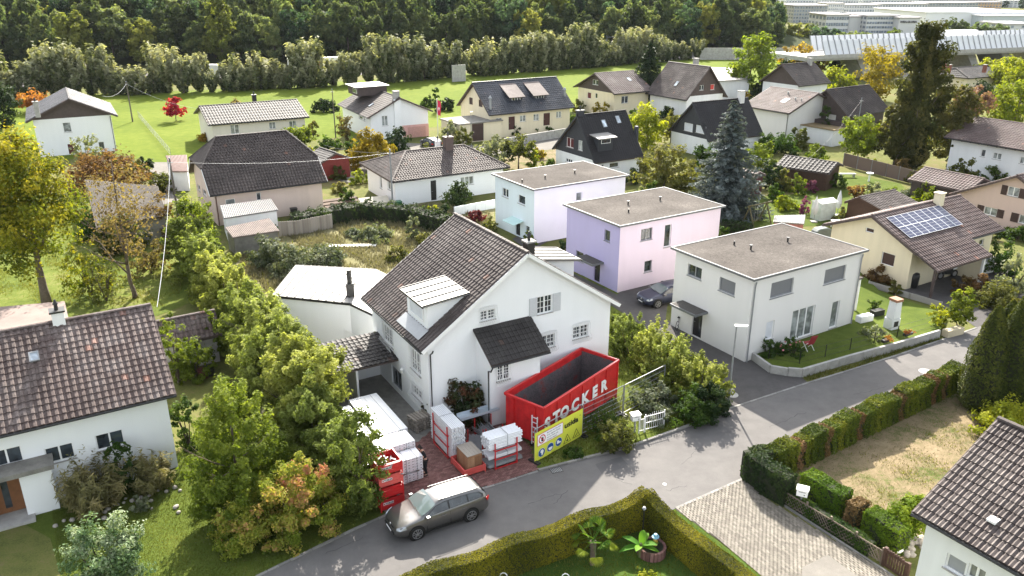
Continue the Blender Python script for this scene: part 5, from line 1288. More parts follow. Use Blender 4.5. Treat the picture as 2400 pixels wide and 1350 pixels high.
# stacked red steel boxes
def red_box(label,x,y,z,w,d,h,mat,grp=True,content=True):
    t=thing('steel_box',label,'steel box',yloc(x,y,z),R(30.5),'stacked red steel boxes' if grp else None)
    m=MB()
    for (a,b,c,e,n) in((-w/2,-d/2,w/2,-d/2,0),(-w/2,d/2,w/2,d/2,0),(-w/2,-d/2,-w/2,d/2,1),(w/2,-d/2,w/2,d/2,1)):
        k=5   # ribbed sheet
        for i in range(k):
            za=.1+(h-.14)*i/k; zb=.1+(h-.14)*(i+1)/k; o=.018 if i%2 else 0
            if n==0: m.box(a+.03,b-.012-o*(1 if b<0 else -1),za,c-.03,b+.012-o*(1 if b<0 else -1),zb-.006)
            else: m.box(a-.012-o*(1 if a<0 else -1),b+.03,za,a+.012-o*(1 if a<0 else -1),e-.03,zb-.006)
    part('side_panel',m,mat,t)
    m=MB(); m.box(-w/2+.02,-d/2+.02,.08,w/2-.02,d/2-.02,.1); part('floor_plate',m,mat,t)
    for sx in(-1,1):
        for sy in(-1,1): m=MB(); m.cbox((sx*w/2,sy*d/2,h/2),(.06,.06,h)); part('corner_post',m,mat,t)
    for a,b in(((-w/2,-d/2,h),(w/2,-d/2,h)),((-w/2,d/2,h),(w/2,d/2,h)),((-w/2,-d/2,h),(-w/2,d/2,h)),((w/2,-d/2,h),(w/2,d/2,h))):
        m=MB(); m.bar(a,b,.05,.04); part('rim',m,mat,t)
    if content:
        rng=random.Random(int(z*10)); m=MB()
        for i in range(12):
            a=Vector((rng.uniform(-w/2+.1,w/2-.1),rng.uniform(-d/2+.1,d/2-.1),h-.12)); m.bar(a,a+Vector((rng.uniform(-.3,.3),rng.uniform(-.3,.3),rng.uniform(-.05,.1))),.05)
        part('fittings',m,GALV,t)
    return t
for i,(mt,lb) in enumerate(((RED,'lowest red steel box of the four stacked beside the hedge'),(RED,'second red steel box from the ground in the stack beside the hedge'),(PINKRED,'faded pinkish red steel box, third from the ground in the stack'),(RED,'open topmost red steel box of the stack beside the hedge'))):
    b=red_box(lb,-2.2,-.83,i*.62,1.12,1.15,.6,mt)
    if i!=1:
        m=MB(); m.box(-.45,-.612,.36,.05,-.60,.48); s=part('sign_plate',m,WPAINT,b)
        text_obj('lettering','TOBLER',.11,DARKM,s,(-.35,-.616,.385),.003,.002)
        m=MB(); m.box(-.43,-.616,.385,-.37,-.613,.455); part('mark',m,RED,s)
# pallets
t0=yth('pallet','lowest weathered pallet of the stack beside the house corner','pallet',1.95,4.55,'stacked grey wooden pallets',R(12))
def pallet_parts(t):
    for i in range(3):
        m=MB(); m.box(-.6,-.4+i*.36-.0,0,.6,-.4+i*.36+.1,.02,rnd=.3); part('bottom_board',m,GREYWOOD,t,rnd=True)
        for j in range(3): m=MB(); m.cbox((-.53+j*.53,-.35+i*.36,.06),(.14,.1,.08),rnd=.5); part('block',m,GREYWOOD,t,rnd=True)
    for i in range(7): m=MB(); m.box(-.6+i*.18,-.4,.1,-.6+i*.18+.12,.42,.125,rnd=random.random()); part('board',m,GREYWOOD,t,rnd=True)
pallet_parts(t0)
names=['second','third','fourth','fifth','topmost']
for i in range(5):
    c=copy_tree(t0,label='%s weathered pallet of the stack beside the house corner'%(names[i] if i<4 else 'topmost')); c.location=t0.location+Vector((random.uniform(-.03,.03),random.uniform(-.03,.03),.135*(i+1))); c.rotation_euler=(R(random.uniform(-1.5,1.5)),R(random.uniform(-2,2)),R(42.5)+R(random.uniform(-4,4)))
# tube racks: every frame with its bundle is a thing
def tube_rack(label,x,y,z,L,w,h,ang,n,mat,r=.035,square=False,mess=False,grp='racks of scaffold tubes'):
    t=thing('tube_rack',label,'rack',yloc(x,y,z),R(30.5)+ang,grp)
    for sx in(-1,1):
        for sy in(-1,1): m=MB(); m.bar((sx*L*.33,sy*w/2,0),(sx*L*.33,sy*w/2,h),.05); part('post',m,RED,t)
        m=MB(); m.bar((sx*L*.33,-w/2,.09),(sx*L*.33,w/2,.09),.06,.07); part('cross_bar',m,RED,t)
    for sy in(-1,1): m=MB(); m.bar((-L*.33,sy*w/2,.07),(L*.33,sy*w/2,.07),.04,.05); part('rail',m,RED,t)
    rng=random.Random(n+int(z*7)); cols=max(3,int((w-.1)/(2*r+.004))); rows=max(1,n//cols)
    for k in range(rows):
        for i in range(cols):
            yy=-w/2+.05+r+i*((w-.1)/cols)+(r*.5 if k%2 else 0)*.5; zz=.13+r+k*r*1.85; j=rng.uniform(-.05,.05)
            m=MB()
            if mess: 
                a=rng.uniform(-.5,.5); m.bar((-L*.45*rng.uniform(.4,1),yy+a*.25,zz+rng.uniform(0,.2)),(L*.45*rng.uniform(.4,1),yy-a*.35,zz+rng.uniform(-.03,.22)),r*1.3)
            elif square: m.bar((-L/2+j,yy,zz),(L/2+j,yy,zz),r*1.75,r*1.75)
            else: m.tube([(-L/2+j,yy,zz),(L/2+j,yy,zz)],r*.93,6)
            part('tube',m,mat,t)
    if not mess:
        s=MB(); zt=.13+rows*r*1.85+r; s.bar((.1,-w/2+.02,zt),(.1,w/2-.02,zt),.03,.008); s.bar((.1,-w/2+.02,zt),(.1,-w/2+.02,.1),.03,.008); part('strap',s,GREYM,t)
    return t
for i,lb in enumerate(('bottom rack of white tubes in the tall triple stack','middle rack of white tubes in the tall triple stack','top rack of white square tubes in the tall triple stack, strapped')):
    tube_rack(lb,2.25,1.85,i*.62,2.5,.85,.62,R(90),66,ALUW,.04,True)
for i,(lb,mt,ms,n) in enumerate((('bottom rack of thin grey bars in front of the red container','g',False,70),('middle rack of white boards and steel in front of the red container','w',False,22),('top rack with a round bundle of white tubes in front of the red container','w',False,70))):
    tube_rack(lb,4.05,-.62,i*.5,1.9,.9,.5,0,n,GALV if mt=='g' else ALUW,.022 if mt=='g' else .045,mt=='w' and i==1)
tube_rack('open rack heaped with grey scaffold brackets behind the tube racks',4.6,1.75,0,1.9,1.0,1.0,R(90),60,GALV,.03,False,True)
tube_rack('rack of dark bars behind the wooden crate',3.5,1.2,0,1.6,.8,.8,R(60),40,GREYM,.03)
t=yth('steel_channel','long pale bluish steel channel lying on the heaped rack','channel',4.5,2.75); m=MB(); L=1.15
m.box(-L,-.35,1.05,L,.25,1.08);m.box(-L,-.35,1.08,L,-.33,1.2);m.box(-L,.23,1.08,L,.25,1.22); part('channel',m,plain('bluish_sheet',(.55,.62,.68),.3,.3,var=.05),t)
# wooden crate in a red tray
red_box('low faded red steel tray holding the wooden crate',2.35,-.2,0,1.15,1.45,.42,PINKRED,False,False)
t=thing('wooden_crate','brown wooden crate with grey lid standing in the red tray','crate',yloc(2.45,-.15,.16),R(30.5))
WC=rnd_mat('crate_boards',[(.20,.095,.045),(.30,.16,.08),(.38,.22,.12)],.75)
w,d,h=.8,1.15,.85
for sx in(-1,1):
    for i in range(5): m=MB(); a=-d/2+i*d/5; m.box(sx*w/2-.012,a+.004,0,sx*w/2+.012,a+d/5-.004,h,rnd=random.random()); part('board',m,WC,t,rnd=True)
for sy in(-1,1):
    for i in range(4): m=MB(); a=-w/2+i*w/4; m.box(a+.004,sy*d/2-.012,0,a+w/4-.004,sy*d/2+.012,h,rnd=random.random()); part('board',m,WC,t,rnd=True)
    for z in(.03,h-.1): m=MB(); m.box(-w/2,sy*(d/2+.018)-.008,z,w/2,sy*(d/2+.018)+.008,z+.08,rnd=.6); part('batten',m,WC,t,rnd=True)
for i in range(5): m=MB(); a=-w/2-.02+i*(w+.04)/5; m.box(a+.004,-d/2-.03,h,a+(w+.04)/5-.004,d/2+.03,h+.022,rnd=.8+.2*random.random()); part('lid_board',m,GREYWOOD,t,rnd=True)
# heap of poles against the wall
t=yth('pole_heap','dark heap of old poles between the racks and the house wall','pole heap',5.0,3.9)
rng=random.Random(4)
for i in range(16): m=MB(); a=Vector((rng.uniform(-.9,.9),rng.uniform(-.3,.3),.03+i*.03)); b=a+Vector((rng.uniform(.8,1.6)*rng.choice((-1,1)),rng.uniform(-.3,.3),rng.uniform(0,.3))); m.tube([a,b],.035,5); part('pole',m,BROWNW if i%3 else GREYM,t)
# tarpaulin-covered round pile in the court
t=yth('sand_heap','large rounded tan heap in the shade under the dark lean-to','heap',-3.6,9.6); bpy.ops.mesh.primitive_uv_sphere_add(segments=28,ring_count=14); o=bpy.context.object; o.name='cover'; o.scale=(1.9,1.5,1.25); o.parent=t; o.location=(0,0,.1)
for p in o.data.polygons: p.use_smooth=True
o.data.materials.append(ground_mat('tan_cover',[(.3,(.20,.17,.12)),(.5,(.33,.29,.21)),(.7,(.42,.38,.29))],(.5,2,12),.4))
# --- red roll-off container
CHt=2.45; cN,cR,cF=U(1274.4,957,CHt),U(1447.8,845,CHt),U(1187,914,CHt); cy=math.atan2((cR-cN).y,(cR-cN).x); CL=(cR-cN).length; CW=min(2.5,(cF-cN).length*.97)
t=thing('skip_container','huge red open container lettered in white, with a pale ladder on its front','container',(cN.x,cN.y,0),cy)
RIN,nt,b=new_mat('worn_container_inside'); k=ramp(nt,noise(nt,1.1,6,'obj',.75),[(.40,(.06,.055,.062)),(.54,(.12,.10,.11)),(.60,(.20,.03,.03)),(.66,(.30,.02,.02))]); k=mixc(nt,.35,k,ramp(nt,noise(nt,14,5),[(.4,(.03,.025,.025)),(.6,(.2,.17,.16))])); nt.links.new(k,b.inputs['Base Color']); b.inputs['Roughness'].default_value=.6; bump(nt,b,noise(nt,5,4),.3,.03)
RED2,nt,b=new_mat('scuffed_red_paint'); k=ramp(nt,noise(nt,1.6,6,'obj',.7),[(.34,(.36,.012,.014)),(.5,(.50,.016,.018)),(.66,(.58,.03,.028))]); k=mixc(nt,ramp(nt,noise(nt,9,6,'obj',.8),[(.60,(0,0,0)),(.68,(.75,.75,.75))]),k,(.13,.05,.04)); nt.links.new(k,b.inputs['Base Color']); b.inputs['Roughness'].default_value=.42; bump(nt,b,noise(nt,2.2,3),.35,.05)
m=MB()
m.box(0,0,.22,CL,.05,CHt); m.box(0,CW-.05,.22,CL,CW,CHt); m.box(0,.05,.22,.05,CW-.05,CHt); m.box(CL-.05,.05,.22,CL,CW-.05,CHt)
part('side_wall',m,RED2,t)
m=MB(); m.box(.05,.05,.2,CL-.05,CW-.05,.26); part('floor_plate',m,RIN,t)
m=MB(); e=.003
m.box(.05,.05,.26,CL-.05,.05+e,CHt-.25); m.box(.05,CW-.05-e,.26,CL-.05,CW-.05,CHt-.35); m.box(.05,.05,.26,.05+e,CW-.05,CHt-.2); m.box(CL-.05-e,.05,.26,CL-.05,CW-.05,CHt-.1)
part('inner_lining',m,RIN,t)
for a,b in(((-.05,-.03,CHt),(CL+.05,-.03,CHt)),((-.05,CW+.03,CHt),(CL+.05,CW+.03,CHt)),((-.03,-.05,CHt),(-.03,CW+.05,CHt)),((CL+.03,-.05,CHt),(CL+.03,CW+.05,CHt))): m=MB(); m.bar(a,b,.14,.13); part('rim',m,RED,t,bevel=.015)
for i in range(1,6): m=MB(); x=CL*i/6; m.box(x-.05,-.06,.25,x+.05,-.001,CHt-.06); part('rib',m,RED2,t)
for x in (0.0,CL): m=MB(); m.cbox((x,.02,CHt/2+.05),(.1,.14,CHt)); part('corner_post',m,RED,t)
for z in(.3,.75): m=MB(); m.box(.06,-.035,z,CL-.06,-.002,z+.06); part('side_rail',m,RED,t)
for y in(.55,1.95): m=MB(); m.box(-.12,y-.05,.25,-.001,y+.05,CHt-.12); part('rib',m,RED,t)
for y in(.7,1.8): m=MB(); m.box(-.1,y-.09,.0,CL,y+.09,.2); part('skid',m,DARKM,t)
lad=MB(); lad.bar((-.16,.28,.2),(-.16,.28,1.9),.05); part('ladder_rail',lad,ALUW,t); lad=MB(); lad.bar((-.16,.62,.2),(-.16,.62,1.9),.05); part('ladder_rail',lad,ALUW,t)
for i in range(6): lad=MB(); lad.bar((-.16,.28,.35+i*.29),(-.16,.62,.35+i*.29),.045,.03); part('rung',lad,ALUW,t)
for z in (.5,1.0,1.5,1.9): m=MB(); m.cbox((CL+.06,.05,z),(.1,.16,.12)); part('hinge',m,RED,t)
CM=T(cN.x,cN.y,0)@Rz(cy); CMi=CM.inverted()
for ch,X,Y in(('S',1283,994),('T',1304,978),('O',1323,967),('C',1348,950),('K',1371,934),('E',1394,919),('R',1415.5,905)):
    o=CMi@Vector((0,0,CH)); d=CMi.to_3x3()@ray(X,Y); k=(-.07-o.y)/d.y; p=o+d*k
    text_obj('letter',ch,.92,WPAINT,t,(p.x,-.075,p.z),.045,.008,1.05,center=True)
# --- site fence with banner
BN=plain('yellow_banner_fabric',(.62,.64,.06),.6,var=.03)
ba,bb=U(1251,1085),U(1362,1022); bl=(bb-ba).length; by=math.atan2((bb-ba).y,(bb-ba).x)
t=thing('site_banner','yellow safety banner with black lettering hung on the site fence','banner',ba,by); bh=1.72
n=16; m=MB(); vs=[];fs=[]
for i in range(n+1):
    for j in range(5): vs.append((bl*i/n,-.05+.02*math.sin(i*1.3+j)*(1 if 0<i<n else 0)*0.4,.05+(bh-.05)*j/4))
for i in range(n):
    for j in range(4): fs.append((i*5+j,(i+1)*5+j,(i+1)*5+j+1,i*5+j+1))
m.add(vs,fs); part('fabric',m,BN,t,smooth=True)
def flatshape(name,pts,mat,parent,y=-.075,th=.004):
    m=MB(); m.slab([(x,y,z) for x,z in pts],(0,-th,0)); return part(name,m,mat,parent)
def circ(cx,cz,r,n=20): return [(cx+r*math.cos(6.283*i/n),cz+r*math.sin(6.283*i/n)) for i in range(n)]
def btext(s,u,v,size,mat,parent,y=-.082,off=.0,sx=1,name='lettering'):
    text_obj(name,s,size,mat,parent,(u,y,v),off,.001,sx)
INK=plain('black_ink',(.01,.01,.01),.7); BLUE=plain('sign_blue',(.01,.07,.25),.5,var=.02); SRED=plain('sign_red',(.5,.02,.03),.5,var=.02); SW=plain('sign_white',(.78,.78,.78),.6,var=.02)
Z=lambda v: bh-(bh-.05)*v
flatshape('sign_border',[(bl*.045,Z(.10)),(bl*.045,Z(.50)),(bl*.57,Z(.50)),(bl*.57,Z(.10))][::1],SRED,t,-.073); flatshape('sign_panel',[(bl*.052,Z(.115)),(bl*.052,Z(.485)),(bl*.563,Z(.485)),(bl*.563,Z(.115))],SW,t,-.077)
pz=flatshape('prohibition_ring',circ(bl*.14,Z(.30),.25),SRED,t,-.081); flatshape('ring_inside',circ(bl*.14,Z(.30),.19),SW,pz,-.085)
h0=(bl*.14,Z(.30)); flatshape('hand',[(h0[0]-.09,h0[1]-.02),(h0[0]-.03,h0[1]-.14),(h0[0]+.06,h0[1]-.14),(h0[0]+.09,h0[1]+.02),(h0[0]+.07,h0[1]+.13),(h0[0]+.03,h0[1]+.05),(h0[0]+.02,h0[1]+.16),(h0[0]-.01,h0[1]+.05),(h0[0]-.04,h0[1]+.15),(h0[0]-.05,h0[1]+.02)],INK,pz,-.089)
flatshape('slash',[(h0[0]-.15,h0[1]+.13),(h0[0]+.12,h0[1]-.16),(h0[0]+.15,h0[1]-.13),(h0[0]-.12,h0[1]+.16)],SRED,pz,-.094)
for i,s in enumerate(('Betreten der Baustelle','ist zu eigenem Schutz','nur mit Helm und','Schuhen erlaubt')): btext(s,bl*.235,Z(.20+i*.085),.115,INK,t)
btext('usida',bl*.60,Z(.37),.46,INK,t,off=.012,sx=1.15); btext('AG',bl*.92,Z(.20),.08,INK,t)
for k,(u,v) in enumerate(((.135,.77),(.31,.75),(.485,.73))):
    c=(bl*u,Z(v)); g=flatshape('round_sign',circ(*c,.25),SW,t,-.075); flatshape('disc',circ(*c,.235),BLUE,g,-.081)
    if k==0: flatshape('pictogram',[(c[0]-.1,c[1]+.02),(c[0]-.03,c[1]-.02),(c[0]-.02,c[1]-.16),(c[0]+.05,c[1]-.16),(c[0]+.12,c[1]),(c[0]+.13,c[1]+.1),(c[0]+.04,c[1]+.17),(c[0]-.08,c[1]+.14)],SW,g,-.087)
    if k==1:
        flatshape('pictogram',circ(c[0],c[1]-.02,.15),SW,g,-.087); flatshape('helmet',[(c[0]-.16,c[1]+.02),(c[0]+.16,c[1]+.02),(c[0]+.12,c[1]+.15),(c[0],c[1]+.19),(c[0]-.12,c[1]+.15)],BLUE,g,-.093)
    if k==2: flatshape('pictogram',[(c[0]-.15,c[1]-.08),(c[0]+.17,c[1]-.08),(c[0]+.16,c[1]-.01),(c[0]+.02,c[1]+.03),(c[0]-.01,c[1]+.12),(c[0]-.14,c[1]+.12)],SW,g,-.087)
for k,(u,v) in enumerate(((.667,.79),(.863,.77))):
    c=(bl*u,Z(v)); g=flatshape('warning_triangle',[(c[0]-.29,c[1]-.22),(c[0]+.29,c[1]-.22),(c[0],c[1]+.30)],INK,t,-.075); flatshape('face',[(c[0]-.235,c[1]-.19),(c[0]+.235,c[1]-.19),(c[0],c[1]+.235)],BN,g,-.081)
    if k==0: flatshape('pictogram',[(c[0]-.08,c[1]-.13),(c[0]+.08,c[1]-.13),(c[0]+.06,c[1]-.06),(c[0]+.02,c[1]-.04),(c[0]+.02,c[1]+.08),(c[0]-.01,c[1]+.08),(c[0]-.01,c[1]-.04),(c[0]-.07,c[1]-.06)],INK,g,-.087)
    else: flatshape('pictogram',[(c[0]-.12,c[1]-.14),(c[0]+.02,c[1]-.02),(c[0]+.05,c[1]+.05),(c[0]+.08,c[1]+.02),(c[0]+.06,c[1]-.04),(c[0]+.0,c[1]-.1),(c[0]-.08,c[1]-.16)],INK,g,-.087)
def fence_panel(label,a,b,h=1.9,wires=(6,14),z0=.1):
    L=(b-a).length; t=thing('site_fence',label,'fence panel',a,math.atan2((b-a).y,(b-a).x),'mobile site fence panels')
    for p,q in(((0,0,0),(0,0,h)),((L,0,0),(L,0,h)),((0,0,h),(L,0,h)),((0,0,z0+.05),(L,0,z0+.05))): m=MB(); m.tube([p,q],.025,6); part('frame_tube',m,GALV,t)
    for i in range(1,wires[0]): m=MB(); z=z0+(h-z0)*i/wires[0]; m.tube([(0,0,z),(L,0,z)],.012,4); part('wire',m,GALV,t)
    m=MB(); n=int(L/.13)
    for i in range(1,n): m.tube([(L*i/n,0,z0),(L*i/n,0,h)],.0035,3,False)
    part('mesh_wires',m,GALV,t,kind='stuff')
    for x in(0,L): m=MB(); m.box(x-.12,-.35,0,x+.12,.35,.1); part('foot',m,DARKM,t,bevel=.02)
    return t
c1=U(1459,974); c2=c1+(c1-bb).normalized()*3.6+Vector((0,.15,0))
fence_panel('wire site fence panel behind the yellow banner',ba+Vector((.03,.06,0)),bb+Vector((-.03,.06,0)))
fence_panel('wire site fence panel right of the yellow banner',bb+Vector((.06,.06,0)),c1-Vector((.02,0,0)))
fence_panel('wire site fence panel reaching into the bushes behind the white letterbox',c1+Vector((.04,.05,0)),c2)
m=MB(); m.tube([c1+Vector((0,.05,1.5))-c1,Vector((-.1,.9,0)),],.02,5); o=part('fence_brace',m,GALV); o.location=c1; o['label']='slanted steel brace behind the site fence joint'; o['category']='brace'
# letterboxes, white gate
def letterbox(label,px,z,rz=0):
    t=thing('letterbox',label,'letterbox',U(*px),rz); m=MB(); m.box(-.24,-.17,z,.24,.17,z+.34); part('box',m,WPAINT,t,bevel=.01)
    m=MB(); m.slab([(-.27,-.2,z+.343),(.27,-.2,z+.343),(.27,.2,z+.38),(-.27,.2,z+.38)],(0,0,.02)); part('lid',m,WPAINT,t)
    m=MB(); m.box(-.04,-.04,-.1,.04,.04,z); part('post',m,GALV,t); m=MB(); m.box(-.15,-.172,z+.22,.15,-.171+.0,z+.25); part('slot',m,INK,t); m=MB(); m.box(.08,-.174,z+.08,.13,-.171,z+.13); part('lock',m,INK,t)
letterbox('white letterbox on a post beside the low white gate',(1487,1012),.75,R(20)); letterbox('white letterbox against the bright thuja hedge beside the cobbled driveway',(1874,1196),.85,R(-25))
def bar_fence(name,label,cat,a,b,h,n,mat,post=.06,bar=.02,z0=.05,rails=2,arch=0,tip=0,group=None):
    L=(b-a).length; t=thing(name,label,cat,a,math.atan2((b-a).y,(b-a).x),group)
    for x in(0,L): m=MB(); m.box(x-post/2,-post/2,0,x+post/2,post/2,h+.06); part('post',m,mat,t)
    for k in range(rails): m=MB(); z=z0+.05+(h-z0-.12)*k/(rails-1); m.bar((0,0,z),(L,0,z),bar*1.3,bar*1.6); part('rail',m,mat,t)
    for i in range(1,n): m=MB(); x=L*i/n; hh=h+arch*math.sin(math.pi*i/n); m.bar((x,-.015,z0),(x,-.015,hh+tip),bar,bar*.7); part('picket' if bar>.03 else 'bar',m,mat,t)
    return t
bar_fence('gate','white wrought iron gate with shrub growing through it at the kerb','gate',U(1511,1012),U(1555,1000),1.0,9,GR,.05,.02,.1,3,.12)
bar_fence('railing','short white railing left of the wrought iron gate','railing',U(1497,1016),U(1509,1013),.9,4,GR,.05,.02,.1,2)
bar_fence('railing','white sloping stair railing on the terrace beside the garage wing','railing',U(800,795,.3),U(852,822,.3),.9,16,GR,.04,.018,.1,2)
# lattice fence and brown picket gate
fa,fb=U(1782,1148),U(2062,1322); t=thing('lattice_fence','grey wooden lattice fence along the cobbled driveway','fence',fa,math.atan2((fb-fa).y,(fb-fa).x)); L=(fb-fa).length
LW=rnd_mat('lattice_wood',[(.14,.11,.08),(.24,.20,.15)],.9)
n=int(L/.17)
for i in range(n):
    x=i*.17
    for s in(-1,1):
        a=Vector((x,-.012*s,.08 if s>0 else .72)); b=Vector((min(x+.55,L),-.012*s,.72 if s>0 else .08)); m=MB(); m.bar(a,b,.035,.014,rnd=random.random()); part('slat',m,LW,t,rnd=True)
for z in(.12,.66): m=MB(); m.bar((0,.02,z),(L,.02,z),.03,.05,rnd=.3); part('rail',m,LW,t,rnd=True)
for i in range(6): m=MB(); x=L*i/5; m.box(x-.04,.03,-.1,x+.04,.11,.8,rnd=.3); part('post',m,LW,t,rnd=True)
bar_fence('picket_gate','dark brown picket gate at the lower end of the lattice fence','gate',U(2070,1325),U(2122,1362),.85,9,WOODB,.13,.07,.05,2,.08)
# concrete edging under the fence
kerb('edging','1'and[(1742,1122),(1800,1160),(1950,1258),(2080,1342),(2140,1385)],'narrow concrete edging under the lattice fence',.1,.05,.6,'edging')
# --- street lamp, poles and wires
def lamp(label,px,h,arm,rz=0,r=.05):
    t=thing('street_lamp',label,'street lamp',U(*px),rz); m=MB(); m.tube([(0,0,0),(0,0,h*.5),(0,0,h)],[r*1.2,r,r*.8],8); part('pole',m,GALV,t)
    m=MB(); m.slab([(-.1,-.14,h),(arm,-.10,h+.05),(arm,.10,h+.05),(-.1,.14,h)],(0,0,.06)); part('lamp_head',m,WPAINT,t,bevel=.02); return t
lamp('street lamp with flat white head beside the corner hedge',(1707,940),4.75,.62,R(-12))
lamp('slim street lamp in front of the garage of the cream twin house',(1105,345),5.0,.3,0)
lamp('lamp mast standing behind the motorway hedge near the forest',(1563,118),9,.8,0,.08)
def pole(label,px,h,r=.11,lean=0,metal=False):
    t=thing('utility_pole',label,'utility pole',U(*px)); m=MB(); m.tube([(0,0,-.2),(lean,0,h)],[r*1.2,r*.75],8); part('pole',m,GALV if metal else plain('pole_wood',(.12,.10,.085),.9,var=.3),t)
    m=MB(); m.tube([(lean,0,h),(lean,0,h+.12)],[r*1.1,r*.6],8); part('cap',m,GALV,t); m=MB(); m.cbox((lean,0,h-.35),(.5,.07,.07)); part('crossarm',m,GREYM,t); return U(*px)+Vector((lean,0,h-.3))
p1=pole('wooden utility pole in the meadow beside the wire fence',(311,285),6.6); p2=pole('utility pole between the bare tree and the dark half-hipped house',(426,560),7.6)
p3=pole('grey pole in front of the hipped bungalow',(921,490),6.3,.09,metal=True); p4=pole('flag-topped dark pole by the beige street left of the chalet',(787,322),7.2,.08)
p5=pole('slim pole with cap in front of the dark boarded chalet',(2004,335),6.5,.07,metal=True)
def cable(label,a,b,sag,r=.014,mat=None,n=14):
    mid=a; t=thing('cable',label,'cable',a); m=MB(); m.tube([(a.lerp(b,i/n)-Vector((0,0,sag*4*(i/n)*(1-i/n))))-a for i in range(n+1)],r,5); part('wire',m,mat or GREYM,t)
roofp=U(368,720,7.6)
cable('pale overhead cable running down to the faded tile roof at left',p2,roofp,.7,.018,GREYM); cable('overhead cable from the pole across the dark half-hipped roof to the bungalow pole',p2,p3,.5,.009)
cable('overhead cable from the bungalow pole to the red hut',p3,U(760,340,3),.3); cable('overhead cable from the meadow pole to the white house top left',p1,U(240,225,6.5),.8,.02); cable('overhead cable from the meadow pole towards the red tree',p1,U(500,258,4.8),.9)
cable('thin cable across the flower garden to the wooden hut',p5,U(1880,385,3),.6,.01,DARKM)
# wire fences
def post_fence(label,pts,h,step,mat,name='wire_fence',r=.03,rails=3,solid=None,group=None):
    P=[U(*p) for p in pts]; t=thing(name,label,'fence',P[0]); k=0
    for a,b in zip(P,P[1:]):
        L=(b-a).length; n=max(1,int(L/step)); a0=a-P[0];b0=b-P[0]
        for i in range(n+1): m=MB(); q=a0.lerp(b0,i/n); m.tube([q,q+Vector((0,0,h))],r,5); part('post',m,mat,t)
        if solid:
            for i in range(n): m=MB(); q=a0.lerp(b0,(i+.03)/n);w=a0.lerp(b0,(i+.97)/n); m.bar(q+Vector((0,0,h/2)),w+Vector((0,0,h/2)),.04,h*.95,rnd=random.random()); part('panel',m,solid,t,rnd=True)
        else:
            for j in range(rails): m=MB(); z=h*(j+1)/rails-.02; m.bar(a0+Vector((0,0,z)),b0+Vector((0,0,z)),.012); part('wire',m,mat,t)
post_fence('grey wire mesh fence crossing the meadow near the red tree',[(325,275),(400,365)],1.1,2.0,GALV,rails=5)
post_fence('black wire fence on top of the concrete retaining wall',[(1757,823),(1800,851),(1872,862),(1990,830),(2100,800),(2198,772)],1.15,2.2,DARKM,rails=3)
post_fence('brown privacy fence behind the flower garden',[(1975,388),(2075,415),(2200,448)],1.7,1.8,GALV,'privacy_fence',.04,2,rnd_mat('brown_panels',[(.11,.075,.06),(.15,.105,.085)],.8))
post_fence('weathered board fence between the metal sheds and the wild lot',[(655,555),(700,552),(780,535)],1.5,.22,GREYM,'board_fence',.02,2,GREYWOOD)
post_fence('light wooden rail fence right of the solar house',[(2300,600),(2400,615)],1.0,1.8,plain('rail_wood',(.25,.2,.14),.8),'rail_fence',.05,2)
post_fence('low fence and wall along the garden of the solar house',[(2035,672),(2130,700),(2205,722)],.5,1.6,CONC,'garden_wall',.05,1,rnd_mat('grey_blocks',[(.28,.27,.25),(.36,.35,.33)],.9))
# concrete wall in front of the twin house
a,b=U(1100,372),U(1330,322)
t=thing('garden_wall','pale concrete garden wall below the cream twin house','wall',U(1180,345)); P0=U(1180,345)
for i in range(8): m=MB(); p=P0.lerp(U(1335,318),i/8)-P0;q=P0.lerp(U(1335,318),(i+.98)/8)-P0; m.bar(p+Vector((0,0,.6)),q+Vector((0,0,.6)),.2,1.3); part('wall_panel',m,CONC,t)
t=thing('garden_wall','white garden wall behind the dark red maple shrub','wall',U(1065,505)); P0=U(1065,505)
for i in range(4): m=MB(); p=P0.lerp(U(1160,487),i/4)-P0;q=P0.lerp(U(1160,487),(i+.98)/4)-P0; m.bar(p+Vector((0,0,.4)),q+Vector((0,0,.4)),.18,1.0); part('wall_panel',m,WHITE2,t)
# flag
t=thing('flagpole','slim flagpole with red flag beside the white chalet','flagpole',U(1027,328)); m=MB(); m.tube([(0,0,0),(0,0,6.2)],.045,6); part('pole',m,WPAINT,t)
m=MB(); vs=[];fs=[]
for i in range(7):
    for j in range(7): vs.append((.05+.16*i*.5+.05*math.sin(j*.9),.1*math.sin(i*1.2+j*.4),6.0-.36*j-.05*i))
for i in range(6):
    for j in range(6): fs.append((i*7+j,(i+1)*7+j,(i+1)*7+j+1,i*7+j+1))
m.add(vs,fs); part('flag',m,plain('flag_red',(.6,.03,.08),.7),t,smooth=True)
m=MB(); m.box(.15,-.16,4.6,.4,-.14,4.75); m.box(.23,-.16,4.42,.32,-.141,4.93); part('cross',m,WPAINT,t)
# ---------------------------------------------------------------- grey estate car
def lerpk(ks,x):
    for (a,va),(b,vb) in zip(ks,ks[1:]):
        if (a-x)*(b-x)<=0: return va+(vb-va)*(x-a)/(b-a) if a!=b else va
    return ks[0][1] if abs(x-ks[0][0])<abs(x-ks[-1][0]) else ks[-1][1]
ZT=[(-2.30,.62),(-2.26,.92),(-2.20,1.05),(-2.02,1.34),(-1.75,1.42),(-.9,1.475),(-.1,1.475),(.30,1.40),(.62,1.24),(1.08,1.005),(1.25,.965),(1.75,.87),(2.05,.78),(2.20,.66),(2.28,.48)]
ZB=[(-2.3,.60),(-2.26,.86),(-2.1,.98),(-1.0,.965),(0,.93),(1.1,.90),(1.7,.82),(2.05,.72),(2.2,.60),(2.28,.44)]
WD=[(-2.30,.70),(-2.22,.80),(-2.0,.86),(-1.4,.895),(0,.90),(1.2,.895),(1.8,.86),(2.05,.79),(2.2,.66),(2.28,.50)]
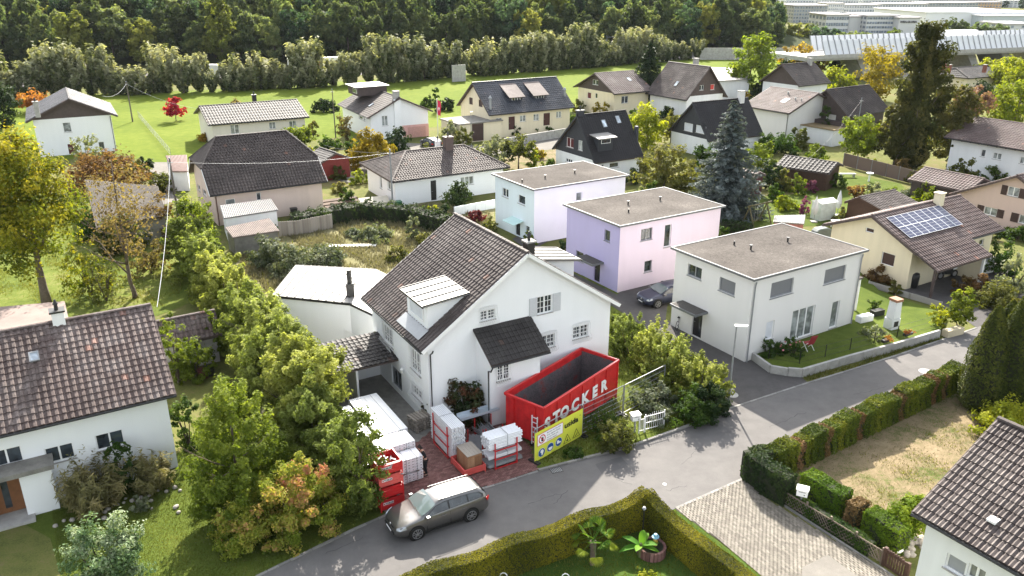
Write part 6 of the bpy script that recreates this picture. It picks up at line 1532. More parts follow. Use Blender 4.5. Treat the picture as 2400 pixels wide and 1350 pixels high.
def csec(x):
    w,zb,zt=lerpk(WD,x),lerpk(ZB,x),lerpk(ZT,x); g=max(0,min(1,(zt-zb-.06)/.42)); zl=.19 if abs(x)<2.05 else .24
    wr=w*(1-.30*g) ; zs=min(zb,zt-.03)
    return [(0,zl),(w*.86,zl),(w*.97,zl+.10),(w,min(.52,zs-.1)),(w*.995,min(.72,zs-.05)),(w*.965,zs),(w*.94*(1-g)+g*w*.925,zs+.03*(1-g)+.035*g),(wr*.99*g+w*.86*(1-g),zt-.13*g-.015*(1-g)),(wr*.92*g+w*.72*(1-g),zt-.045*g-.004),(wr*.6,zt-.012*g),(0,zt)]
XS=[-2.30,-2.26,-2.2,-2.02,-1.75,-1.35,-.9,-.5,-.1,.12,.30,.46,.62,.85,1.08,1.25,1.5,1.75,1.95,2.05,2.13,2.20,2.25,2.28]
cm=MB(); ns=11; vs=[]
for x in XS:
    s=csec(x); vs+=[(x,y,z) for y,z in s]+[(x,-y,z) for y,z in s[1:-1][::-1]]
k=2*ns-2; fs=[(i*k+j,i*k+(j+1)%k,(i+1)*k+(j+1)%k,(i+1)*k+j) for i in range(len(XS)-1) for j in range(k)]
fs+=[tuple(range(k-1,-1,-1)),tuple((len(XS)-1)*k+j for j in range(k))]
cm.add(vs,fs)
CP,nt,b=new_mat('car_paint'); b.inputs['Base Color'].default_value=(.155,.15,.145,1); b.inputs['Metallic'].default_value=.75; b.inputs['Roughness'].default_value=.32; b.inputs['Coat Weight'].default_value=1.0; b.inputs['Coat Roughness'].default_value=.06
f=noise(nt,900,1); bump(nt,b,f,.02,.001)
TYRE=plain('tyre_rubber',(.018,.018,.018),.85,var=.2); RIM=plain('alloy_rim',(.55,.55,.56),.3,.8,var=.05); CG=glass_mat('car_glass',(.012,.015,.016),.03)
wf,wr_=U(978,1262),U(1104,1218); d=(wf-wr_).normalized(); mid=(wf+wr_)/2; cyaw=math.atan2(d.y,d.x); leftv=Vector((-d.y,d.x,0))
CARL='grey brown metallic estate car parked on the road in front of the red boxes'
t=thing('parked_car',CARL,'car',mid-leftv*.80+Vector((0,0,0)),cyaw)
o=part('body',cm,CP,t,smooth=True); ms=o.modifiers.new('s','SUBSURF'); ms.levels=1; ms.render_levels=1
XF,XRr=1.34,-1.30
for sx in(XF,XRr):
    for sy in(1,-1):
        m=MB(); m.tube([(sx,sy*.60,.335),(sx,sy*.903,.335)],[.385,.385],28); part('wheel_arch_dark',m,INK,t)  # black disc proud of the uncut body stands in for the shaded arch recess
        m=MB(); m.tube([(sx,sy*.70,.318),(sx,sy*.72,.318),(sx,sy*.90,.318),(sx,sy*.918,.318)],[.295,.318,.318,.29],32); w=part('wheel',m,TYRE,t,smooth=False)
        m=MB(); m.tube([(sx,sy*.88,.318),(sx,sy*.921,.318)],[.235,.235],28); part('rim_well',m,INK,w)
        m=MB()
        for i in range(28):
            a0=6.283*i/28;a1=6.283*(i+1)/28
            m.bar((sx+.225*math.cos(a0),sy*.925,.318+.225*math.sin(a0)),(sx+.225*math.cos(a1),sy*.925,.318+.225*math.sin(a1)),.02,.022)
        for i in range(10):
            a0=6.283*(i//2)/5+(.16 if i%2 else -.16)+.3; m.bar((sx+.04*math.cos(a0),sy*.93,.318+.04*math.sin(a0)),(sx+.22*math.cos(a0+(.1 if i%2 else -.1)),sy*.927,.318+.22*math.sin(a0+(.1 if i%2 else -.1))),.042,.02)
        m.tube([(sx,sy*.915,.318),(sx,sy*.938,.318)],[.06,.05],12); part('rim',m,RIM,w)
def gpt(x,s,out=.012):
    c=csec(x); a,b_=Vector(c[6]),Vector(c[7]); p=a.lerp(b_,s); return Vector((x,p.x+out,p.y+out*.4))
def pane(name,xs,s0,s1,mat,sy,out=.014):
    m=MB(); n=len(xs); vs=[];
    for i,x in enumerate(xs): 
        lo_=s0[i] if hasattr(s0,'__len__') else s0; hi=s1[i] if hasattr(s1,'__len__') else s1
        for s in(lo_,hi): p=gpt(x,s,out); vs.append((p.x,p.y*sy,p.z))
    m.add(vs,[(2*i,2*i+2,2*i+3,2*i+1) for i in range(n-1)]); return part(name,m,mat,t)
for sy in(1,-1):
    pane('window_trim',[-1.98,-1.8,-1.3,-.9,-.45,-.1,.3,.62,.95],[.05]*9,[.55,.93,.97,.97,.97,.97,.95,.9,.12],DARKM,sy,.010)
    pane('side_window',[-1.88,-1.72,-1.22],[.12,.10,.10],[.55,.86,.90],CG,sy,.016)
    pane('side_window',[-1.16,-.9,-.5,-.30],.10,[.90,.91,.91,.91],CG,sy,.016)
    pane('side_window',[-.22,.1,.3,.55,.86],.10,[.91,.91,.88,.80,.14],CG,sy,.016)
    for x in(-.28,.86):
        m=MB()
        for z0,z1 in((.30,.55),(.55,.80),(.80,.92)): m.box(x-.005,sy*.9-.012,z0,x+.005,sy*.9+.012 if z1<.8 else sy*.89,z1)
        part('door_gap',m,INK,t)
    for x in(-.95,.05): m=MB(); m.box(x-.11,min(sy*.898,sy*.93),.80,x+.11,max(sy*.898,sy*.93),.835); part('door_handle',m,CP,t,bevel=.008)
    m=MB(); m.box(.72,min(sy*.88,sy*1.06),.93,.92,max(sy*.88,sy*1.06),1.06); part('wing_mirror',m,CP,t,bevel=.03)
    m=MB(); m.bar((-1.75,sy*.565,1.425),(.05,sy*.565,1.46),.02,.02); rl=part('roof_rail',m,GREYM,t)
    for xx,zz in((-1.75,1.40),(.05,1.435)): m=MB(); m.cbox((xx,sy*.565,zz+.01),(.22,.035,.035)); part('foot',m,DARKM,rl)
    m=MB(); m.slab([(1.80,sy*.845,.66),(2.06,sy*.775,.60),(2.19,sy*.62,.60),(2.17,sy*.60,.70),(2.02,sy*.70,.765),(1.80,sy*.80,.79)][::sy],(0.02,sy*.025,.03)); part('headlight',m,plain('headlight_glass',(.45,.48,.52),.1,.3,var=.3,scale=12),t,bevel=.01)
    m=MB(); m.slab([(-2.05,sy*.84,.98),(-2.27,sy*.70,.96),(-2.30,sy*.66,.78),(-2.12,sy*.84,.80)][::-sy],(-.02,sy*.03,0)); part('tail_light',m,plain('tail_light_red',(.55,.02,.015),.2),t,bevel=.01)
    m=MB(); m.box(-1.0,sy*.895-.01,.21,1.0,sy*.895+.012,.27); part('sill_trim',m,DARKM,t)
def topq(xs,fy,mat,name,out=.012,s=7):
    m=MB(); vs=[]; cols_=[-1,-.5,0,.5,1]
    for x in xs:
        c=csec(x); w=c[8][0]*fy; zt=c[10][1]; ze=c[8][1]
        for q in cols_: vs.append((x,q*w,zt-(zt-ze)*q*q+out))
    n=5; m.add(vs,[(i*n+j,(i+1)*n+j,(i+1)*n+j+1,i*n+j+1) for i in range(len(xs)-1) for j in range(4)]); return part(name,m,mat,t,smooth=True)
WS,nt2,b2=new_mat('windscreen'); b2.inputs['Base Color'].default_value=(.10,.13,.13,1); b2.inputs['Roughness'].default_value=.03; b2.inputs['Specular IOR Level'].default_value=1.0
topq([1.04,.85,.62,.46,.34],1.12,WS,'windscreen',.016); topq([-2.03,-2.1,-2.19],1.05,CG,'rear_window',.016)
m=MB(); m.bar((1.02,-.55,1.045),(1.10,.1,1.02),.02); m.bar((1.02,.0,1.05),(1.10,.6,1.02),.02); part('wiper',m,INK,t)
m=MB(); m.box(2.17,-.52,.36,2.30,.52,.50); part('grille',m,INK,t,bevel=.02); m=MB(); m.box(2.14,-.35,.56,2.235,.35,.64); part('upper_grille',m,INK,t,bevel=.01)
m=MB(); m.tube([(2.22,0,.62),(2.25,0,.625)],.06,14); part('badge',m,RIM,t); m=MB(); m.box(2.29,-.26,.40,2.315,.26,.47); part('number_plate',m,WPAINT,t)
m=MB(); m.box(-2.335,-.26,.62,-2.31,.26,.72); part('number_plate',m,WPAINT,t)
# dashboard paper and the orange vest of the driver seen through the side glass
m=MB(); m.box(.46,.55,.95,.62,.80,1.06); 
def plain_car(label,px,yaw,colr,group=None,s=1.0,loc=None):
    c=copy_tree(t,label=label); c.location=loc or U(*px); c.rotation_euler=(0,0,yaw)
    mt=plain('car_paint_'+('%02d%02d%02d'%tuple(int(v*99) for v in colr)),colr,.3,.3,var=.03)
    for ch in c.children:
        if ch.name.startswith('body'): 
            me=ch.data.copy(); me.materials.clear(); me.materials.append(mt); ch.data=me
    return c
plain_car('dark blue car half hidden behind the pale flat-roofed house',(1560,706),R(205),(.03,.035,.06))
plain_car('dark car parked beside the garage of the white chalet',(1010,345),R(120),(.02,.02,.025))
# --- the person in black working at the deck stack
def skin(name,joints,edges,mat,parent,root=0,sub=2,label=None):
    me=bpy.data.meshes.new(name); me.from_pydata([j[0] for j in joints],edges,[]); me.update()
    o=link(name,me,mat,parent,label); md=o.modifiers.new('skin','SKIN'); md.use_smooth_shade=True
    if not me.skin_vertices: me.skin_vertices.new() if hasattr(me.skin_vertices,'new') else None
    sv=me.skin_vertices[0].data
    for i,j in enumerate(joints): sv[i].radius=(j[1],j[2] if len(j)>2 else j[1]); sv[i].use_root=(i==root)
    s=o.modifiers.new('sub','SUBSURF'); s.levels=sub; s.render_levels=sub; return o
SKN=plain('skin',(.48,.27,.19),.55,var=.05); CLB=plain('black_clothes',(.012,.012,.014),.9,var=.2); HAIR=plain('dark_hair',(.02,.013,.01),.8)
pp=U(997,1113); t2=thing('person','person in black T-shirt and trousers bending over the deck stack','person',pp,R(212))
J=[((0,0,.93),.13,.105),((.02,0,1.12),.125,.10),((.10,0,1.36),.15,.10),((.15,0,1.48),.055),((.22,0,1.58),.09,.082),((.27,0,1.66),.085,.078),
 ((.11,.19,1.40),.05),((.22,.25,1.17),.04),((.42,.16,1.10),.032),((.51,.12,1.10),.022),
 ((.11,-.19,1.40),.05),((.20,-.27,1.16),.04),((.42,-.2,1.12),.032),((.51,-.17,1.12),.022),
 ((0,.095,.88),.088),((.04,.11,.48),.058),((-.02,.11,.09),.04),((.12,.12,.035),.035,.03),
 ((0,-.095,.88),.088),((.02,-.11,.48),.058),((-.06,-.11,.09),.04),((.08,-.12,.035),.035,.03)]
E_=[(0,1),(1,2),(2,3),(3,4),(4,5),(2,6),(6,7),(7,8),(8,9),(2,10),(10,11),(11,12),(12,13),(0,14),(14,15),(15,16),(16,17),(0,18),(18,19),(19,20),(20,21)]
skin('body',J,E_,SKN,t2)
skin('t_shirt',[((0,0,.90),.15,.125),((.02,0,1.12),.148,.122),((.095,0,1.34),.172,.122),((.135,0,1.44),.085,.075),((.11,.19,1.395),.075),((.17,.235,1.25),.066),((.11,-.19,1.395),.075),((.16,-.245,1.25),.066)],[(0,1),(1,2),(2,3),(2,4),(4,5),(2,6),(6,7)],CLB,t2)
skin('trousers',[((0,0,.95),.152,.128),((0,.095,.86),.108),((.04,.11,.48),.082),((-.02,.11,.12),.066),((0,-.095,.86),.108),((.02,-.11,.48),.082),((-.06,-.11,.12),.066)],[(0,1),(1,2),(2,3),(0,4),(4,5),(5,6)],CLB,t2)
for sy,x in((1,-.02),(-1,-.06)): skin('shoe',[((x-.06,.115*sy,.05),.05,.045),((x+.05,.118*sy,.045),.05,.04),((x+.17,.122*sy,.04),.042,.032)],[(0,1),(1,2)],INK,t2)
skin('hair',[((.215,0,1.66),.088,.085),((.25,0,1.71),.08,.075),((.185,0,1.60),.06,.07)],[(0,1),(0,2)],HAIR,t2)
for sy in(1,-1):
    for i in range(4): y=(.12 if sy>0 else -.17)+(.012-.008*i*1.0)*sy*1.6; z=1.115-.0*i; skin('finger',[((.52,y-.01*i+.015,1.105),.010),((.56,y-.012*i+.015,1.09),.009),((.585,y-.012*i+.015,1.06),.008)],[(0,1),(1,2)],SKN,t2,sub=1)
    skin('thumb',[((.49,(.12 if sy>0 else -.17)-.02*sy,1.11),.011),((.53,(.12 if sy>0 else -.17)-.045*sy,1.10),.010),((.56,(.12 if sy>0 else -.17)-.05*sy,1.085),.008)],[(0,1),(1,2)],SKN,t2,sub=1)
m=MB(); m.cbox((.318,0,1.60),(.05,.022,.03)); part('nose',m,SKN,t2,bevel=.008)
m=MB(); m.cbox((.308,.03,1.625),(.014,.02,.01));m.cbox((.308,-.03,1.625),(.014,.02,.01)); part('eye',m,INK,t2)
m=MB(); m.cbox((.60,.05,1.10),(.12,.03,.03)); o=part('hand_tool',m,INK); o.matrix_world=T(*pp)@Rz(R(212)); o.location=T(*pp)@Rz(R(212))@Vector((0,0,0)); o['label']='small black tool held by the person at the deck stack'; o['category']='tool'
# ---------------------------------------------------------------- trees, shrubs, hedges
LM['belt']=leaf_mat('leaves_motorway_belt',[(.015,.028,.010),(.035,.055,.016),(.08,.10,.035),(.22,.23,.13),(.36,.36,.25)],.35)
LM['bigyellow']=leaf_mat('leaves_turning_maple',[(.035,.058,.008),(.08,.105,.014),(.15,.165,.018),(.27,.25,.025),(.42,.33,.03)])
LM['yelgreen']=leaf_mat('leaves_sunny_yellow_green',[(.07,.11,.015),(.15,.20,.025),(.27,.31,.04)])
LM['tallbrown']=leaf_mat('foliage_brown_green',[(.035,.042,.012),(.075,.078,.022),(.14,.125,.035)],.4)
LM['twig']=leaf_mat('sparse_brown_leaves',[(.08,.06,.03),(.15,.12,.05),(.24,.20,.08)],.4)
TRUNKED={}
def plant(name,label,cat,px,topy,wpx,mat,shape='round',dens=5,trunk=None,low=.3,group=None,seed=None,spike=.3,top=.3,rc=.13,inner=.3,up=.35,lop=.12,lpx=2.3,bark=None,limbn=6,base=0,asp=1.5,p0=None,wm=None,hm=None,maxn=30000,nclm=1.5):
    p=U(*px) if p0 is None else Vector(p0); dd=depth(p)
    w=wm or wpx*dd/FPX; h=hm or topz(p,topy)
    W=w*FPX/dd/2.344; size=max(.045,lpx*2.344*dd/FPX)
    seed=seed or (int(abs(p.x*31+p.y*17))%9973+1)
    cb=h*base; hh=h-cb
    asp_=max(1,min(2.2,hh/w))
    n=min(maxn,int(dens*(W/lpx)**2*asp_)); ncl=int(nclm*min(160,max(14,W*.75*asp_)))
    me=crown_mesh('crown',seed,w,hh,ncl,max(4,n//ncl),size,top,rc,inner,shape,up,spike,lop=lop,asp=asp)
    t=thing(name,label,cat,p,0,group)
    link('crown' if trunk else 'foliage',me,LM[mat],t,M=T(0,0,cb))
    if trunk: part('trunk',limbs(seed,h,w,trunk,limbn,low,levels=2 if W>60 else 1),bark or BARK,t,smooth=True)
    else:
        m=MB(); rr=random.Random(seed)
        for i in range(4): a=rr.uniform(0,6.28); m.tube([(0,0,-.05),(math.cos(a)*w*.12,math.sin(a)*w*.12,h*.35),(math.cos(a)*w*.25,math.sin(a)*w*.25,h*.7)],[.03+.008*h,.02+.004*h,.01],5)
        part('stems',m,BARKD,t)
    return t
# --- big trees
plant('maple_tree','large maple with yellow top and green skirt in the left meadow','tree',(110,712),284,262,'bigyellow','egg',7,.27,.2,base=.16,top=1.1,rc=.13,inner=.4,lop=.08,lpx=2.5,maxn=40000)
plant('bare_tree','thin half-bare tree with forked trunk beside the big yellow maple','tree',(318,697),352,200,'twig','round',.9,.17,.12,base=.22,rc=.12,inner=.6,limbn=9,lpx=2.1)
t=thing('bare_twigs','x','tree',(0,0,0)); bpy.data.objects.remove(t)
plant('young_tree','bright green tree at the far end of the tall hedge row','tree',(470,610),450,112,'bright','round',6,.12,.3,top=.4)
plant('dome_shrub','dark clipped dome shrub beside the back street','shrub',(345,412),362,40,'dark','dome',8)
plant('red_maple','small bright red maple alone on the green field','tree',(413,283),227,58,'red','round',6,.08,.2,base=.12)
plant('orange_tree','orange-leaved small tree behind the white house top left','tree',(85,262),214,92,'orange','round',4,.08,.2)
plant('conifer','dark green rounded conifer at the left edge','tree',(5,300),182,100,'dark','egg',7)
plant('shrub','brown tangled shrub left of the white house, in front of the arch','shrub',(215,420),318,72,'silver','vase',3,spike=.8)
plant('shrub','wide brown bramble mound below the white house top left','shrub',(250,440),350,190,'brown','dome',4)
plant('shrub','olive bush between the brown mound and the dark dome shrub','shrub',(300,425),352,90,'olive','dome',5)
plant('shrub','pale grey-green bush by the utility pole','shrub',(380,450),405,70,'olive','dome',5)
plant('shrub','yellow-green bush at the foot of the maple, right side','shrub',(215,690),560,110,'bigyellow','dome',3)
plant('shrub','olive bush below the old house at the left meadow','shrub',(290,590),500,120,'olive','dome',5); plant('shrub','green bush at the left end of the old house','shrub',(225,560),470,80,'green','dome',5)
plant('shrub','low rose bush near the half-bare tree','shrub',(250,705),600,90,'olive','dome',2)
plant('shrub','brown bush right of the half-bare tree','shrub',(355,640),540,100,'twig','dome',3)
plant('shrub','brown and orange bush behind the half-bare tree','shrub',(385,560),440,90,'brown','dome',3)
plant('golden_conifer','golden clipped conifer group in front of the white chalet','shrub',(872,392),302,112,'gold','dome',8)
plant('golden_conifer','green conifer at the left of the golden one','shrub',(830,385),318,52,'green','dome',7)
plant('shrub','dark evergreen shrub by the pink garage','shrub',(938,372),292,80,'dark','dome',6)
plant('shrub','dry pale pampas tuft left of the chalet','shrub',(812,330),270,48,'twig','vase',4,spike=1)
plant('round_shrub','dark cloud-shaped shrub in front of the hipped bungalow','shrub',(1070,488),428,62,'dark','round',9,rc=.22)
plant('red_shrub','dark red Japanese maple beside the white garden wall','shrub',(1112,524),486,46,'darkred','dome',9)
plant('shrub','dark green bush left of the dark red maple','shrub',(1040,512),482,40,'dark','dome',8); plant('shrub','yellow-green bush left of the dark green bush','shrub',(1015,505),478,36,'lime','dome',7)
plant('shrub','small bush right of the dark red maple','shrub',(1148,540),505,36,'olive','dome',6)
plant('willow','silvery willow bush behind the hipped bungalow','tree',(1162,392),318,90,'silver','round',5,.08,.2)
plant('apple_tree','small yellow-green apple tree right of the silvery willow','tree',(1215,395),314,86,'olive','round',5,.09,.25,base=.2)
plant('shrub','grey rounded shrub between the cream garage and the lamp','shrub',(1060,335),285,60,'silver','dome',4)
plant('shrub','yellow-green trimmed tree in front of the garage','shrub',(1090,345),298,48,'olive','round',6)
for i,(x,y,ty,w,mt,lb) in enumerate(((1208,318,288,34,'dark','leftmost dark bush along the front of the cream twin house'),(1245,312,290,30,'green','second bush along the front of the cream twin house'),(1282,308,280,40,'green','third bush along the front of the twin house, tallest'),(1318,300,282,30,'dark','rightmost bush along the front of the cream twin house'))): plant('shrub',lb,'shrub',(x,y),ty,w,mt,'dome',8)
plant('tree','slender green tree on the field left of the cream twin house','tree',(1023,262),202,22,'green','column',6,.06,.1); plant('shrub','dark bush group right of the slender tree','shrub',(1050,258),228,46,'dark','dome',7)
plant('tree','golden-green tree behind the black steep-roofed house','tree',(1512,345),240,112,'lime','egg',6,.14,.2,top=.5)
plant('tree','grey-green tree between the two black steep-roofed houses','tree',(1572,335),255,64,'olive','round',5,.1,.3)
plant('tree','feathery olive-yellow tree in front of the blue spruce','tree',(1555,445),332,135,'olive','dome',7,.1,.2,top=.7,spike=.5)
plant('shrub','small yellow bush in front of the yellow chalet','shrub',(1410,275),240,50,'gold','dome',4)
# conifers
def spruce(label,px,topy,wpx,mat,levels=26,power=.8,droop=.25,seed=1,nm='spruce_tree',lpx=2.2,per=26,nb=(9,5)):
    p=U(*px);dd=depth(p);w=wpx*dd/FPX;h=topz(p,topy); t=thing(nm,label,'tree',p); W=w*FPX/dd/2.344
    link('crown',conifer_mesh('crown',seed,w,h,levels,lpx*2.344*dd/FPX,nb,droop,per,power=power),LM[mat],t); m=MB(); m.tube([(0,0,-.1),(0,0,h*.5),(0,0,h*.98)],[.022*h,.013*h,.02],7); part('trunk',m,BARKD,t,smooth=True); return t
spruce('big blue spruce standing behind the lilac house','', 0,0,'blue') if False else None
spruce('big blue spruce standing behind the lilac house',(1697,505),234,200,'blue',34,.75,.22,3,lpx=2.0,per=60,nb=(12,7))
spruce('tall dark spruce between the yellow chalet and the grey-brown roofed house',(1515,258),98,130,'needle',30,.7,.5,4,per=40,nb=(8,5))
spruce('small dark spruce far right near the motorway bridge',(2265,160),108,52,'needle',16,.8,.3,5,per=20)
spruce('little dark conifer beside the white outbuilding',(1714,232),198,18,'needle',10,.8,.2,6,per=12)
plant('poplar_tree','very tall brown-green ragged tree right of the pale round tree','tree',(2128,388),60,112,'tallbrown','column',18,.3,.1,rc=.15,inner=.45,lop=.2,top=.3,maxn=36000)
_p=U(2128,388);_d=depth(_p);_w=86*_d/FPX;_h=topz(_p,72); tp=[o for o in bpy.data.objects if o.get('label','').startswith('very tall brown-green')][0]
link('inner_foliage',shell_mesh('inner_foliage',5,_w,_h,2.2*2.344*_d/FPX,1.6,lambda t: np.clip(t*8+.3,0,1)*np.clip((1-t)*1.5,0,1)**.7,.16),LM['tallbrown'],tp)
plant('poplar_tree','shorter brown-green tree leaning on the tallest one','tree',(2095,388),225,95,'tallbrown','egg',13,.2,.1,lop=.2)
plant('tree','tall bright yellow-green tree behind the brown-roofed houses','tree',(1757,225),64,128,'yelgreen','egg',6,.2,.2,base=.12,top=.5)
plant('tree','golden leaved tree right of the bright yellow-green one','tree',(1865,180),98,84,'gold','round',5,.1,.2,base=.1); plant('tree','small golden tree beside the ivy-covered gable','tree',(1912,180),116,52,'gold','round',5,.08,.2)
plant('willow','drooping yellow willow right of the brown roof','tree',(1962,215),154,80,'lime','dome',6,.1,.2)
plant('tree','wide sparse golden tree left of the tallest brown tree','tree',(2050,235),108,135,'gold','vase',3,.14,.2,inner=.5)
plant('round_tree','pale round yellow-green tree in front of the dark boarded chalet','tree',(2010,372),264,106,'yelgreen','round',7,.09,.2,base=.1)
plant('young_tree','slim young tree in front of the dark boarded chalet','tree',(1925,330),250,34,'green','column',5,.05,.2)
plant('ivy','dark ivy covering the gable of the brown-roofed house','climber',(1835,208),150,110,'dark','cone',8)
plant('ivy','dark green creeper hedge under the ivy gable','climber',(1790,230),185,70,'dark','dome',7)
plant('shrub','small golden bush left of the pale house chimney','shrub',(1742,240),212,34,'gold','dome',6)
plant('tree','dark tree mass behind the bluish white house','tree',(2230,395),200,140,'tallbrown','egg',8,.2,.1); plant('tree','brownish pink tree behind the tree mass','tree',(2255,300),188,110,'pink','round',5,.1,.2)
plant('tree','pale pink-brown tree below the yellow bungalow','tree',(2205,290),196,80,'olive','round',5,.1,.2)
plant('tree','wide yellow tree at the right edge above the bluish white house','tree',(2375,300),190,150,'lime','round',5,.15,.2); plant('tree','yellow-green tree at the right edge by the pale yellow bungalow','tree',(2375,215),135,120,'lime','round',5,.15,.2)
plant('red_tree','small red-leaved tree left of the pale yellow bungalow','tree',(2205,190),154,52,'red','dome',5,.06,.2); plant('shrub','dark green bush in front of the pale yellow bungalow','shrub',(2300,235),188,80,'dark','dome',6)
plant('shrub','yellow shrub strip under the motorway bridge','shrub',(2340,185),140,110,'lime','dome',5)
# --- hornbeam row left of the white house (road end first)
ordn=['first','second','third','fourth','fifth','sixth','seventh','eighth','ninth','tenth','eleventh','twelfth','thirteenth','fourteenth','fifteenth','sixteenth']
A0=U(812,1178); dr=Vector((-.5075,.8616,0))
for i in range(15):
    p=A0+dr*(1.2+i*2.55)+Vector((random.Random(i).uniform(-.35,.35),0,0)); hh=[3.7,4.9,6.0,6.2,5.8,5.4,5.3,5.2,5.1,5.1,5.0,4.9,4.8,4.9,4.6][i]; ww=[3.4,4.4,5.0,4.8,4.4,4.2,4.1,4.2,4.0,4.0,3.9,3.8,3.8,3.9,4.0][i]
    plant('hornbeam','%s tall hornbeam from the road in the feathery hedge row left of the white house'%ordn[i],'tree',(0,0),0,0,'hornbeam','dome' if i%2 else 'round',13 if i<6 else 11,.10,.1,'hornbeams in the tall hedge row',seed=100+i,spike=.6,top=1.0,rc=.085,nclm=2.4,inner=.25,up=.5,p0=p,wm=ww,hm=hh,maxn=42000,lpx=2.0,bark=BARKD,limbn=4,asp=1.8,base=.02)
plant('hornbeam','broad green hornbeam nearest the white wall, in front of the hedge row','tree',(575,1198),888,252,'bright','dome',13,.12,.1,seed=141,spike=.6,top=.9,rc=.08,nclm=2.6,up=.8,lpx=2.0,limbn=4,asp=1.8)
plant('autumn_shrub','low shrub turning pink, orange and yellow at the foot of the hedge row','shrub',(700,1232),1078,235,'autumn','dome',9,top=.8,rc=.08,nclm=2.4,lpx=2.0)
plant('autumn_shrub','flat yellow-green shrub left of the pink-tinged one','shrub',(590,1262),1165,170,'autumn','dome',7,top=.1,rc=.13,lpx=2.0)
plant('hornbeam','brown-green narrow hornbeam beside the red steel boxes','tree',(852,1196),965,110,'hornbeam','column',9,.08,.1,seed=145,top=.6,rc=.16,lpx=2.0)
plant('shrub','narrow shrub against the right end of the faded-tile house','shrub',(445,1050),935,70,'green','column',6,spike=.6)
plant('climber','bright green climber over the tiled shed beside the white house','climber',(420,900),735,66,'bright','column',5); plant('climber','green climber at the right edge of the tiled shed','climber',(505,845),725,44,'bright','column',5); plant('climber','climber hanging along the front of the tiled shed','climber',(460,880),800,110,'bright','dome',5)
# front left garden
plant('variegated_shrub','white-edged leafy shrub in the bottom left lawn','shrub',(258,1392),1212,190,'white','dome',9,top=.6,rc=.12,lpx=2.3)
plant('fig_bush','big-leaved green bush under the right window of the faded-tile house','shrub',(292,1150),1042,66,'green','column',5,lpx=4)
plant('ornamental_grass','clump of reddish ornamental grass left of the big-leaved bush','grass clump',(225,1185),1098,135,'reed','dome',5,spike=1.5,up=1.4,rc=.2,asp=5,lpx=1.7); plant('ornamental_grass','clump of ornamental grass by the downpipe of the faded-tile house','grass clump',(362,1145),1070,86,'reed','dome',5,spike=1.5,up=1.4,rc=.2,asp=5,lpx=1.7)
# --- climber on the main house, bushes round the yard
plant('climber','dark vine with reddish leaves climbing at the porch corner of the white house','climber',(1092,988),876,112,'vine','dome',14,inner=.4,lpx=2.4,rc=.12,nclm=2.5); plant('climber','dark bush under the low window at the house corner','climber',(1010,985),905,50,'vine','dome',6)
plant('climber','bare climbing rose on the gable wall above the container','climber',(1335,855),755,80,'vine','vase',1.2,inner=.6)
A1=U(1690,955)
for i in range(11):
    p=A1+dr*(1.0+i*2.2)+Vector((random.Random(50+i).uniform(-.25,.25)-.5,0,0))
    plant('hedge_shrub','%s shrub from the street corner in the loose hedge right of the white house'%ordn[i],'shrub',(0,0),0,0,'hornbeam','dome',8,None,.1,'shrubs of the loose hedge right of the white house',seed=200+i,spike=1.0,top=.9,rc=.08,nclm=2.4,up=.8,p0=p,wm=[3.6,4.0,3.8,3.4,3.2,3.2,3.0,2.8,2.8,2.6,2.6][i],hm=[2.9,3.2,3.1,2.8,2.6,2.5,2.4,2.4,2.3,2.3,2.3][i],lpx=2.0)
plant('shrub','low glossy green shrub right of the wrought iron gate','shrub',(1622,985),915,120,'green','dome',7); plant('shrub','dark green shrub at the street corner below the loose hedge','shrub',(1665,975),900,100,'dark','dome',7)
plant('shrub','white-speckled bramble beside the letterbox and wire fence','shrub',(1530,960),895,110,'bramble','dome',6); plant('shrub','olive flowering bush left of the white letterbox','shrub',(1440,1052),988,95,'olive','dome',7); plant('shrub','white flowering bush growing through the gate','shrub',(1540,990),948,62,'bramble','dome',6)
plant('shrub','low green plants under the yellow banner','shrub',(1345,1066),1050,60,'green','dome',3); plant('shrub','low green plants between container and wire fence','shrub',(1410,1010),960,100,'green','dome',2)
# wild lot
for i,(x,y,ty,w,mt,lb) in enumerate(((700,640,575,120,'bramble','biggest silvery bramble mound behind the garage wing'),(640,620,560,110,'bramble','silvery bramble mound near the metal sheds'),(760,620,572,110,'bramble','bramble mound behind the pale roof, right of the biggest'),(610,575,548,50,'bright','bright green sapling clump beside the metal sheds'),(880,560,535,90,'silver','pale bush below the dark hedge in the wild lot'),(930,610,580,60,'olive','olive grass-like bush in the wild lot'),(970,560,500,40,'silver','tall silver weed in front of the dark hedge'),(830,555,540,60,'bramble','low grey bush beside the white planks'),(1000,575,548,60,'olive','dry bush near the ridge of the white house'),(700,700,665,60,'twig','brown weeds beside the pale metal roof'))): plant('bush',lb,'bush',(x,y),ty,w,mt,'dome',6,lpx=2.1)
t=thing('plank_pile','long pale planks lying in the wild lot behind the white house','planks',U(770,580))
for i in range(3): m=MB(); m.bar((0,i*.2,.1+.0*i),(4.3,.1+i*.2,.14),.19,.05); part('plank',m,WPAINT,t)
def hedge(name,label,pxs,w,h,mat,lpx=1.9,dens=1.2,seed=1,wob=.06,hw=None,pts=None,cat='hedge',core=True):
    P=[U(*p) for p in pxs] if pts is None else pts; c=P[0].copy(); Q=[(p.x-c.x,p.y-c.y) for p in P]; dd=depth(sum(P,Vector())/len(P))
    size=max(.035,lpx*2.344*dd/FPX); t=thing(name,label,cat,c)
    if core: part('branches',hedge_core(Q,w*.92,h*.97,(lambda s:hw(s)*.97) if hw else None),CORE,t)
    link('foliage',hedge_mesh('foliage',seed,Q,w,h,size,dens*2.2/(size*size),wob,hw),LM[mat],t); return t
hedge('hedge','dark green rough hedge along the wild lot behind the bungalow garden',[(690,540),(850,510),(960,520),(1050,545)],1.6,1.5,'dark',2.2,1.0,3,.2)
